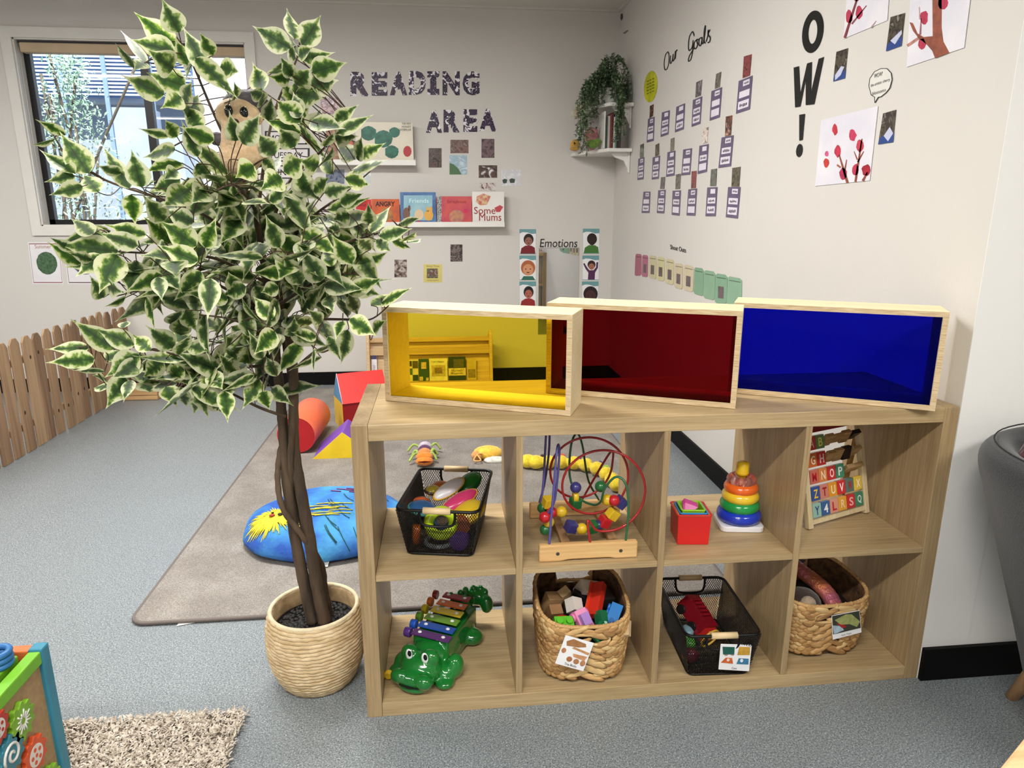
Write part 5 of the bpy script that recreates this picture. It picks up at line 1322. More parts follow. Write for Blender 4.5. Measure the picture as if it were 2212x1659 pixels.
# ---- woven water-hyacinth baskets
HY = [(wood((212, 172, 114), (166, 122, 72), 0, 26, .6, .5)), (wood((190, 148, 92), (136, 96, 56), 0, 26, .6, .5)), (wood((226, 194, 138), (182, 142, 88), 0, 26, .6, .5))]
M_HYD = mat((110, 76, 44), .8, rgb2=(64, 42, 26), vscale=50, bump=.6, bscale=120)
def se(a, rx, ry, p=3.2):
    ca, sa = math.cos(a), math.sin(a)
    return Vector((math.copysign(abs(ca) ** (2 / p), ca) * rx, math.copysign(abs(sa) ** (2 / p), sa) * ry, 0))
def woven_basket(loc, rz, wx, wy, h, lab, flare=.86, notch=True, seed=1):
    r = empty('woven_basket', loc, lab, 'basket', 'woven water hyacinth baskets in the shelf', rz)
    rs = random.Random(seed)
    def P_(a, z, k=1.0):
        zz_ = z * (1 + .09 * math.sin(a) * z / h)
        f = flare + (1 - flare) * min(1.0, (z / h) * 1.25) ** .6
        return se(a, wx / 2 * f * k, wy / 2 * f * k) + Vector((0, 0, zz_))
    def open_front(a, z):    # handle slot at the front
        return abs(a - 1.5 * PI) < .30 and h * .70 < z < h * .84
    def open_back(a, z): return notch and abs(a - .5 * PI) < .34 and z > h * .74
    # inner shell
    mb = MB(); N, L = 64, 12
    idx = {}
    vs = []; fs = []
    for j in range(L + 1):
        for i in range(N): vs.append(P_(2 * PI * i / N, h * .985 * j / L, .955))
    for j in range(L):
        for i in range(N):
            a = 2 * PI * (i + .5) / N; z = h * (j + .5) / L
            if open_front(a, z) or open_back(a, z): continue
            fs.append((j * N + i, j * N + (i + 1) % N, (j + 1) * N + (i + 1) % N, (j + 1) * N + i))
    fs.append(tuple(range(N)))
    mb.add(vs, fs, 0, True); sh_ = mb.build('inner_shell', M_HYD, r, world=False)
    md = sh_.modifiers.new('thick', 'SOLIDIFY'); md.thickness = .004
    bodies = MB()
    rows_ = int(h / .0125)
    for j in range(rows_):
        z = .010 + (h - .016) * (j + .5) / rows_
        per = 2 * (wx + wy) * .92; n = int(per / .034); off = (j % 2) * .5 + rs.uniform(-.1, .1)
        for i in range(n):
            a0 = 2 * PI * (i + off) / n; 
            if open_front(a0, z) or open_front(a0 + .1, z) or open_back(a0, z): continue
            p0, p1 = P_(a0, z), P_(a0 + 2 * PI / n * .9, z)
            t = (p1 - p0); ln = t.length
            if ln < 1e-4: continue
            t.normalize(); mid = P_(a0 + PI / n * .9, z)
            nrm = Vector((mid.x / (wx * wx), mid.y / (wy * wy), 0)).normalized()
            up = nrm.cross(t).normalized()
            tilt = math.radians(24 if j % 2 else -20) + rs.uniform(-.1, .1)
            R = Matrix.Rotation(tilt, 3, nrm) @ Matrix((t, nrm, up)).transposed()
            bodies.ell(mid + nrm * rs.uniform(-.001, .0016), (ln * .74, .0050, .0092 * rs.uniform(.85, 1.15)), 8, rs.choice((0, 0, 1, 2)), R=R)
    bodies.build('weave', HY, r, world=False)
    rim = []
    for i in range(72):
        a = 2 * PI * i / 72; z = h
        if open_back(a, h): z = h * .76
        rim.append(P_(a, z, .985) - Vector((0, 0, 0)))
    mb = MB(); mb.tube(rim, .0052, 8, closed=True)
    for k in range(110):
        q = rim[int(k / 110 * 72) % 72]; mb.ell(q + Vector((rs.gauss(0, .001), rs.gauss(0, .001), 0)), (.005, .005, .0062), 7)
    mb.build('rim', HY[0], r, world=False)
    # rolled edge of the front slot
    a_, b_ = 1.5 * PI - .30, 1.5 * PI + .30
    edge = [P_(a_, h * .77, 1.0), P_(1.5 * PI - .2, h * .69, 1.0), P_(1.5 * PI, h * .675, 1.0), P_(1.5 * PI + .2, h * .69, 1.0), P_(b_, h * .77, 1.0), P_(1.5 * PI + .2, h * .85, 1.0), P_(1.5 * PI, h * .86, 1.0), P_(1.5 * PI - .2, h * .85, 1.0)]
    MB().tube(spline(edge, 4, True), .0042, 8, closed=True).build('handle_slot', HY[2], r, world=False)
    return r
wb2 = woven_basket((0.563, 0.143, FB + .0035), math.radians(-3), .245, .268, .185, 'woven natural fibre basket full of toy train pieces, lower second compartment', seed=3)
wb4 = woven_basket((1.236, 0.170, FB + .0035), math.radians(4), .262, .238, .175, 'woven natural fibre basket holding soft toys, lower right compartment', seed=5)

# toys piled in the train basket
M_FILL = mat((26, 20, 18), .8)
GT = 'toy train pieces in the woven basket'
def blk(c, s_, R, col, rough=.3, bev=.002, name='block', mm=None):
    M = Matrix.Translation(Vector(c)) @ R.to_4x4()
    return MB().box(-s_[0] / 2, s_[0] / 2, -s_[1] / 2, s_[1] / 2, -s_[2] / 2, s_[2] / 2, M=M)
def T2(x, y, z): return (x, y, z)
# green brick with two studs
R = Rm(.5, .1, .1); c = Vector((.500, .055, .190))
a = blk(c, (.05, .03, .04), R, 0); st = [MB().tube([c + R @ Vector((s_ * .013, 0, .02)), c + R @ Vector((s_ * .013, 0, .028))], .0085, 16) for s_ in (-1, 1)]
toy('toy_brick', 'lime green two-stud brick at the front left of the train basket', 'toy', [('brick', a, PL((96, 190, 50))), ('stud', st, PL((96, 190, 50)))], GT)
# pink car
R = Rm(.9, -.1, .45); c = Vector((.553, .058, .196))
w1 = [MB().tube([c + R @ Vector((s_ * .017, t * .018, -.004)), c + R @ Vector((s_ * .024, t * .018, -.004))], .0115, 16) for s_ in (-1, 1) for t in (-1, 1)]
cb = blk(c + R @ Vector((0, .004, .018)), (.024, .03, .018), R, 0)
toy('toy_car', 'pink and lilac toy car standing nose down at the front of the train basket', 'toy', [('body', blk(c, (.034, .062, .022), R, 0), PL((236, 150, 190))), ('cabin', cb, PL((170, 130, 200))), ('wheel', w1, PL((230, 130, 180))), ('headlamp', MB().ell(c + R @ Vector((.004, -.034, .004)), (.008, .006, .008), 14), mat((190, 190, 196), .2, metal=.8))], GT)
# blue engine
R = Rm(.7, .2, -.5); c = Vector((.640, .075, .196))
w1 = [MB().tube([c + R @ Vector((-.016, t * .016, .004)), c + R @ Vector((-.022, t * .016, .004))], .009, 16) for t in (-1, 0, 1)]
toy('toy_engine', 'blue wooden toy engine at the right of the train basket', 'toy', [('body', blk(c, (.03, .06, .026), R, 0), PL((44, 120, 190))), ('wheel', w1, PL((40, 110, 200))), ('funnel', MB().tube([c + R @ Vector((0, -.02, .012)), c + R @ Vector((0, -.02, .028))], .006, 14), PL((30, 90, 160))), ('headlamp', MB().ell(c + R @ Vector((-.012, -.032, .0)), .006, 12), mat((180, 170, 176), .2, metal=.9))], GT)
# green engines
R = Rm(.8, .4, .4); c = Vector((.605, .055, .184))
toy('toy_engine', 'dark green toy engine with a light marking, between pink car and blue engine', 'toy', [('body', blk(c, (.026, .07, .026), R, 0), PL((20, 104, 64))), ('marking', blk(c + R @ Vector((0, .0, .0135)), (.01, .012, .001), R, 0), PL((190, 220, 200)))], GT)
R = Rm(1.0, .9, .2); c = Vector((.594, .03, .178))
toy('toy_wagon', 'flat green wagon lying at the front rim of the train basket', 'toy', [('body', blk(c, (.03, .05, .012), R, 0), PL((18, 112, 70)))], GT)
R = Rm(.5, -.4, -.6); c = Vector((.603, .125, .215))
toy('toy_wagon', 'red toy wagon on its side in the middle of the train basket', 'toy', [('body', blk(c, (.036, .10, .02), R, 0), PL((206, 50, 34))), ('ridge', blk(c + R @ Vector((-.016, 0, .012)), (.006, .10, .01), R, 0), PL((224, 66, 40)))], GT)
R = Rm(.3, .2, 1.2); c = Vector((.52, .085, .186))
toy('toy_wagon', 'small red strip wagon behind the green brick', 'toy', [('body', blk(c, (.014, .06, .01), R, 0), PL((196, 40, 34)))], GT)
R = Rm(.8, .5, .5); c = Vector((.541, .115, .208))
toy('toy_block', 'white rounded block with a small mark in the train basket', 'toy', [('body', blk(c, (.036, .036, .03), R, 0), mat((226, 220, 212), .5)), ('mark', blk(c + R @ Vector((0, -.0182, 0)), (.005, .001, .007), R, 0), INK)], GT)
for q in (((.487, .15, .2), (.045, .03, .05), Rm(.3, .2, .3), (170, 134, 92), 'brown wooden block at the back left of the train basket'), ((.485, .11, .188), (.034, .028, .055), Rm(.5, .1, .2), (150, 112, 74), 'darker brown wooden block below the back left one'), ((.525, .165, .205), (.03, .024, .06), Rm(.4, -.4, .4), (196, 168, 124), 'pale curved wooden track piece at the back left'),
          ((.595, .175, .21), (.07, .04, .05), Rm(.5, .3, .2), (214, 204, 184), 'cream wooden block at the back middle of the train basket'), ((.57, .145, .212), (.06, .016, .014), Rm(.2, .5, -.3), (24, 24, 26), 'black wheeled train base in the middle of the basket'), ((.625, .15, .205), (.05, .05, .03), Rm(.2, .1, .3), (28, 24, 26), 'dark train chassis at the back right of the basket'),
          ((.66, .04, .18), (.03, .04, .012), Rm(.7, -.4, -.6), (206, 180, 140), 'pale wooden track end at the right rim of the basket')):
    toy('wooden_block', q[4], 'toy', [('body', blk(q[0], q[1], q[2], 0), mat(q[3], .5, var=.1, vscale=40))], GT)
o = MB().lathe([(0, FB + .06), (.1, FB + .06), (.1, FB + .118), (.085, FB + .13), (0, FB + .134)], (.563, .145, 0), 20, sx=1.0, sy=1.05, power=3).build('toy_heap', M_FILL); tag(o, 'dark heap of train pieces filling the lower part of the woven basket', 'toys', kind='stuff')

# hanging picture tags
def pic_tag(corners, lab, art, words, tx):
    """corners: world tl, tr, br, bl"""
    tl, tr, br, bl_ = map(Vector, corners); n = (tr - tl).cross(bl_ - tl).normalized()
    if n.y > 0: n = -n
    o = MB().prism([tl, tr, br, bl_], -n * .0008).build('picture_tag', mat((238, 238, 240), .25)); tag(o, lab, 'tag', 'picture tags on the shelf baskets')
    def q(u, v): return tl * (1 - u) * (1 - v) + tr * u * (1 - v) + br * u * v + bl_ * (1 - u) * v + n * .0006
    for nm_, pts, col in art: MB().prism([q(*p) for p in pts], n * .0004).build(nm_, mat(col, .5, var=.15, vscale=80), o)
    put_text(MB(), words, q(tx[0], .95), q(tx[1], .95), q(tx[0], .87), lift=.0004).build('lettering', INK, o)
    return o
def oval(cu, cv, ru, rv, n=12): return [(cu + ru * math.cos(2 * PI * k / n), cv + rv * math.sin(2 * PI * k / n)) for k in range(n)]
yb = -.004
pic_tag([at(1222, 1372, 1, .0), at(1283, 1389, 1, -.004), at(1260, 1450, 1, -.012), at(1199, 1433, 1, -.01)], 'white picture tag of wooden pieces tilted on the front of the train basket',
        [('printed_piece', [(.1, .18), (.3, .05), (.75, .1), (.8, .2), (.55, .28), (.15, .32)], (170, 120, 76)), ('printed_piece', [(.35, .36), (.42, .3), (.98, .36), (.96, .44)], (200, 150, 100)), ('printed_piece', [(.45, .52), (.95, .5), (.9, .66), (.5, .62)], (206, 150, 104)), ('printed_piece', oval(.12, .5, .08, .09), (190, 130, 90)),
         ('printed_piece', oval(.4, .73, .1, .09), (170, 110, 70)), ('printed_piece', oval(.65, .75, .1, .09), (176, 120, 80)), ('printed_piece', oval(.88, .75, .09, .1), (190, 134, 92))], 'Tree Blocks', (.3, .72))
pic_tag([at(1557, 1391, 1, .0), at(1624, 1393, 1, .0), at(1618, 1450, 1, -.002), at(1552, 1446, 1, -.002)], 'white picture tag of four toy vehicles hanging on the lower wire basket',
        [('printed_vehicle', [(.06, .1), (.45, .1), (.46, .38), (.1, .4)], (34, 96, 84)), ('printed_vehicle', [(.6, .08), (.95, .08), (.96, .38), (.56, .4)], (206, 160, 60)), ('printed_vehicle', [(.05, .72), (.2, .52), (.4, .52), (.45, .74)], (214, 104, 50)), ('printed_vehicle', [(.56, .74), (.62, .52), (.94, .52), (.95, .74)], (58, 124, 160)),
         ('printed_window', oval(.18, .2, .04, .07), (236, 236, 236)), ('printed_window', oval(.34, .2, .05, .07), (236, 236, 236)), ('printed_window', oval(.28, .6, .05, .06), (236, 220, 200)), ('printed_window', oval(.72, .6, .05, .07), (230, 236, 240)), ('printed_wheel', oval(.2, .4, .06, .05), (176, 150, 130)), ('printed_wheel', oval(.4, .38, .06, .05), (176, 150, 130)), ('printed_window', oval(.7, .2, .03, .07), (240, 226, 190)), ('printed_window', oval(.84, .2, .03, .07), (240, 226, 190))], 'Cars', (.42, .58))
pic_tag([at(1796, 1330, 1, .05), at(1857, 1318, 1, .05), at(1861, 1366, 1, .045), at(1799, 1382, 1, .045)], 'picture tag of a toy dinosaur on the front of the right woven basket',
        [('printed_toy', [(.02, .02), (.98, .02), (.98, .78), (.02, .78)], (58, 60, 48)), ('printed_toy', [(.1, .2), (.5, .05), (.7, .1), (.98, .5), (.85, .7), (.6, .5), (.3, .45)], (160, 166, 100)), ('printed_toy', [(.02, .4), (.3, .5), (.4, .7), (.05, .78)], (176, 200, 214)), ('printed_toy', [(.15, .35), (.4, .42), (.5, .6), (.35, .62)], (160, 40, 36))], 'Soft Toys', (.3, .64))

# ---- lower wire basket with the fire truck
b3 = wire_basket((0.918, 0.143, FB + 0.0008), math.radians(-3), 0.196, 0.290, 0.160, 0.250, 0.130, 'black wire mesh basket with wooden grips and few toys, lower third compartment')
R = Rm(.55, .35, .55); c = Vector((.902, .160, FB + .090))
wh = []
for s_ in (-1, 1):
    for t in (-.6, .1, .75):
        if t == .1 and s_ == -1: continue
        wh.append(MB().tube([c + R @ Vector((s_ * .026, t * .04, -.018)), c + R @ Vector((s_ * .034, t * .04, -.018))], .0135, 18))
rd = MB()
for k in range(5): rd.box(-.018, .018, -.02 + k * .012, -.015 + k * .012, .026, .029, M=Matrix.Translation(c) @ R.to_4x4())
bd_ = blk(c, (.055, .10, .045), R, 0)
tr = toy('toy_truck', 'dark red toy fire truck lying on its side in the lower wire basket', 'toy', [('body', bd_, PL((118, 14, 28))), ('cab', blk(c + R @ Vector((0, -.055, -.004)), (.05, .026, .036), R, 0), PL((170, 34, 32))), ('windscreen', blk(c + R @ Vector((0, -.066, .006)), (.04, .008, .022), R, 0), PL((236, 150, 40))), ('bumper', MB().torus((0, 0, 0), .03, .003, 24, 8, M=Matrix.Translation(c + R @ Vector((0, -.07, -.006))) @ R.to_4x4() @ Rm(1.4, 0, 0).to_4x4()), PL((200, 160, 60))), ('roof_ridges', rd, PL((130, 14, 30))), ('wheel', wh, mat((24, 20, 22), .4))])
c = Vector((.858, .12, FB + .045))
toy('toy_car', 'small green and clear toy car at the left side of the lower wire basket', 'toy', [('body', MB().ell(c, (.02, .04, .02), 16, R=Rm(.2, .1, .2)), PL((70, 150, 50))), ('roof', MB().ell(c + Vector((.008, .01, .018)), (.016, .022, .012), 14), PL((110, 140, 150)))])
c = Vector((.852, .065, FB + .03))
toy('toy_car', 'shiny dark red toy car at the front left of the lower wire basket', 'toy', [('body', MB().ell(c, (.024, .018, .02), 16), PL((120, 20, 34))), ('roof', MB().ell(c + Vector((0, 0, .014)), (.014, .012, .01), 12), PL((150, 60, 70)))])

# ---- soft toys in the right woven basket
FT = FB
M_SEQ = mat((176, 96, 120), .3, rgb2=(190, 110, 70), vscale=22, bump=.9, bscale=160, metal=.3)
mb = MB()
for k in range(12):
    t = k / 11; mb.ell((1.262 - .052 * t + .01 * math.sin(5 * t), .085 + .14 * t, FT + .155 + .045 * t - .02 * (1 - t) ** 2), (.026 - .003 * abs(t - .5), .02, .020), 12)
o = mb.build('plush_snake', M_SEQ, origin=(1.24, .15, FT + .12)); remesh(o, .004, 3); tag(o, 'shimmering pink and rust coloured soft toy snake draped in the right woven basket', 'soft toy')
mb = MB().ell((1.185, .12, FT + .135), (.05, .05, .04), 20, rough=.02)
toy('plush_monkey', 'dark brown soft toy monkey with a pale printed face in the right woven basket', 'soft toy', [('head', mb, FUR((70, 54, 44))), ('face', MB().ell((1.180, .082, FT + .155), (.022, .012, .02), 16, R=Rm(-.6, 0, 0)), FUR((176, 156, 130))), ('muzzle', MB().ell((1.176, .074, FT + .142), (.014, .012, .011), 14), FUR((166, 144, 120)))])
mb = MB(); mb.ell((1.145, .155, FT + .165), (.028, .02, .014), 14); mb.ell((1.150, .165, FT + .18), (.014, .014, .014), 12)
o = mb.build('plush_duck', FUR((210, 170, 40)), origin=(1.145, .155, FT + .15)); tag(o, 'yellow soft toy behind the divider in the right woven basket', 'soft toy')
mb = MB(); mb.ell((1.16, .2, FT + .175), (.03, .03, .022), 14)
tag(mb.build('plush_bear', FUR((96, 48, 34)), origin=(1.16, .2, FT + .15)), 'reddish brown soft toy at the back of the right woven basket', 'soft toy')
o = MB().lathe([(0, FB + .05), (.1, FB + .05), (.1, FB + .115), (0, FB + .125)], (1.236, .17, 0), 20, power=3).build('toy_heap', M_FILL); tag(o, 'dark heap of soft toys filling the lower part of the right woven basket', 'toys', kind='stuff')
# ================================================================== THINGS ON THE RUG
ZR = 0.0125
def vin(rgb, **k): return mat(rgb, .45, bump=.15, bscale=180, var=.05, vscale=14, **k)
# foam cylinder
fc = empty('foam_cylinder', (-0.535, 2.15, ZR), 'soft play foam cylinder lying on the rug, orange with a dark red end', 'soft play block')
A_, B_ = Vector((-.545, 1.975, ZR + .1)), Vector((-.525, 2.36, ZR + .1))
mb = MB(); mb.tube([A_, A_ + (B_ - A_) * .02, A_ + (B_ - A_) * .98, B_], [.094, .0985, .0985, .094], 48, caps=False); mb.build('side_cover', vin((236, 112, 74)), fc)
MB().tube([A_ - Vector((0, .0005, 0)), A_ + Vector((0, .004, 0))], .0945, 48).build('end_cover', vin((176, 28, 34)), fc)
MB().tube([B_, B_ + Vector((0, .002, 0))], .0945, 48).build('end_cover', vin((176, 28, 34)), fc)
# foam wedge
fw = empty('foam_wedge', (-.30, 2.0, ZR), 'soft play foam triangle with a yellow front and purple slopes, on the rug', 'soft play block')
w0, w1, wa = Vector((-.455, 1.885, ZR)), Vector((-.135, 1.885, ZR)), Vector((-.30, 1.885, ZR + .135))
MB().prism([w0, w1, wa], (0, .006, 0)).build('front_cover', vin((240, 206, 40)), fw)
bevel(MB().prism([w0 + Vector((0, .006, 0)), w1 + Vector((0, .006, 0)), wa + Vector((0, .006, 0))], (0, .24, 0)).build('side_cover', vin((120, 80, 180)), fw), .006)
# foam house: block with a roof prism on top
a_ = math.radians(20); hx, hy = -.355, 2.32
fb_ = empty('foam_block', (hx, hy, ZR), 'soft play foam block with yellow and dark red sides under the roof prism', 'soft play block', None, a_)
MB().box(0, .002, .0, .22, 0, .165).build('left_cover', vin((240, 196, 50)), fb_, world=False)
bevel(MB().box(.002, .27, 0, .22, 0, .165).build('body_cover', vin((150, 24, 28)), fb_, world=False), .004)
fr_ = empty('foam_roof', (hx, hy, ZR + .1655), 'soft play foam prism with red slopes and blue gable lying on the foam block', 'soft play block', None, a_)
MB().prism([(0, -.008, 0), (0, .22, 0), (0, .11, .15)], (.002, 0, 0)).build('gable_cover', vin((90, 150, 196)), fr_, world=False)
MB().prism([(.002, -.008, 0), (.002, .22, 0), (.002, .11, .15)], (.268, 0, 0)).build('slope_cover', vin((226, 48, 44)), fr_, world=False)
MB().tube([(0.001, -.008, 0.001), (0.001, .11, .151), (0.001, .22, 0.001)], .0022, 6).build('seam_piping', mat((214, 206, 220), .5), fr_, world=False)
# ---- floor cushion with the yellow lion
fcu = empty('floor_cushion', (-.25, 1.045, ZR), 'round blue felt floor cushion with a yellow lion face lying on the rug', 'cushion')
m, nt, b = new_mat('blue_felt')
tc = nt.nodes.new('ShaderNodeTexCoord')
r1 = _ramp(_noise(6, 4), 0.4, (36, 84, 170), 0.62, (70, 150, 206)); r2 = _ramp(_noise(16, 4), 0.62, (0, 0, 0), 0.70, (255, 255, 255))
mx = nt.nodes.new('ShaderNodeMixRGB'); mx.inputs['Color2'].default_value = lin((52, 130, 150)); nt.links.new(r2.outputs[0], mx.inputs['Fac']); nt.links.new(r1.outputs[0], mx.inputs['Color1'])
nt.links.new(mx.outputs[0], b.inputs['Base Color']); b.inputs['Roughness'].default_value = .9
bp = nt.nodes.new('ShaderNodeBump'); bp.inputs['Strength'].default_value = .5; bp.inputs['Distance'].default_value = .006; nt.links.new(_noise(60, 4).outputs['Fac'], bp.inputs['Height']); nt.links.new(bp.outputs[0], b.inputs['Normal'])
M_FELT = m
rs = random.Random(9)
def cush_z(x, y):
    d = min(1, math.hypot(x / .315, y / .285)); return .105 * (1 - d ** 3.2) ** .55 + .006 * math.sin(9 * x + 2) * math.sin(11 * y) * (1 - d)
N, L = 56, 16; vs = []; fs = []
for j in range(L + 1):
    k = math.sin(PI / 2 * j / L)
    for i in range(N):
        a = 2 * PI * i / N; w = 1 + .012 * math.sin(7 * a) + .01 * math.sin(11 * a + 1)
        x, y =   .315 * k * w * math.cos(a), .285 * k * w * math.sin(a)
        vs.append((-.25 + x, 1.045 + y, ZR + .022 + max(0, cush_z(x / w, y / w))))
for j in range(L):
    for i in range(N): fs.append((j * N + i, (j + 1) * N + i, (j + 1) * N + (i + 1) % N, j * N + (i + 1) % N))
base = len(vs)
for i in range(N):
    a = 2 * PI * i / N; vs.append((-.25 + .285 * math.cos(a), 1.045 + .255 * math.sin(a), ZR + .001))
for i in range(N): fs.append((L * N + i, base + i, base + (i + 1) % N, L * N + (i + 1) % N))
fs.append(tuple(range(base + N - 1, base - 1, -1)))
MB().add(vs, fs, 0, True).build('cushion_cover', M_FELT, fcu)
M_YFRI = mat((240, 220, 60), .8, var=.15, vscale=60)
tf = MB(); lx, ly = -.165, -.105
def onc(x, y, up=0.0): return Vector((-.25 + x, 1.045 + y, ZR + .022 + max(0, cush_z(x, y)) + up))
for k in range(260):
    a = rs.uniform(0, 2 * PI); r0 = rs.uniform(.02, .06); ln = rs.uniform(.03, .06) * (1.6 if math.cos(a) > .6 and rs.random() < .4 else 1)
    pts = [onc(lx + math.cos(a) * (r0 + ln * t) * 1.05, ly + math.sin(a) * (r0 + ln * t) * .85, .006 - .002 * t) for t in (0, .5, 1)]
    tf.tube(spline(pts, 2), [.003, .0028, .0024, .0018, .0008], 5, caps=False)
tf.build('lion_mane', M_YFRI, fcu)
mb = MB(); vs = [onc(lx, ly, .0085)] + [onc(lx + .052 * math.cos(k * .3927), ly + .042 * math.sin(k * .3927), .008) for k in range(16)]
mb.add(vs, [(0, 1 + k, 1 + (k + 1) % 16) for k in range(16)], 0, True); mb.build('lion_face', M_YFRI, fcu)
mb = MB(); mb.ell(onc(lx + .012, ly + .005, .012), (.009, .009, .004), 12); mb.ell(onc(lx - .02, ly + .026, .012), (.006, .004, .003), 10); mb.build('lion_eye', mat((40, 18, 20), .5), fcu)
mb = MB(); mb.ell(onc(lx - .018, ly + .008, .012), (.011, .008, .004), 12); mb.ell(onc(lx + .02, ly + .03, .012), (.012, .004, .003), 12); mb.build('lion_nose', mat((170, 40, 40), .5), fcu)
gs = MB()
for k in range(30):
    x0, y0 = rs.uniform(.0, .24), rs.uniform(-.2, .15); a = rs.uniform(-.3, .5)
    gs.tube(spline([onc(x0, y0, .003), onc(x0 + .02 * math.cos(a), y0 - .04, .004), onc(x0 + .05 * math.cos(a), y0 - .07, .003)], 3), .0014, 5)
gs.build('stitched_grass', mat((28, 74, 60), .8), fcu)
gs = MB()
for k in range(12):
    x0, y0 = rs.uniform(-.09, .02), rs.uniform(-.12, -.02)
    gs.tube(spline([onc(x0, y0, .003), onc(x0 + .05, y0 + .004, .004), onc(x0 + .09, y0 + .0, .003)], 3), .002, 5)
gs.build('stitched_rays', M_YFRI, fcu)
gs = MB()
for k in range(6):
    x0, y0 = rs.uniform(-.02, .08), rs.uniform(.08, .14)
    gs.tube([onc(x0, y0, .003), onc(x0 + .04, y0 - .008, .003)], .002, 5)
gs.build('stitched_red', mat((140, 40, 90), .8), fcu)
mb = MB(); p = at(695, 1216, 2, .03); mb.prism([(p.x - .02, p.y - .0, .016), (p.x + .02, p.y - .004, .016), (p.x + .025, p.y + .03, .03), (p.x - .01, p.y + .03, .03)], (0, 0, .001)); mb.build('care_label', mat((230, 230, 226), .6), fcu)
# ---- caterpillar, orange creature, yellow creature seen through the shelf
def pl_floor(px, py, z=0): p = at(px, py, 2, ZR + z); return p
M_YEL = FUR((232, 208, 50), (206, 176, 36))
mb = MB(); path = [(1140, 996), (1158, 998), (1185, 998), (1212, 998), (1240, 1000), (1266, 1004), (1290, 1012), (1310, 1024), (1322, 1036), (1332, 1046)]
ct = pl_floor(1240, 1000, .03)
ro = empty('plush_caterpillar', (ct.x, ct.y, ZR), 'long yellow segmented soft toy caterpillar lying on the rug behind the bead maze', 'soft toy')
for k, (x, y) in enumerate(path):
    c = pl_floor(x, y, .035); r_ = .042 if k < 2 else .036
    mb.ell(c, (r_, r_ * .95, .034), 16)
o = mb.build('body', M_YEL, ro); remesh(o, .006, 2)
c = pl_floor(1340, 1040, .035); MB().ell(c + Vector((.01, -.02, .01)), (.025, .025, .02), 12).build('tail', FUR((110, 170, 200)), ro)
for (x, y, cc, q) in ((1172, 985, (60, 34, 20), .012), (1215, 985, (206, 90, 50), .016), (1250, 990, (110, 60, 30), .012), (1296, 1000, (70, 60, 120), .014), (1310, 1012, (150, 190, 60), .02)):
    c = pl_floor(x, y, .055); MB().ell(c, (q, q, q * .8), 10).build('patch', FUR(cc), ro)
c = pl_floor(917, 1000, .03); ro = empty('plush_centipede', (c.x, c.y, ZR), 'orange and purple soft toy centipede with green feelers on the rug', 'soft toy')
M_OR = FUR((226, 138, 44), (206, 116, 34))
b0 = pl_floor(917, 990, .03)
mb = MB(); mb.ell(b0 + Vector((0, -.03, -.004)), (.044, .03, .022), 16); mb.ell(b0 + Vector((0, -.005, .012)), (.043, .03, .022), 16); mb.build('head', M_OR, ro)
MB().prism([b0 + Vector(q) for q in ((-.034, -.056, .002), (0, -.062, .008), (.034, -.056, .002), (0, -.06, -.004))], (0, .004, 0)).build('mouth', mat((120, 40, 20), .8), ro)
for k, cc in enumerate(((222, 140, 76), (90, 50, 90), (206, 196, 210))):
    MB().ell(b0 + Vector((0, .05 + .05 * k, .006)), (.036, .034, .03), 16).build('segment', FUR(cc), ro)
fe = MB()
for (x0, y0, x1, y1) in ((-.02, .02, -.075, -.01), (.02, .02, .06, .0), (-.03, .05, -.065, .06), (.03, .05, .066, .075), (-.03, .15, -.09, .14), (.03, .15, .08, .16), (.03, .06, .055, .09)):
    fe.tube(spline([b0 + Vector((x0, y0, .01)), b0 + Vector(((x0 + x1) / 2, (y0 + y1) / 2 + .01, .02)), b0 + Vector((x1, y1, -.01))], 4), .006, 6)
fe.build('feeler', FUR((170, 196, 90)), ro)
c = pl_floor(1050, 985, .02); ro = empty('plush_creature', (c.x, c.y, ZR), 'yellow and orange soft toy with a ribbon and a white base on the rug', 'soft toy')
MB().ell(c + Vector((.01, .02, .012)), (.075, .045, .035), 16).build('body', FUR((238, 206, 80), (232, 170, 60)), ro)
MB().ell(c + Vector((-.045, .0, .005)), (.03, .03, .025), 14).build('head', FUR((226, 160, 90)), ro)
MB().ell(c + Vector((.045, -.03, -.012)), (.06, .03, .018), 16).build('base', FUR((232, 230, 220)), ro)
MB().tube(spline([c + Vector(q) for q in ((-.05, -.02, .02), (-.03, -.06, .0), (-.065, -.055, .0), (-.04, -.02, .02), (-.02, -.03, .024))], 5), .004, 6).build('ribbon', mat((226, 170, 100), .6), ro)

# ================================================================== BOOK RACK by the back wall (seen through the yellow pane)
br = empty('book_rack', (.13, 3.33, 0.0), 'low pale wooden book display rack against the back wall behind the yellow block', 'bookshelf')
M_BR = wood((214, 184, 140), (188, 154, 108), 0, 16, .5, .3)
RKx0, RKx1 = -.305, .565
for x in (RKx0, RKx1 - .022):
    pts = [(x, 3.20, .013), (x, 3.26, .39), (x, 3.30, .42), (x, 3.34, .41), (x, 3.45, .40 - .06), (x, 3.47, .013)]
    bevel(MB().prism(pts, (.022, 0, 0)).build('side_panel', M_BR, br), .004)
for (y, z, h) in ((3.225, .025, .05), (3.27, .26, .045), (3.30, .345, .03)):
    MB().box(RKx0 + .022, RKx1 - .022, y, y + .014, z, z + h).build('front_rail', M_BR, br)
MB().prism([(RKx0 + .022, 3.25, .03), (RKx0 + .022, 3.262, .03), (RKx0 + .022, 3.36, .36), (RKx0 + .022, 3.348, .36)], (RKx1 - RKx0 - .044, 0, 0)).build('back_board', M_BR, br)
rk = random.Random(12)
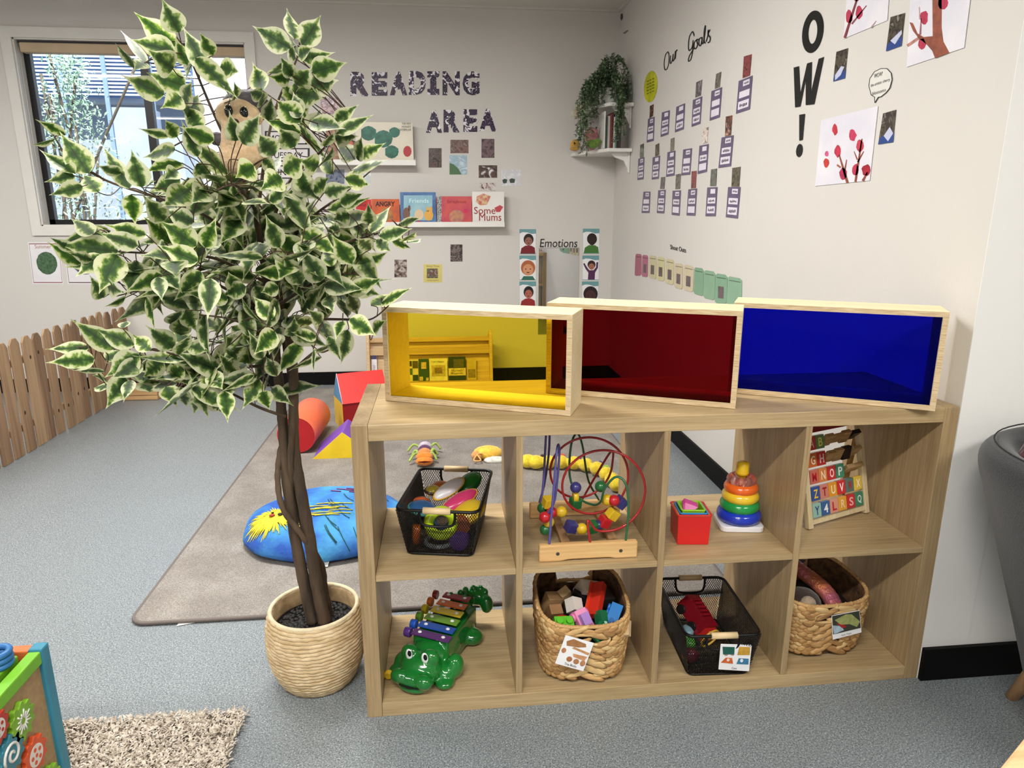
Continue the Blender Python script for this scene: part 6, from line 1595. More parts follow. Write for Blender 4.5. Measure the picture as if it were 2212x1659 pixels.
def rbook(x0, x1, h, c, lab, art=()):
    o = empty('display_book', ((x0 + x1) / 2, 3.24, .075), lab, 'book', 'books in the low book rack')
    Rk = Matrix.Translation((0, 3.241, .076)) @ Matrix.Rotation(math.radians(-10), 4, 'X')
    MB().box(x0, x1, 0, .012, 0, h, M=Rk).build('cover', mat(c, .4, var=.1, vscale=20), o)
    for (u0, v0, u1, v1, cc) in art:
        MB().box(x0 + (x1 - x0) * u0, x0 + (x1 - x0) * u1, -.001, 0, h * v0, h * v1, M=Rk).build('cover_picture', mat(cc, .5, var=.2, vscale=60), o)
    return o, Rk
o, Rk = rbook(-.035, .045, .15, (226, 214, 190), 'book with coloured square pictures at the left of the rack', [(.02, .3, .5, .6, (70, 110, 90)), (.5, .6, .98, .95, (90, 80, 60)), (.5, .02, .98, .3, (40, 70, 60)), (.05, .7, .45, .95, (60, 60, 60))])
o, Rk = rbook(.048, .118, .155, (40, 80, 60), 'dark green book with a pale moon on the cover in the rack', [(.25, .55, .75, .85, (220, 190, 150)), (.05, .02, .4, .2, (220, 200, 160)), (.7, .02, .95, .15, (220, 200, 160))])
o, Rk = rbook(.122, .248, .155, (232, 224, 200), 'cream book with a drawn animal face in the rack', [(.12, .2, .88, .7, (200, 180, 130)), (.3, .32, .7, .6, (160, 130, 100))])
put_text(MB(), 'I am Happy', Rk @ Vector((.14, -.001, .125)), Rk @ Vector((.225, -.001, .125)), Rk @ Vector((.14, -.001, .14)), lift=.001).build('lettering', mat((80, 70, 60), .5), o)
o, Rk = rbook(.255, .375, .165, (34, 54, 44), 'dark nursery rhymes book with a pale title band in the rack', [(.0, .2, 1, .52, (226, 206, 150)), (.3, .55, .9, .9, (90, 90, 70))])
put_text(MB(), 'Nursery', Rk @ Vector((.275, -.001, .06)), Rk @ Vector((.355, -.001, .06)), Rk @ Vector((.275, -.001, .075)), lift=.002).build('lettering', mat((90, 80, 40), .5), o)
put_text(MB(), 'Rhymes', Rk @ Vector((.275, -.001, .04)), Rk @ Vector((.355, -.001, .04)), Rk @ Vector((.275, -.001, .055)), lift=.002).build('lettering', mat((90, 80, 40), .5), o)
rbook(.385, .45, .15, (206, 180, 110), 'worn tan book at the right end of the rack', [(.1, .1, .9, .5, (150, 130, 80))])
rbook(-.275, -.24, .2, (236, 234, 240), 'white book with a navy top at the far left of the rack', [(.0, .8, 1, .97, (60, 60, 100)), (.2, .3, .7, .6, (200, 190, 196))])

# ================================================================== ARMCHAIR at the right edge
m, nt, b = new_mat('charcoal_tweed')
tc = nt.nodes.new('ShaderNodeTexCoord'); r1 = _ramp(_noise(420, 3), .35, (15, 16, 18), .65, (44, 45, 48)); nt.links.new(r1.outputs[0], b.inputs['Base Color'])
b.inputs['Roughness'].default_value = .95; b.inputs['Sheen Weight'].default_value = .2
bp = nt.nodes.new('ShaderNodeBump'); bp.inputs['Strength'].default_value = .4; bp.inputs['Distance'].default_value = .003; nt.links.new(_noise(420, 3).outputs['Fac'], bp.inputs['Height']); nt.links.new(bp.outputs[0], b.inputs['Normal'])
M_TWD = m
ac = empty('tub_chair', (1.765, -.365, 0), 'charcoal tweed tub armchair with pale wooden legs at the right edge', 'armchair')
mb = MB(); N = 40; cxx, cyy = 1.765, -.365
def tubx(a): c = math.cos(a); return math.copysign(abs(c) ** .77, c)
def tuby(a): c = math.sin(a); return math.copysign(abs(c) ** .77, c)
vs = []
# shell: swept arc open to the front (front faces away to the right/camera), profile outer/inner
prof_o = [(.235, .19), (.27, .32), (.315, .48), (.355, .62), (.375, .68), (.372, .715), (.345, .735), (.31, .72), (.29, .67), (.27, .55), (.25, .42)]
A0, A1 = math.radians(15), math.radians(285)
for i in range(N + 1):
    a = A0 + (A1 - A0) * i / N
    e = min(1, min(i, N - i) / 6.0); dz = -.10 * (1 - e)
    for (r_, z) in prof_o:
        vs.append((cxx + tubx(a) * r_ * 1.12, cyy + tuby(a) * r_ * .92, z + dz * (z > .45)))
K = len(prof_o); fs = []
for i in range(N):
    for k in range(K - 1): fs.append((i * K + k, (i + 1) * K + k, (i + 1) * K + k + 1, i * K + k + 1))
fs.append(tuple(range(K))); fs.append(tuple(N * K + k for k in reversed(range(K))))
mb.add(vs, fs, 0, True); o = mb.build('shell', M_TWD, ac); sd = o.modifiers.new('sub', 'SUBSURF'); sd.levels = 1; sd.render_levels = 2
bevel(MB().lathe([(.0, .20), (.255, .20), (.275, .30), (.285, .43), (.27, .46), (0, .47)], (cxx, cyy, 0), 40).build('seat', M_TWD, ac), .01)
sm_ = spline([(cxx + tubx(a) * .350 * 1.12, cyy + tuby(a) * .350 * .92, .734) for a in [A0 + .3 + (A1 - A0 - .6) * i / 20 for i in range(21)]], 2)
MB().tube(sm_, .0016, 6).build('seam', mat((30, 31, 34), .9), ac)
M_LEG = wood((196, 156, 112), (160, 120, 80), 2, 14, .45, .4)
for (lx, ly) in ((1.655, -.10), (2.02, -.12), (1.65, -.60), (2.02, -.60)):
    MB().tube([(lx + (1.82 - lx) * .25, ly + (-.365 - ly) * .25, .22), (lx, ly, .001)], [.024, .014], 16).build('leg', M_LEG, ac)
mb = MB().ell((1.545, -.205, .675), (.095, .05, .11), 20, rough=.03)
tag(mb.build('scatter_cushion', mat((70, 30, 34), .95, rgb2=(34, 16, 18), vscale=40, bump=1.0, bscale=120, sheen=.4)), 'dark maroon fluffy cushion leaning inside the tub armchair', 'cushion')

# ================================================================== TABLE at the lower right corner
tbl = empty('low_table', (1.45, -1.25, 0), 'pale timber table top edge in the lower right corner of the photo', 'table')
p0, p1 = at(2152, 1665, 2, .44), at(2215, 1587, 2, .44)
d = (p1 - p0).normalized(); nrm = Vector((d.y, -d.x, 0))
a1, a2 = p0 - d * .06, p1 + d * .16
M_TB = wood((222, 186, 140), (200, 160, 112), 0, 10, .45, .3)
bevel(MB().prism([a1, a2, a2 + nrm * .45, a1 + nrm * .45], (0, 0, -.025)).build('table_top', M_TB, tbl), .006)
for q in (a1 + nrm * .08 + d * .12, a2 + nrm * .08 - d * .03, a2 + nrm * .42 - d * .03, a1 + nrm * .42 + d * .12):
    MB().tube([(q.x, q.y, .415), (q.x, q.y, .001)], .02, 14).build('leg', M_TB, tbl)

# ================================================================== ACTIVITY CUBE at the lower left
acb = empty('activity_cube', (-.80, -.40, 0.0), 'wooden activity cube with gears, green top frame and blue posts at the lower left', 'toy')
FX = -.620; TZ = .36; BYk = -.145   # gear face plane x, top height, back corner y
M_TL, M_GRN, M_ORG, M_MDF = mat((56, 134, 160), .45, var=.06, vscale=20), mat((118, 186, 40), .45, var=.05, vscale=20), mat((224, 110, 60), .45, var=.05), mat((178, 146, 104), .6, var=.08, vscale=90)
X0 = FX - .36; Y0 = BYk - .36
for (x, y) in ((FX - .028, BYk - .028), (FX - .028, Y0), (X0, BYk - .028), (X0, Y0)):
    bevel(MB().box(x, x + .028, y, y + .028, 0.0195, TZ).build('post', M_TL, acb), .004)
bevel(MB().box(FX - .026, FX - .002, Y0 + .028, BYk - .028, TZ - .032, TZ - .004).build('top_frame', M_GRN, acb), .003)
bevel(MB().box(X0 + .028, FX - .028, BYk - .026, BYk - .002, TZ - .032, TZ - .004).build('top_frame', M_ORG, acb), .003)
bevel(MB().box(X0 + .002, X0 + .026, Y0 + .028, BYk - .028, TZ - .032, TZ - .004).build('top_frame', M_GRN, acb), .003)
bevel(MB().box(X0 + .028, FX - .028, Y0 + .002, Y0 + .026, TZ - .032, TZ - .004).build('top_frame', M_ORG, acb), .003)
bevel(MB().box(X0 + .03, FX - .038, Y0 + .03, BYk - .04, TZ - .02, TZ - .002).build('top_board', M_GRN, acb), .003)
MB().box(FX - .018, FX - .010, Y0 + .028, BYk - .028, .02, TZ - .032).build('side_board', M_MDF, acb)
MB().box(X0 + .028, FX - .028, BYk - .018, BYk - .010, .02, TZ - .032).build('side_board', M_MDF, acb)
MB().box(X0 + .010, X0 + .018, Y0 + .028, BYk - .028, .02, TZ - .032).build('side_board', M_MDF, acb)
MB().box(X0 + .028, FX - .028, Y0 + .010, Y0 + .018, .02, TZ - .032).build('side_board', M_MDF, acb)
bevel(MB().box(FX - .026, FX - .002, Y0 + .028, BYk - .028, 0.0195, .045).build('bottom_frame', M_GRN, acb), .003)
def gear(px, py, r, col, mark):
    c = at(px, py, 0, FX - .006); pts = []
    n = 10
    for k in range(n * 8):
        a = 2 * PI * k / (n * 8); rr = r * (1 + .11 * max(-1, min(1, 1.8 * math.sin(n * a)))); pts.append((FX - .0095, c.y + rr * math.cos(a), c.z + rr * math.sin(a)))
    g = MB().prism(pts, (.011, 0, 0)).build('gear', mat(col, .4, var=.06, vscale=30), acb); bevel(g, .0015)
    M_W = mat((226, 224, 218), .5, var=.06, vscale=60); X = FX + .0016
    mb = MB()
    def disc(cy, cz, ry, n_=20): mb.prism([(X, c.y + cy + ry * math.cos(2 * PI * k / n_), c.z + cz + ry * math.sin(2 * PI * k / n_)) for k in range(n_)], (.0006, 0, 0))
    if mark == 'sun':
        for k in range(14):
            a = 2 * PI * k / 14; mb.tube([(X + .0004, c.y + r * .25 * math.cos(a), c.z + r * .25 * math.sin(a)), (X + .0004, c.y + r * (.66 if k % 2 else .5) * math.cos(a), c.z + r * (.66 if k % 2 else .5) * math.sin(a))], .0016, 5)
        mb.torus((0, 0, 0), r * .26, r * .09, 24, 6, M=Matrix.Translation((X, c.y, c.z)) @ Matrix.Rotation(PI / 2, 4, 'Y'), sz=.3)
    elif mark == 'spiral':
        mb.tube([(X + .0004, c.y + r * (.08 + .06 * t) * math.cos(t * .9), c.z + r * (.08 + .06 * t) * math.sin(t * .9)) for t in [i * .4 for i in range(28)]], .0028, 6)
    else:
        disc(0, 0, r * .62, 28)
    mb.build('printed_motif', M_W, g)
    if mark == 'dots':
        mb = MB(); X = FX + .0024
        for k in range(5): disc(r * .38 * math.cos(k * 1.257 + .5), r * .38 * math.sin(k * 1.257 + .5), r * .12, 12)
        disc(0, 0, r * .11, 12)
        mb.build('printed_dot', mat(col, .4, var=.06, vscale=30), g)
gear(42, 1558, .036, (124, 176, 40), 'sun'); gear(18, 1630, .036, (50, 130, 150), 'spiral'); gear(70, 1632, .036, (216, 84, 40), 'dots'); gear(-12, 1575, .030, (190, 50, 36), 'dots')
gear(104, 1690, .033, (124, 176, 40), 'dots')
c = at(2, 1408, 2, TZ + .03)
bb = MB()
for k in range(3): bb.torus((c.x - .01, c.y, TZ + .004 + .012 * k), .022, .0065, 24, 8)
tag(bb.build('bead_spool', mat((50, 110, 170), .4)), 'blue ribbed bead on top of the activity cube at the left edge', 'bead')
# ================================================================== POTTED TREE
PX, PY = -0.145, 0.175
PS, PH_ = 0.90, 0.89
tree = empty('potted_tree', (PX, PY, 0), 'tall artificial variegated weeping fig in a coiled straw pot beside the shelf', 'plant')
M_ROPE = mat((222, 200, 162), .75, rgb2=(192, 164, 122), vscale=26, bump=.5, bscale=160, stretch=(1, 1, 2.2))
prof = [(.088, .0), (.103, .010), (.118, .035), (.131, .07), (.1385, .11), (.140, .15), (.1375, .19), (.132, .222), (.127, .24)]
prof = [(r_ * PS, z_ * PH_) for r_, z_ in prof]
def prad(z):
    for (r0, z0), (r1, z1) in zip(prof, prof[1:]):
        if z0 <= z <= z1: return r0 + (r1 - r0) * (z - z0) / (z1 - z0)
    return prof[-1][0]
mb = MB(); n = 22; rs = random.Random(1)
for k in range(n):
    z = .006 + (.236 * PH_ - .006) * k / (n - 1)
    ring = []
    for i in range(72):
        a = 2 * PI * i / 72; rr = prad(z) - .0035 + .0011 * math.sin(23 * a + k) + rs.gauss(0, .0004)
        ring.append((PX + rr * math.cos(a), PY + rr * math.sin(a), z + .0012 * math.sin(3 * a + k * .7)))
    mb.tube(ring, .0066, 8, closed=True)
pot = mb.build('woven_pot', M_ROPE, tree)
MB().lathe([(r_ * PS, z_ * PH_) for r_, z_ in [(.09, .004), (.118, .06), (.131, .15), (.120, .236), (.116, .236), (.124, .15), (.085, .012), (0, .012)]], (PX, PY, 0), 48).build('pot_lining', mat((168, 142, 104), .85, rgb2=(120, 98, 70), vscale=30), pot)
MB().torus((PX, PY, .241 * PH_), .1235 * PS, .0055, 64, 10).build('pot_rim', mat((226, 210, 176), .7, var=.1, vscale=40, bump=.4, bscale=150), pot)
mb = MB(); mb.lathe([(r_ * PS, z_ * PH_) for r_, z_ in [(.120, .06), (.118, .185), (.112, .187), (0, .189)]], (PX, PY, 0), 40)
for k in range(420):
    a = rs.uniform(0, 2 * PI); r_ = .105 * PS * math.sqrt(rs.random()); s_ = rs.uniform(.004, .009)
    mb.ell((PX + r_ * math.cos(a), PY + r_ * math.sin(a), .189 * PH_), (s_, s_, s_ * .7), 6)
o = mb.build('potting_pebbles', mat((20, 18, 18), .6, rgb2=(8, 8, 9), vscale=60), tree)
MB().torus((PX, PY, .187 * PH_), .112 * PS, .003, 48, 8).build('inner_pot_rim', mat((10, 10, 11), .4), tree)

M_BARK = mat((96, 78, 60), .8, rgb2=(58, 46, 36), vscale=14, bump=.7, bscale=50, stretch=(2, 2, .35))
def tp(px, py, y): return at(px, py, 1, y)
def trunk(pts, r0, r1, name='trunk'):
    P3 = [tp(*q) for q in pts]; sp = spline(P3, 8); n = len(sp)
    return MB().tube(sp, [r0 + (r1 - r0) * (i / (n - 1)) + .0006 * math.sin(i * 1.7) for i in range(n)], 12).build(name, M_BARK, tree)
trunk([(676, 1345, PY - .01), (655, 1250, PY), (636, 1150, PY), (619, 1030, PY), (612, 930, PY + .01), (604, 840, PY + .02), (596, 760, PY + .02), (586, 690, PY + .03), (575, 600, PY + .03), (562, 520, PY + .03), (548, 430, PY + .03)], .0165, .007)
trunk([(702, 1345, PY - .02), (684, 1260, PY - .02), (668, 1160, PY - .015), (650, 1060, PY - .01), (636, 970, PY), (634, 880, PY), (634, 800, PY), (622, 720, PY), (606, 660, PY + .01), (598, 600, PY + .02), (590, 500, PY + .04)], .0175, .007)
trunk([(716, 1338, PY + .02), (702, 1270, PY + .02), (694, 1220, PY + .015), (655, 1160, PY - .03), (612, 1100, PY - .03), (600, 1040, PY - .02), (604, 980, PY), (617, 930, PY + .02), (610, 860, PY + .03), (600, 780, PY + .04)], .0085, .006)
trunk([(710, 1342, PY), (700, 1300, PY + .02), (676, 1200, PY + .03), (640, 1090, PY + .025), (628, 1000, PY - .02), (633, 900, PY - .015), (628, 820, PY + .01), (612, 730, PY + .03)], .009, .006)
# limbs: pixel polylines with depth
CTR = (520, 500)
LIMBS = [
 [(548, 440, .17), (500, 330, .12), (455, 230, .10), (412, 130, .10), (375, 70, .12)], [(560, 440, .2), (575, 320, .25), (600, 220, .25), (640, 130, .22), (650, 80, .22)],
 [(575, 520, .15), (620, 400, .08), (680, 340, .06), (730, 290, .05), (760, 250, .05)], [(590, 560, .15), (660, 480, .12), (740, 420, .1), (800, 370, .1)],
 [(560, 560, .18), (450, 470, .1), (350, 430, .1), (230, 390, .1), (150, 340, .12), (120, 300, .12)], [(575, 610, .18), (470, 560, .1), (380, 550, .06), (280, 545, .08), (200, 540, .1)],
 [(585, 680, .15), (500, 630, .05), (420, 600, .0), (330, 620, .02), (250, 640, .05)], [(596, 790, .15), (500, 790, .1), (400, 770, .08), (300, 750, .08), (220, 745, .1), (170, 750, .1)],
 [(590, 600, .15), (680, 540, .08), (760, 520, .08), (830, 500, .1), (880, 490, .1)], [(600, 660, .12), (680, 610, .05), (740, 590, .04), (800, 600, .08)],
 [(612, 700, .12), (680, 690, .08), (740, 690, .08), (800, 690, .1), (840, 660, .12)], [(617, 900, .15), (560, 880, .12), (500, 850, .1), (430, 820, .08), (380, 840, .08)],
 [(600, 780, .15), (560, 720, .05), (500, 690, .0), (430, 680, -.02)], [(634, 800, .14), (680, 760, .1), (700, 760, .1), (740, 740, .1)],
 [(548, 430, .2), (470, 350, .25), (420, 300, .28), (350, 330, .3)], [(580, 500, .25), (640, 420, .35), (700, 400, .38)], [(560, 560, .2), (480, 500, .35), (380, 500, .4)], [(590, 640, .2), (660, 640, .32), (720, 640, .35)], [(590, 700, .2), (500, 740, .3), (420, 730, .33)],
 [(560, 470, .15), (530, 420, .03), (500, 400, -.02), (450, 420, -.03)], [(590, 600, .12), (610, 560, .0), (650, 540, -.04)]]
LP = []; lm = MB()
for L_ in LIMBS:
    sp = spline([tp(*q) for q in L_], 7); n = len(sp)
    lm = MB().tube(sp, [.0042 - .0028 * i / (n - 1) for i in range(n)], 7).build('branch', M_BARK, tree)
    LP += sp[2:]
# leaves
m, nt, b = new_mat('variegated_leaf')
uv = nt.nodes.new('ShaderNodeUVMap'); uv.uv_map = 'UVMap'
sx_ = nt.nodes.new('ShaderNodeSeparateXYZ'); nt.links.new(uv.outputs[0], sx_.inputs[0])
tc = nt.nodes.new('ShaderNodeTexCoord')
n1 = _noise(75, 4)
def M_(op, a=None, b2=None, va=None, vb=None):
    q = nt.nodes.new('ShaderNodeMath'); q.operation = op
    if a is not None: nt.links.new(a, q.inputs[0])
    elif va is not None: q.inputs[0].default_value = va
    if b2 is not None: nt.links.new(b2, q.inputs[1])
    elif vb is not None: q.inputs[1].default_value = vb
    return q.outputs[0]
ab_ = M_('ABSOLUTE', sx_.outputs['X'])
tip = M_('MULTIPLY', M_('SUBTRACT', sx_.outputs['Y'], vb=.58), vb=2.0)
edge = M_('MAXIMUM', ab_, tip)
edge2 = M_('ADD', edge, M_('MULTIPLY', M_('SUBTRACT', n1.outputs['Fac'], vb=.5), vb=1.5))
cr = nt.nodes.new('ShaderNodeValToRGB'); el = cr.color_ramp.elements
el[0].position = .0; el[0].color = lin((46, 74, 34)); el[1].position = 1.0; el[1].color = lin((226, 228, 184))
for p_, c_ in ((.34, (68, 102, 44)), (.55, (138, 164, 78)), (.64, (204, 212, 152)), (.74, (222, 224, 184))):
    e_ = el.new(p_); e_.color = lin(c_)
nt.links.new(edge2, cr.inputs['Fac'])
# mid rib
rib = nt.nodes.new('ShaderNodeValToRGB'); rib.color_ramp.elements[0].position = .0; rib.color_ramp.elements[0].color = (1, 1, 1, 1); rib.color_ramp.elements[1].position = .045; rib.color_ramp.elements[1].color = (0, 0, 0, 1)
nt.links.new(ab_, rib.inputs['Fac'])
mx = nt.nodes.new('ShaderNodeMixRGB'); mx.inputs['Color2'].default_value = lin((44, 48, 26))
ribf = M_('MULTIPLY', rib.outputs[0], vb=.8); nt.links.new(ribf, mx.inputs['Fac']); nt.links.new(cr.outputs[0], mx.inputs['Color1'])
# per-leaf brightness kept in a second uv layer
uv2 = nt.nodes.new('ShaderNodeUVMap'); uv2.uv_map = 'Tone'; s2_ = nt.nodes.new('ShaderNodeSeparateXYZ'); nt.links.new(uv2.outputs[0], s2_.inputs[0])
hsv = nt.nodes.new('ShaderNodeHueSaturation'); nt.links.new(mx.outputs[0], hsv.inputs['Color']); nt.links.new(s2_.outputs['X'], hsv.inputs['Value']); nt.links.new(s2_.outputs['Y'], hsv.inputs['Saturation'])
nt.links.new(hsv.outputs[0], b.inputs['Base Color'])
b.inputs['Roughness'].default_value = .55; b.inputs['Specular IOR Level'].default_value = .3
tr_ = nt.nodes.new('ShaderNodeBsdfTranslucent'); nt.links.new(hsv.outputs[0], tr_.inputs['Color'])
ms = nt.nodes.new('ShaderNodeMixShader'); ms.inputs['Fac'].default_value = .18
out = nt.nodes['Material Output']; nt.links.new(b.outputs[0], ms.inputs[1]); nt.links.new(tr_.outputs[0], ms.inputs[2]); nt.links.new(ms.outputs[0], out.inputs['Surface'])
M_LEAF = m
WPROF = [(0, 0), (.04, .42), (.11, .76), (.21, .97), (.33, 1.03), (.46, .94), (.58, .72), (.68, .46), (.77, .25), (.87, .10), (1.0, .0)]
LV, LF, LUV, LTN = [], [], [], []
def leaf(base, tip_, width, n_up, curl=0.0, fold=.25, tone=(1, 1)):
    tip_ = tip_ + (tip_ - base) * .10
    d = tip_ - base; ln = d.length; d.normalize()
    n_up = (n_up - d * n_up.dot(d)).normalized(); s_ = d.cross(n_up).normalized()
    o = len(LV)
    uvs = []
    for (t, w) in WPROF:
        c = base + d * ln * t + n_up * (curl * ln * (t * (1 - t) * 1.6)) 
        hw = width / 2 * w
        for u in (-1, -.5, 0, .5, 1):
            z = abs(u) * hw * fold + .02 * hw * math.sin(9 * t + 3 * u)
            LV.append(c + s_ * (hw * u) + n_up * z); uvs.append((u, t))
    for i in range(len(WPROF) - 1):
        for k in range(4):
            a = i * 5 + k; q = (a, a + 1, a + 6, a + 5)
            LF.append(tuple(o + x for x in q)); LUV.append([uvs[x] for x in q]); LTN.append(tone)
tw_ = MB()
def twig(base, wander=.01):
    best = min(LP, key=lambda q: (q - base).length_squared)
    mid = (best + base) / 2 + Vector((rl.gauss(0, wander), rl.gauss(0, wander), rl.gauss(.008, wander)))
    tw_.tube(spline([best, mid, base], 4), .0011, 5, caps=False)
rl = random.Random(77)
def depth(px, py):
    dx = (px - 500) / 420.0; dy = (py - 470) / 450.0
    q = max(0.0, 1 - dx * dx - dy * dy)
    return .18 - .24 * math.sqrt(q)
def traced(lst, ox, oy, sc_):
    for (bx, by, tx, ty, w) in lst:
        bx, by, tx, ty, w = ox + bx * sc_, oy + by * sc_, ox + tx * sc_, oy + ty * sc_, w * sc_
        Yb = depth(bx, by) + rl.uniform(-.05, .05)
        ln = math.hypot(tx - bx, ty - by)
        full = 96.0
        dy_ = 0.0
        if ln < full * .9: dy_ = math.sqrt(full * full - ln * ln) / 900.0 * rl.choice((-1, -1, 1)) * .7
        B_ = at(bx, by, 1, Yb); T_ = at(tx, ty, 1, Yb + dy_ + rl.uniform(-.012, .012))
        wm = w * (B_ - CAM).length / FPX
        L3 = (T_ - B_).length
        wm *= .98; wide = max(wm, min(L3 * .38, .046))       # a narrow leaf is a normal leaf turned edge on
        ang = math.acos(max(.2, min(1, wm / wide))) * rl.choice((-1, 1))
        d = (T_ - B_).normalized(); view = (CAM - B_).normalized()
        nu = (view - d * view.dot(d)).normalized()
        nu = Matrix.Rotation(ang + rl.uniform(-.2, .2), 3, d) @ nu
        if nu.z < -.2: pass
        leaf(B_, T_, wide, nu, rl.uniform(-.12, .12), rl.uniform(-.1, .3), (rl.uniform(.6, 1.15), rl.uniform(.85, 1.1)))
        twig(B_)
V1 = [(1260,400,935,125,180),(1290,280,1150,0,170),(1260,450,905,345,170),(1240,590,1030,430,200),(1350,740,1040,630,190),(1360,555,1265,330,120),(1530,600,1335,250,160),(1580,470,1475,290,110),(1165,810,820,650,170),(1000,540,805,280,70),(900,580,755,385,50),(1000,530,910,600,90),(1310,830,1145,920,150),(1340,880,1400,700,120),(1360,1000,1450,820,170),(1490,1110,1330,900,150),(320,1150,85,1030,75),(230,1190,40,1235,50),(520,1480,290,1150,190),(400,1480,120,1290,110),(400,1500,160,1550,100),(470,1590,205,1659,120),(600,1640,480,1500,150),(870,1610,655,1270,130),(800,1480,600,1415,90),(970,1600,890,1300,170),(1000,1620,1085,1550,40),(1210,1165,960,1100,80),(1275,1170,1180,1030,110),(1260,1280,1000,1340,110),(1315,1390,1010,1470,110),(1270,1450,1170,1530,120),(1590,1200,1320,1090,150),(1450,1340,1320,1050,120),(1440,1400,1560,1530,160),(1300,1520,1050,1640,150),(1500,1580,1270,1659,150),(1640,570,1790,610,150)]
V2 = [(555,395,270,225,170),(590,320,530,85,110),(650,375,790,145,170),(650,480,900,430,120),(620,460,730,390,90),(600,480,545,370,60),(640,480,560,300,70),(400,600,500,480,60),(570,620,480,470,110),(730,590,995,515,180),(720,690,935,655,190),(600,690,720,560,170),(330,740,250,520,150),(550,650,380,620,110),(330,790,230,750,110),(600,750,810,800,190),(320,860,340,750,60),(370,980,400,800,110),(640,1000,450,820,190),(630,960,580,760,130),(740,1080,800,900,170),(640,1085,320,950,120),(110,1150,60,920,130),(160,1170,300,940,170),(430,1260,290,1090,170),(590,1200,470,1050,170),(500,1400,650,1300,190),(920,980,1100,860,110),(930,1090,1210,945,110),(830,1190,910,1080,80),(920,1130,1100,1110,130),(1080,1300,930,1170,150),(1100,1300,1130,1120,80),(1110,1280,1320,1170,120),(1050,1390,1330,1300,90),(780,1360,650,1310,170),(810,1330,900,1190,70),(900,1420,810,1280,110),(1000,1450,1190,1505,150),(830,1570,1060,1520,130),(680,1560,600,1350,150),(740,1560,860,1450,110),(330,1300,430,1390,110),(260,1350,120,1440,180),(480,1440,320,1540,190),(180,1640,380,1659,60),(380,1640,540,1500,110),(960,1650,1140,1580,120),(60,820,0,700,40),(100,810,95,670,50)]
V3 = [(470,285,320,180,100),(650,410,240,360,170),(330,400,170,315,70),(380,500,155,350,100),(460,470,300,420,70),(540,440,355,580,120),(640,430,520,690,190),(540,740,450,590,110),(790,370,520,280,120),(850,290,570,220,110),(790,480,720,710,170),(740,0,770,210,120),(950,500,1095,690,150),(935,590,960,750,100),(1250,560,1060,750,150),(1310,600,1290,880,140),(1210,370,960,200,170),(1220,480,950,370,140),(1270,380,1350,170,120),(980,190,830,10,130),(1190,200,990,120,130),(570,650,690,700,110),(700,740,560,800,50),(850,740,905,960,60),(960,740,1250,830,110),(1130,830,1210,980,130),(1020,930,1110,830,100),(1095,1010,1090,880,130),(620,1110,330,910,140),(770,1080,500,970,130),(880,1120,760,1010,110),(440,1100,150,1110,80),(480,1180,155,1205,130),(550,1270,300,1250,50),(560,1190,660,1120,90),(800,1150,570,1300,170),(820,1200,600,1320,120),(970,1190,830,1310,130),(1120,1240,970,1330,130),(700,1310,570,1520,150),(740,1330,690,1480,80),(850,1330,880,1420,150),(990,1380,1070,1520,120),(1100,1380,1140,1520,90),(1190,1310,1290,1590,150),(1200,1440,1190,1570,100),(1050,1100,860,950,140),(1140,1080,1290,1120,100),(1080,1150,1170,1010,90),(560,1330,470,1300,50),(580,1385,480,1390,40),(680,960,715,910,50),(1300,1270,1390,1390,120),(1320,1450,1390,1560,120)]
V4 = [(590,600,460,380,150),(740,580,590,340,170),(970,450,830,250,150),(820,470,760,330,110),(550,390,440,220,190),(430,330,330,100,140),(740,230,640,150,130),(900,530,1080,490,130),(1040,470,1220,370,110),(930,660,1180,560,130),(940,600,1170,680,150),(950,680,1010,830,110),(1095,150,1090,0,110),(1110,220,1250,30,90),(1170,240,1400,190,110),(1150,270,1250,350,110),(1250,260,1400,330,90),(1110,340,1020,270,110),(1310,160,1480,110,60),(1350,280,1450,215,30),(1380,290,1480,262,30),(990,300,1010,410,110),(950,80,830,120,130),(880,200,790,180,100),(790,690,830,810,120),(890,720,940,850,80),(1190,740,1400,635,70),(1110,760,1290,660,80),(950,860,1140,980,150),(900,880,850,1010,90),(940,940,890,1180,130),(790,990,880,1160,90),(1130,960,1230,870,80),(700,990,530,960,80),(800,1070,680,1090,60),(560,870,680,890,90),(520,990,540,850,120),(740,890,640,790,110),(740,1150,510,1245,35),(680,1090,682,1250,30),(380,860,240,700,130),(280,880,150,700,60),(180,620,20,680,130),(100,640,50,520,110),(470,520,240,515,110),(460,460,310,410,100),(420,620,300,660,110),(300,1160,200,960,110),(390,980,390,1080,100),(100,1110,0,1180,170),(410,1290,330,1150,110),(280,1310,160,1520,130),(240,1280,0,1400,70),(300,1400,350,1530,110),(370,1380,520,1500,110),(20,1400,40,1620,120)]
traced(V1, 60, 0, .25316); traced(V2, 480, 0, .26522); traced(V3, 60, 420, .3013); traced(V4, 480, 440, .28928)
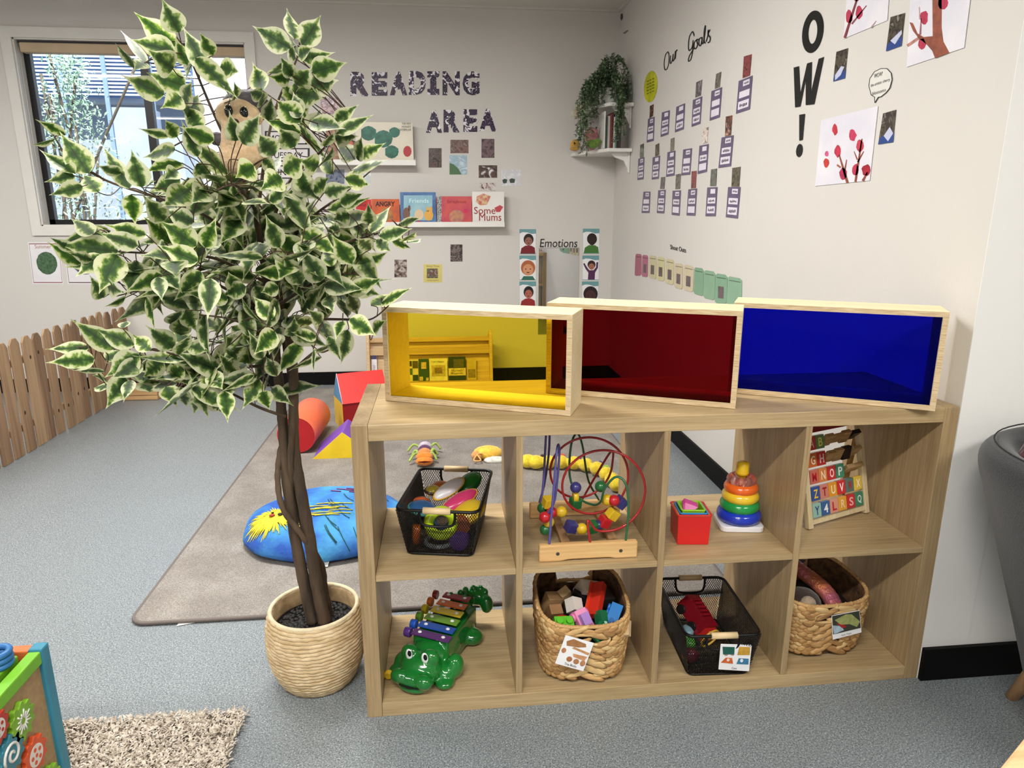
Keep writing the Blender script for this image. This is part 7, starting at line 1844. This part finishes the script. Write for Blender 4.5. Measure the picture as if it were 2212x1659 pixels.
# inner and rear leaves growing off the limbs, crown shade painted into darker tones
import bisect
def inside(px, py):
    for (cx_, cy_, rx_, ry_) in ((500, 480, 210, 150), (440, 600, 190, 110), (650, 540, 170, 120), (560, 700, 130, 80), (400, 170, 60, 90), (650, 230, 60, 70), (330, 530, 130, 80), (420, 780, 150, 60), (560, 820, 70, 60)):
        if ((px - cx_) / rx_) ** 2 + ((py - cy_) / ry_) ** 2 < 1: return True
    return False
cnt = 0
while cnt < 350:
    q = rl.choice(LP)
    b0_ = q + Vector((rl.gauss(0, .035), rl.gauss(.04, .07), rl.gauss(0, .035)))
    v = b0_ - CAM; px = 1106 + FPX * v.dot(RIGHT) / v.dot(FWD); py = 829.5 + FPX * v.dot(DOWN) / v.dot(FWD)
    if not inside(px, py): continue
    if 460 < px < 600 and 205 < py < 370 and b0_.y < .3: continue
    out_ = Vector((b0_.x + .2, (b0_.y - .18) * 1.2, rl.gauss(-.02, .12))); 
    if out_.length < 1e-3: continue
    d = (out_.normalized() + Vector((rl.gauss(0, .5), rl.gauss(0, .5), rl.gauss(-.2, .4)))).normalized()
    L3 = rl.uniform(.085, .115)
    e2 = b0_ + d * L3; v2 = e2 - CAM; px2 = 1106 + FPX * v2.dot(RIGHT) / v2.dot(FWD); py2 = 829.5 + FPX * v2.dot(DOWN) / v2.dot(FWD)
    if not inside(px2, py2) and rl.random() < .7: continue
    nu = (Vector((rl.gauss(0, .5), -0.7 + rl.gauss(0, .4), .7 + rl.gauss(0, .3)))).normalized()
    if abs(nu.dot(d)) > .9: continue
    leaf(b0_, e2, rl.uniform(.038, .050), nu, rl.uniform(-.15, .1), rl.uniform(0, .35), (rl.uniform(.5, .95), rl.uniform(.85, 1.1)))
    twig(b0_, .006); cnt += 1
me = bpy.data.meshes.new('foliage')
og = Vector(tree.location)
me.from_pydata([tuple(v - og) for v in LV], [], LF)
u1 = me.uv_layers.new(name='UVMap'); u2 = me.uv_layers.new(name='Tone')
a1_ = np.array([c for f in LUV for c in f], dtype=np.float32).ravel(); u1.data.foreach_set('uv', a1_)
a2_ = np.array([t for t in LTN for _ in range(4)], dtype=np.float32).ravel(); u2.data.foreach_set('uv', a2_)
me.polygons.foreach_set('use_smooth', [True] * len(LF)); me.materials.append(M_LEAF); me.update()
fo = bpy.data.objects.new('foliage', me); COL.objects.link(fo); fo.parent = tree
tag(tw_.build('twig', mat((74, 52, 38), .7), tree), kind='stuff')

# ---- plush glider clinging in the tree
gl0 = at(512, 300, 1, .06)
gr = empty('plush_possum', tuple(gl0 + Vector((0, 0, -.09))), 'small cream and grey soft toy possum clinging in the crown of the tree', 'soft toy')
M_CRM = FUR((226, 196, 160), (206, 170, 132)); M_GRY = FUR((96, 90, 96), (66, 60, 68))
def G(px, py, y=.05): return at(px, py, 1, y)
mb = MB(); hc = G(516, 248); mb.ell(hc, (.047, .036, .034), 18); mb.ell(G(522, 262, .03), (.030, .024, .024), 14); mb.ell(G(520, 300, .06), (.040, .032, .05), 16); mb.ell(G(520, 332, .06), (.044, .036, .045), 16); mb.ell(G(500, 290, .03), (.014, .014, .04), 12, R=Rm(0, -.3, 0))
mb.ell(G(545, 330, .06), (.028, .025, .03), 12)
o = mb.build('body', M_CRM, gr); remesh(o, .0045, 4)
MB().ell(hc + Vector((.012, .016, .018)), (.049, .036, .034), 16).build('grey_cap', M_GRY, gr)
MB().ell(G(556, 335, .07), (.024, .02, .026), 12).build('grey_leg', M_GRY, gr)
MB().ell(G(470, 300, .06), (.018, .014, .014), 12).build('grey_arm', M_GRY, gr)
for (ex, ey) in ((494, 240), (527, 244)): MB().ell(G(ex, ey, .014), (.0085, .006, .0125), 14).build('eye', EYE, gr)
for (ex, ey) in ((480, 250), (556, 252)): MB().ell(G(ex, ey, .05), (.012, .006, .017), 12).build('ear', M_CRM, gr)
MB().ell(G(508, 262, .004), (.007, .006, .005), 10).build('nose', mat((60, 40, 40), .4), gr)
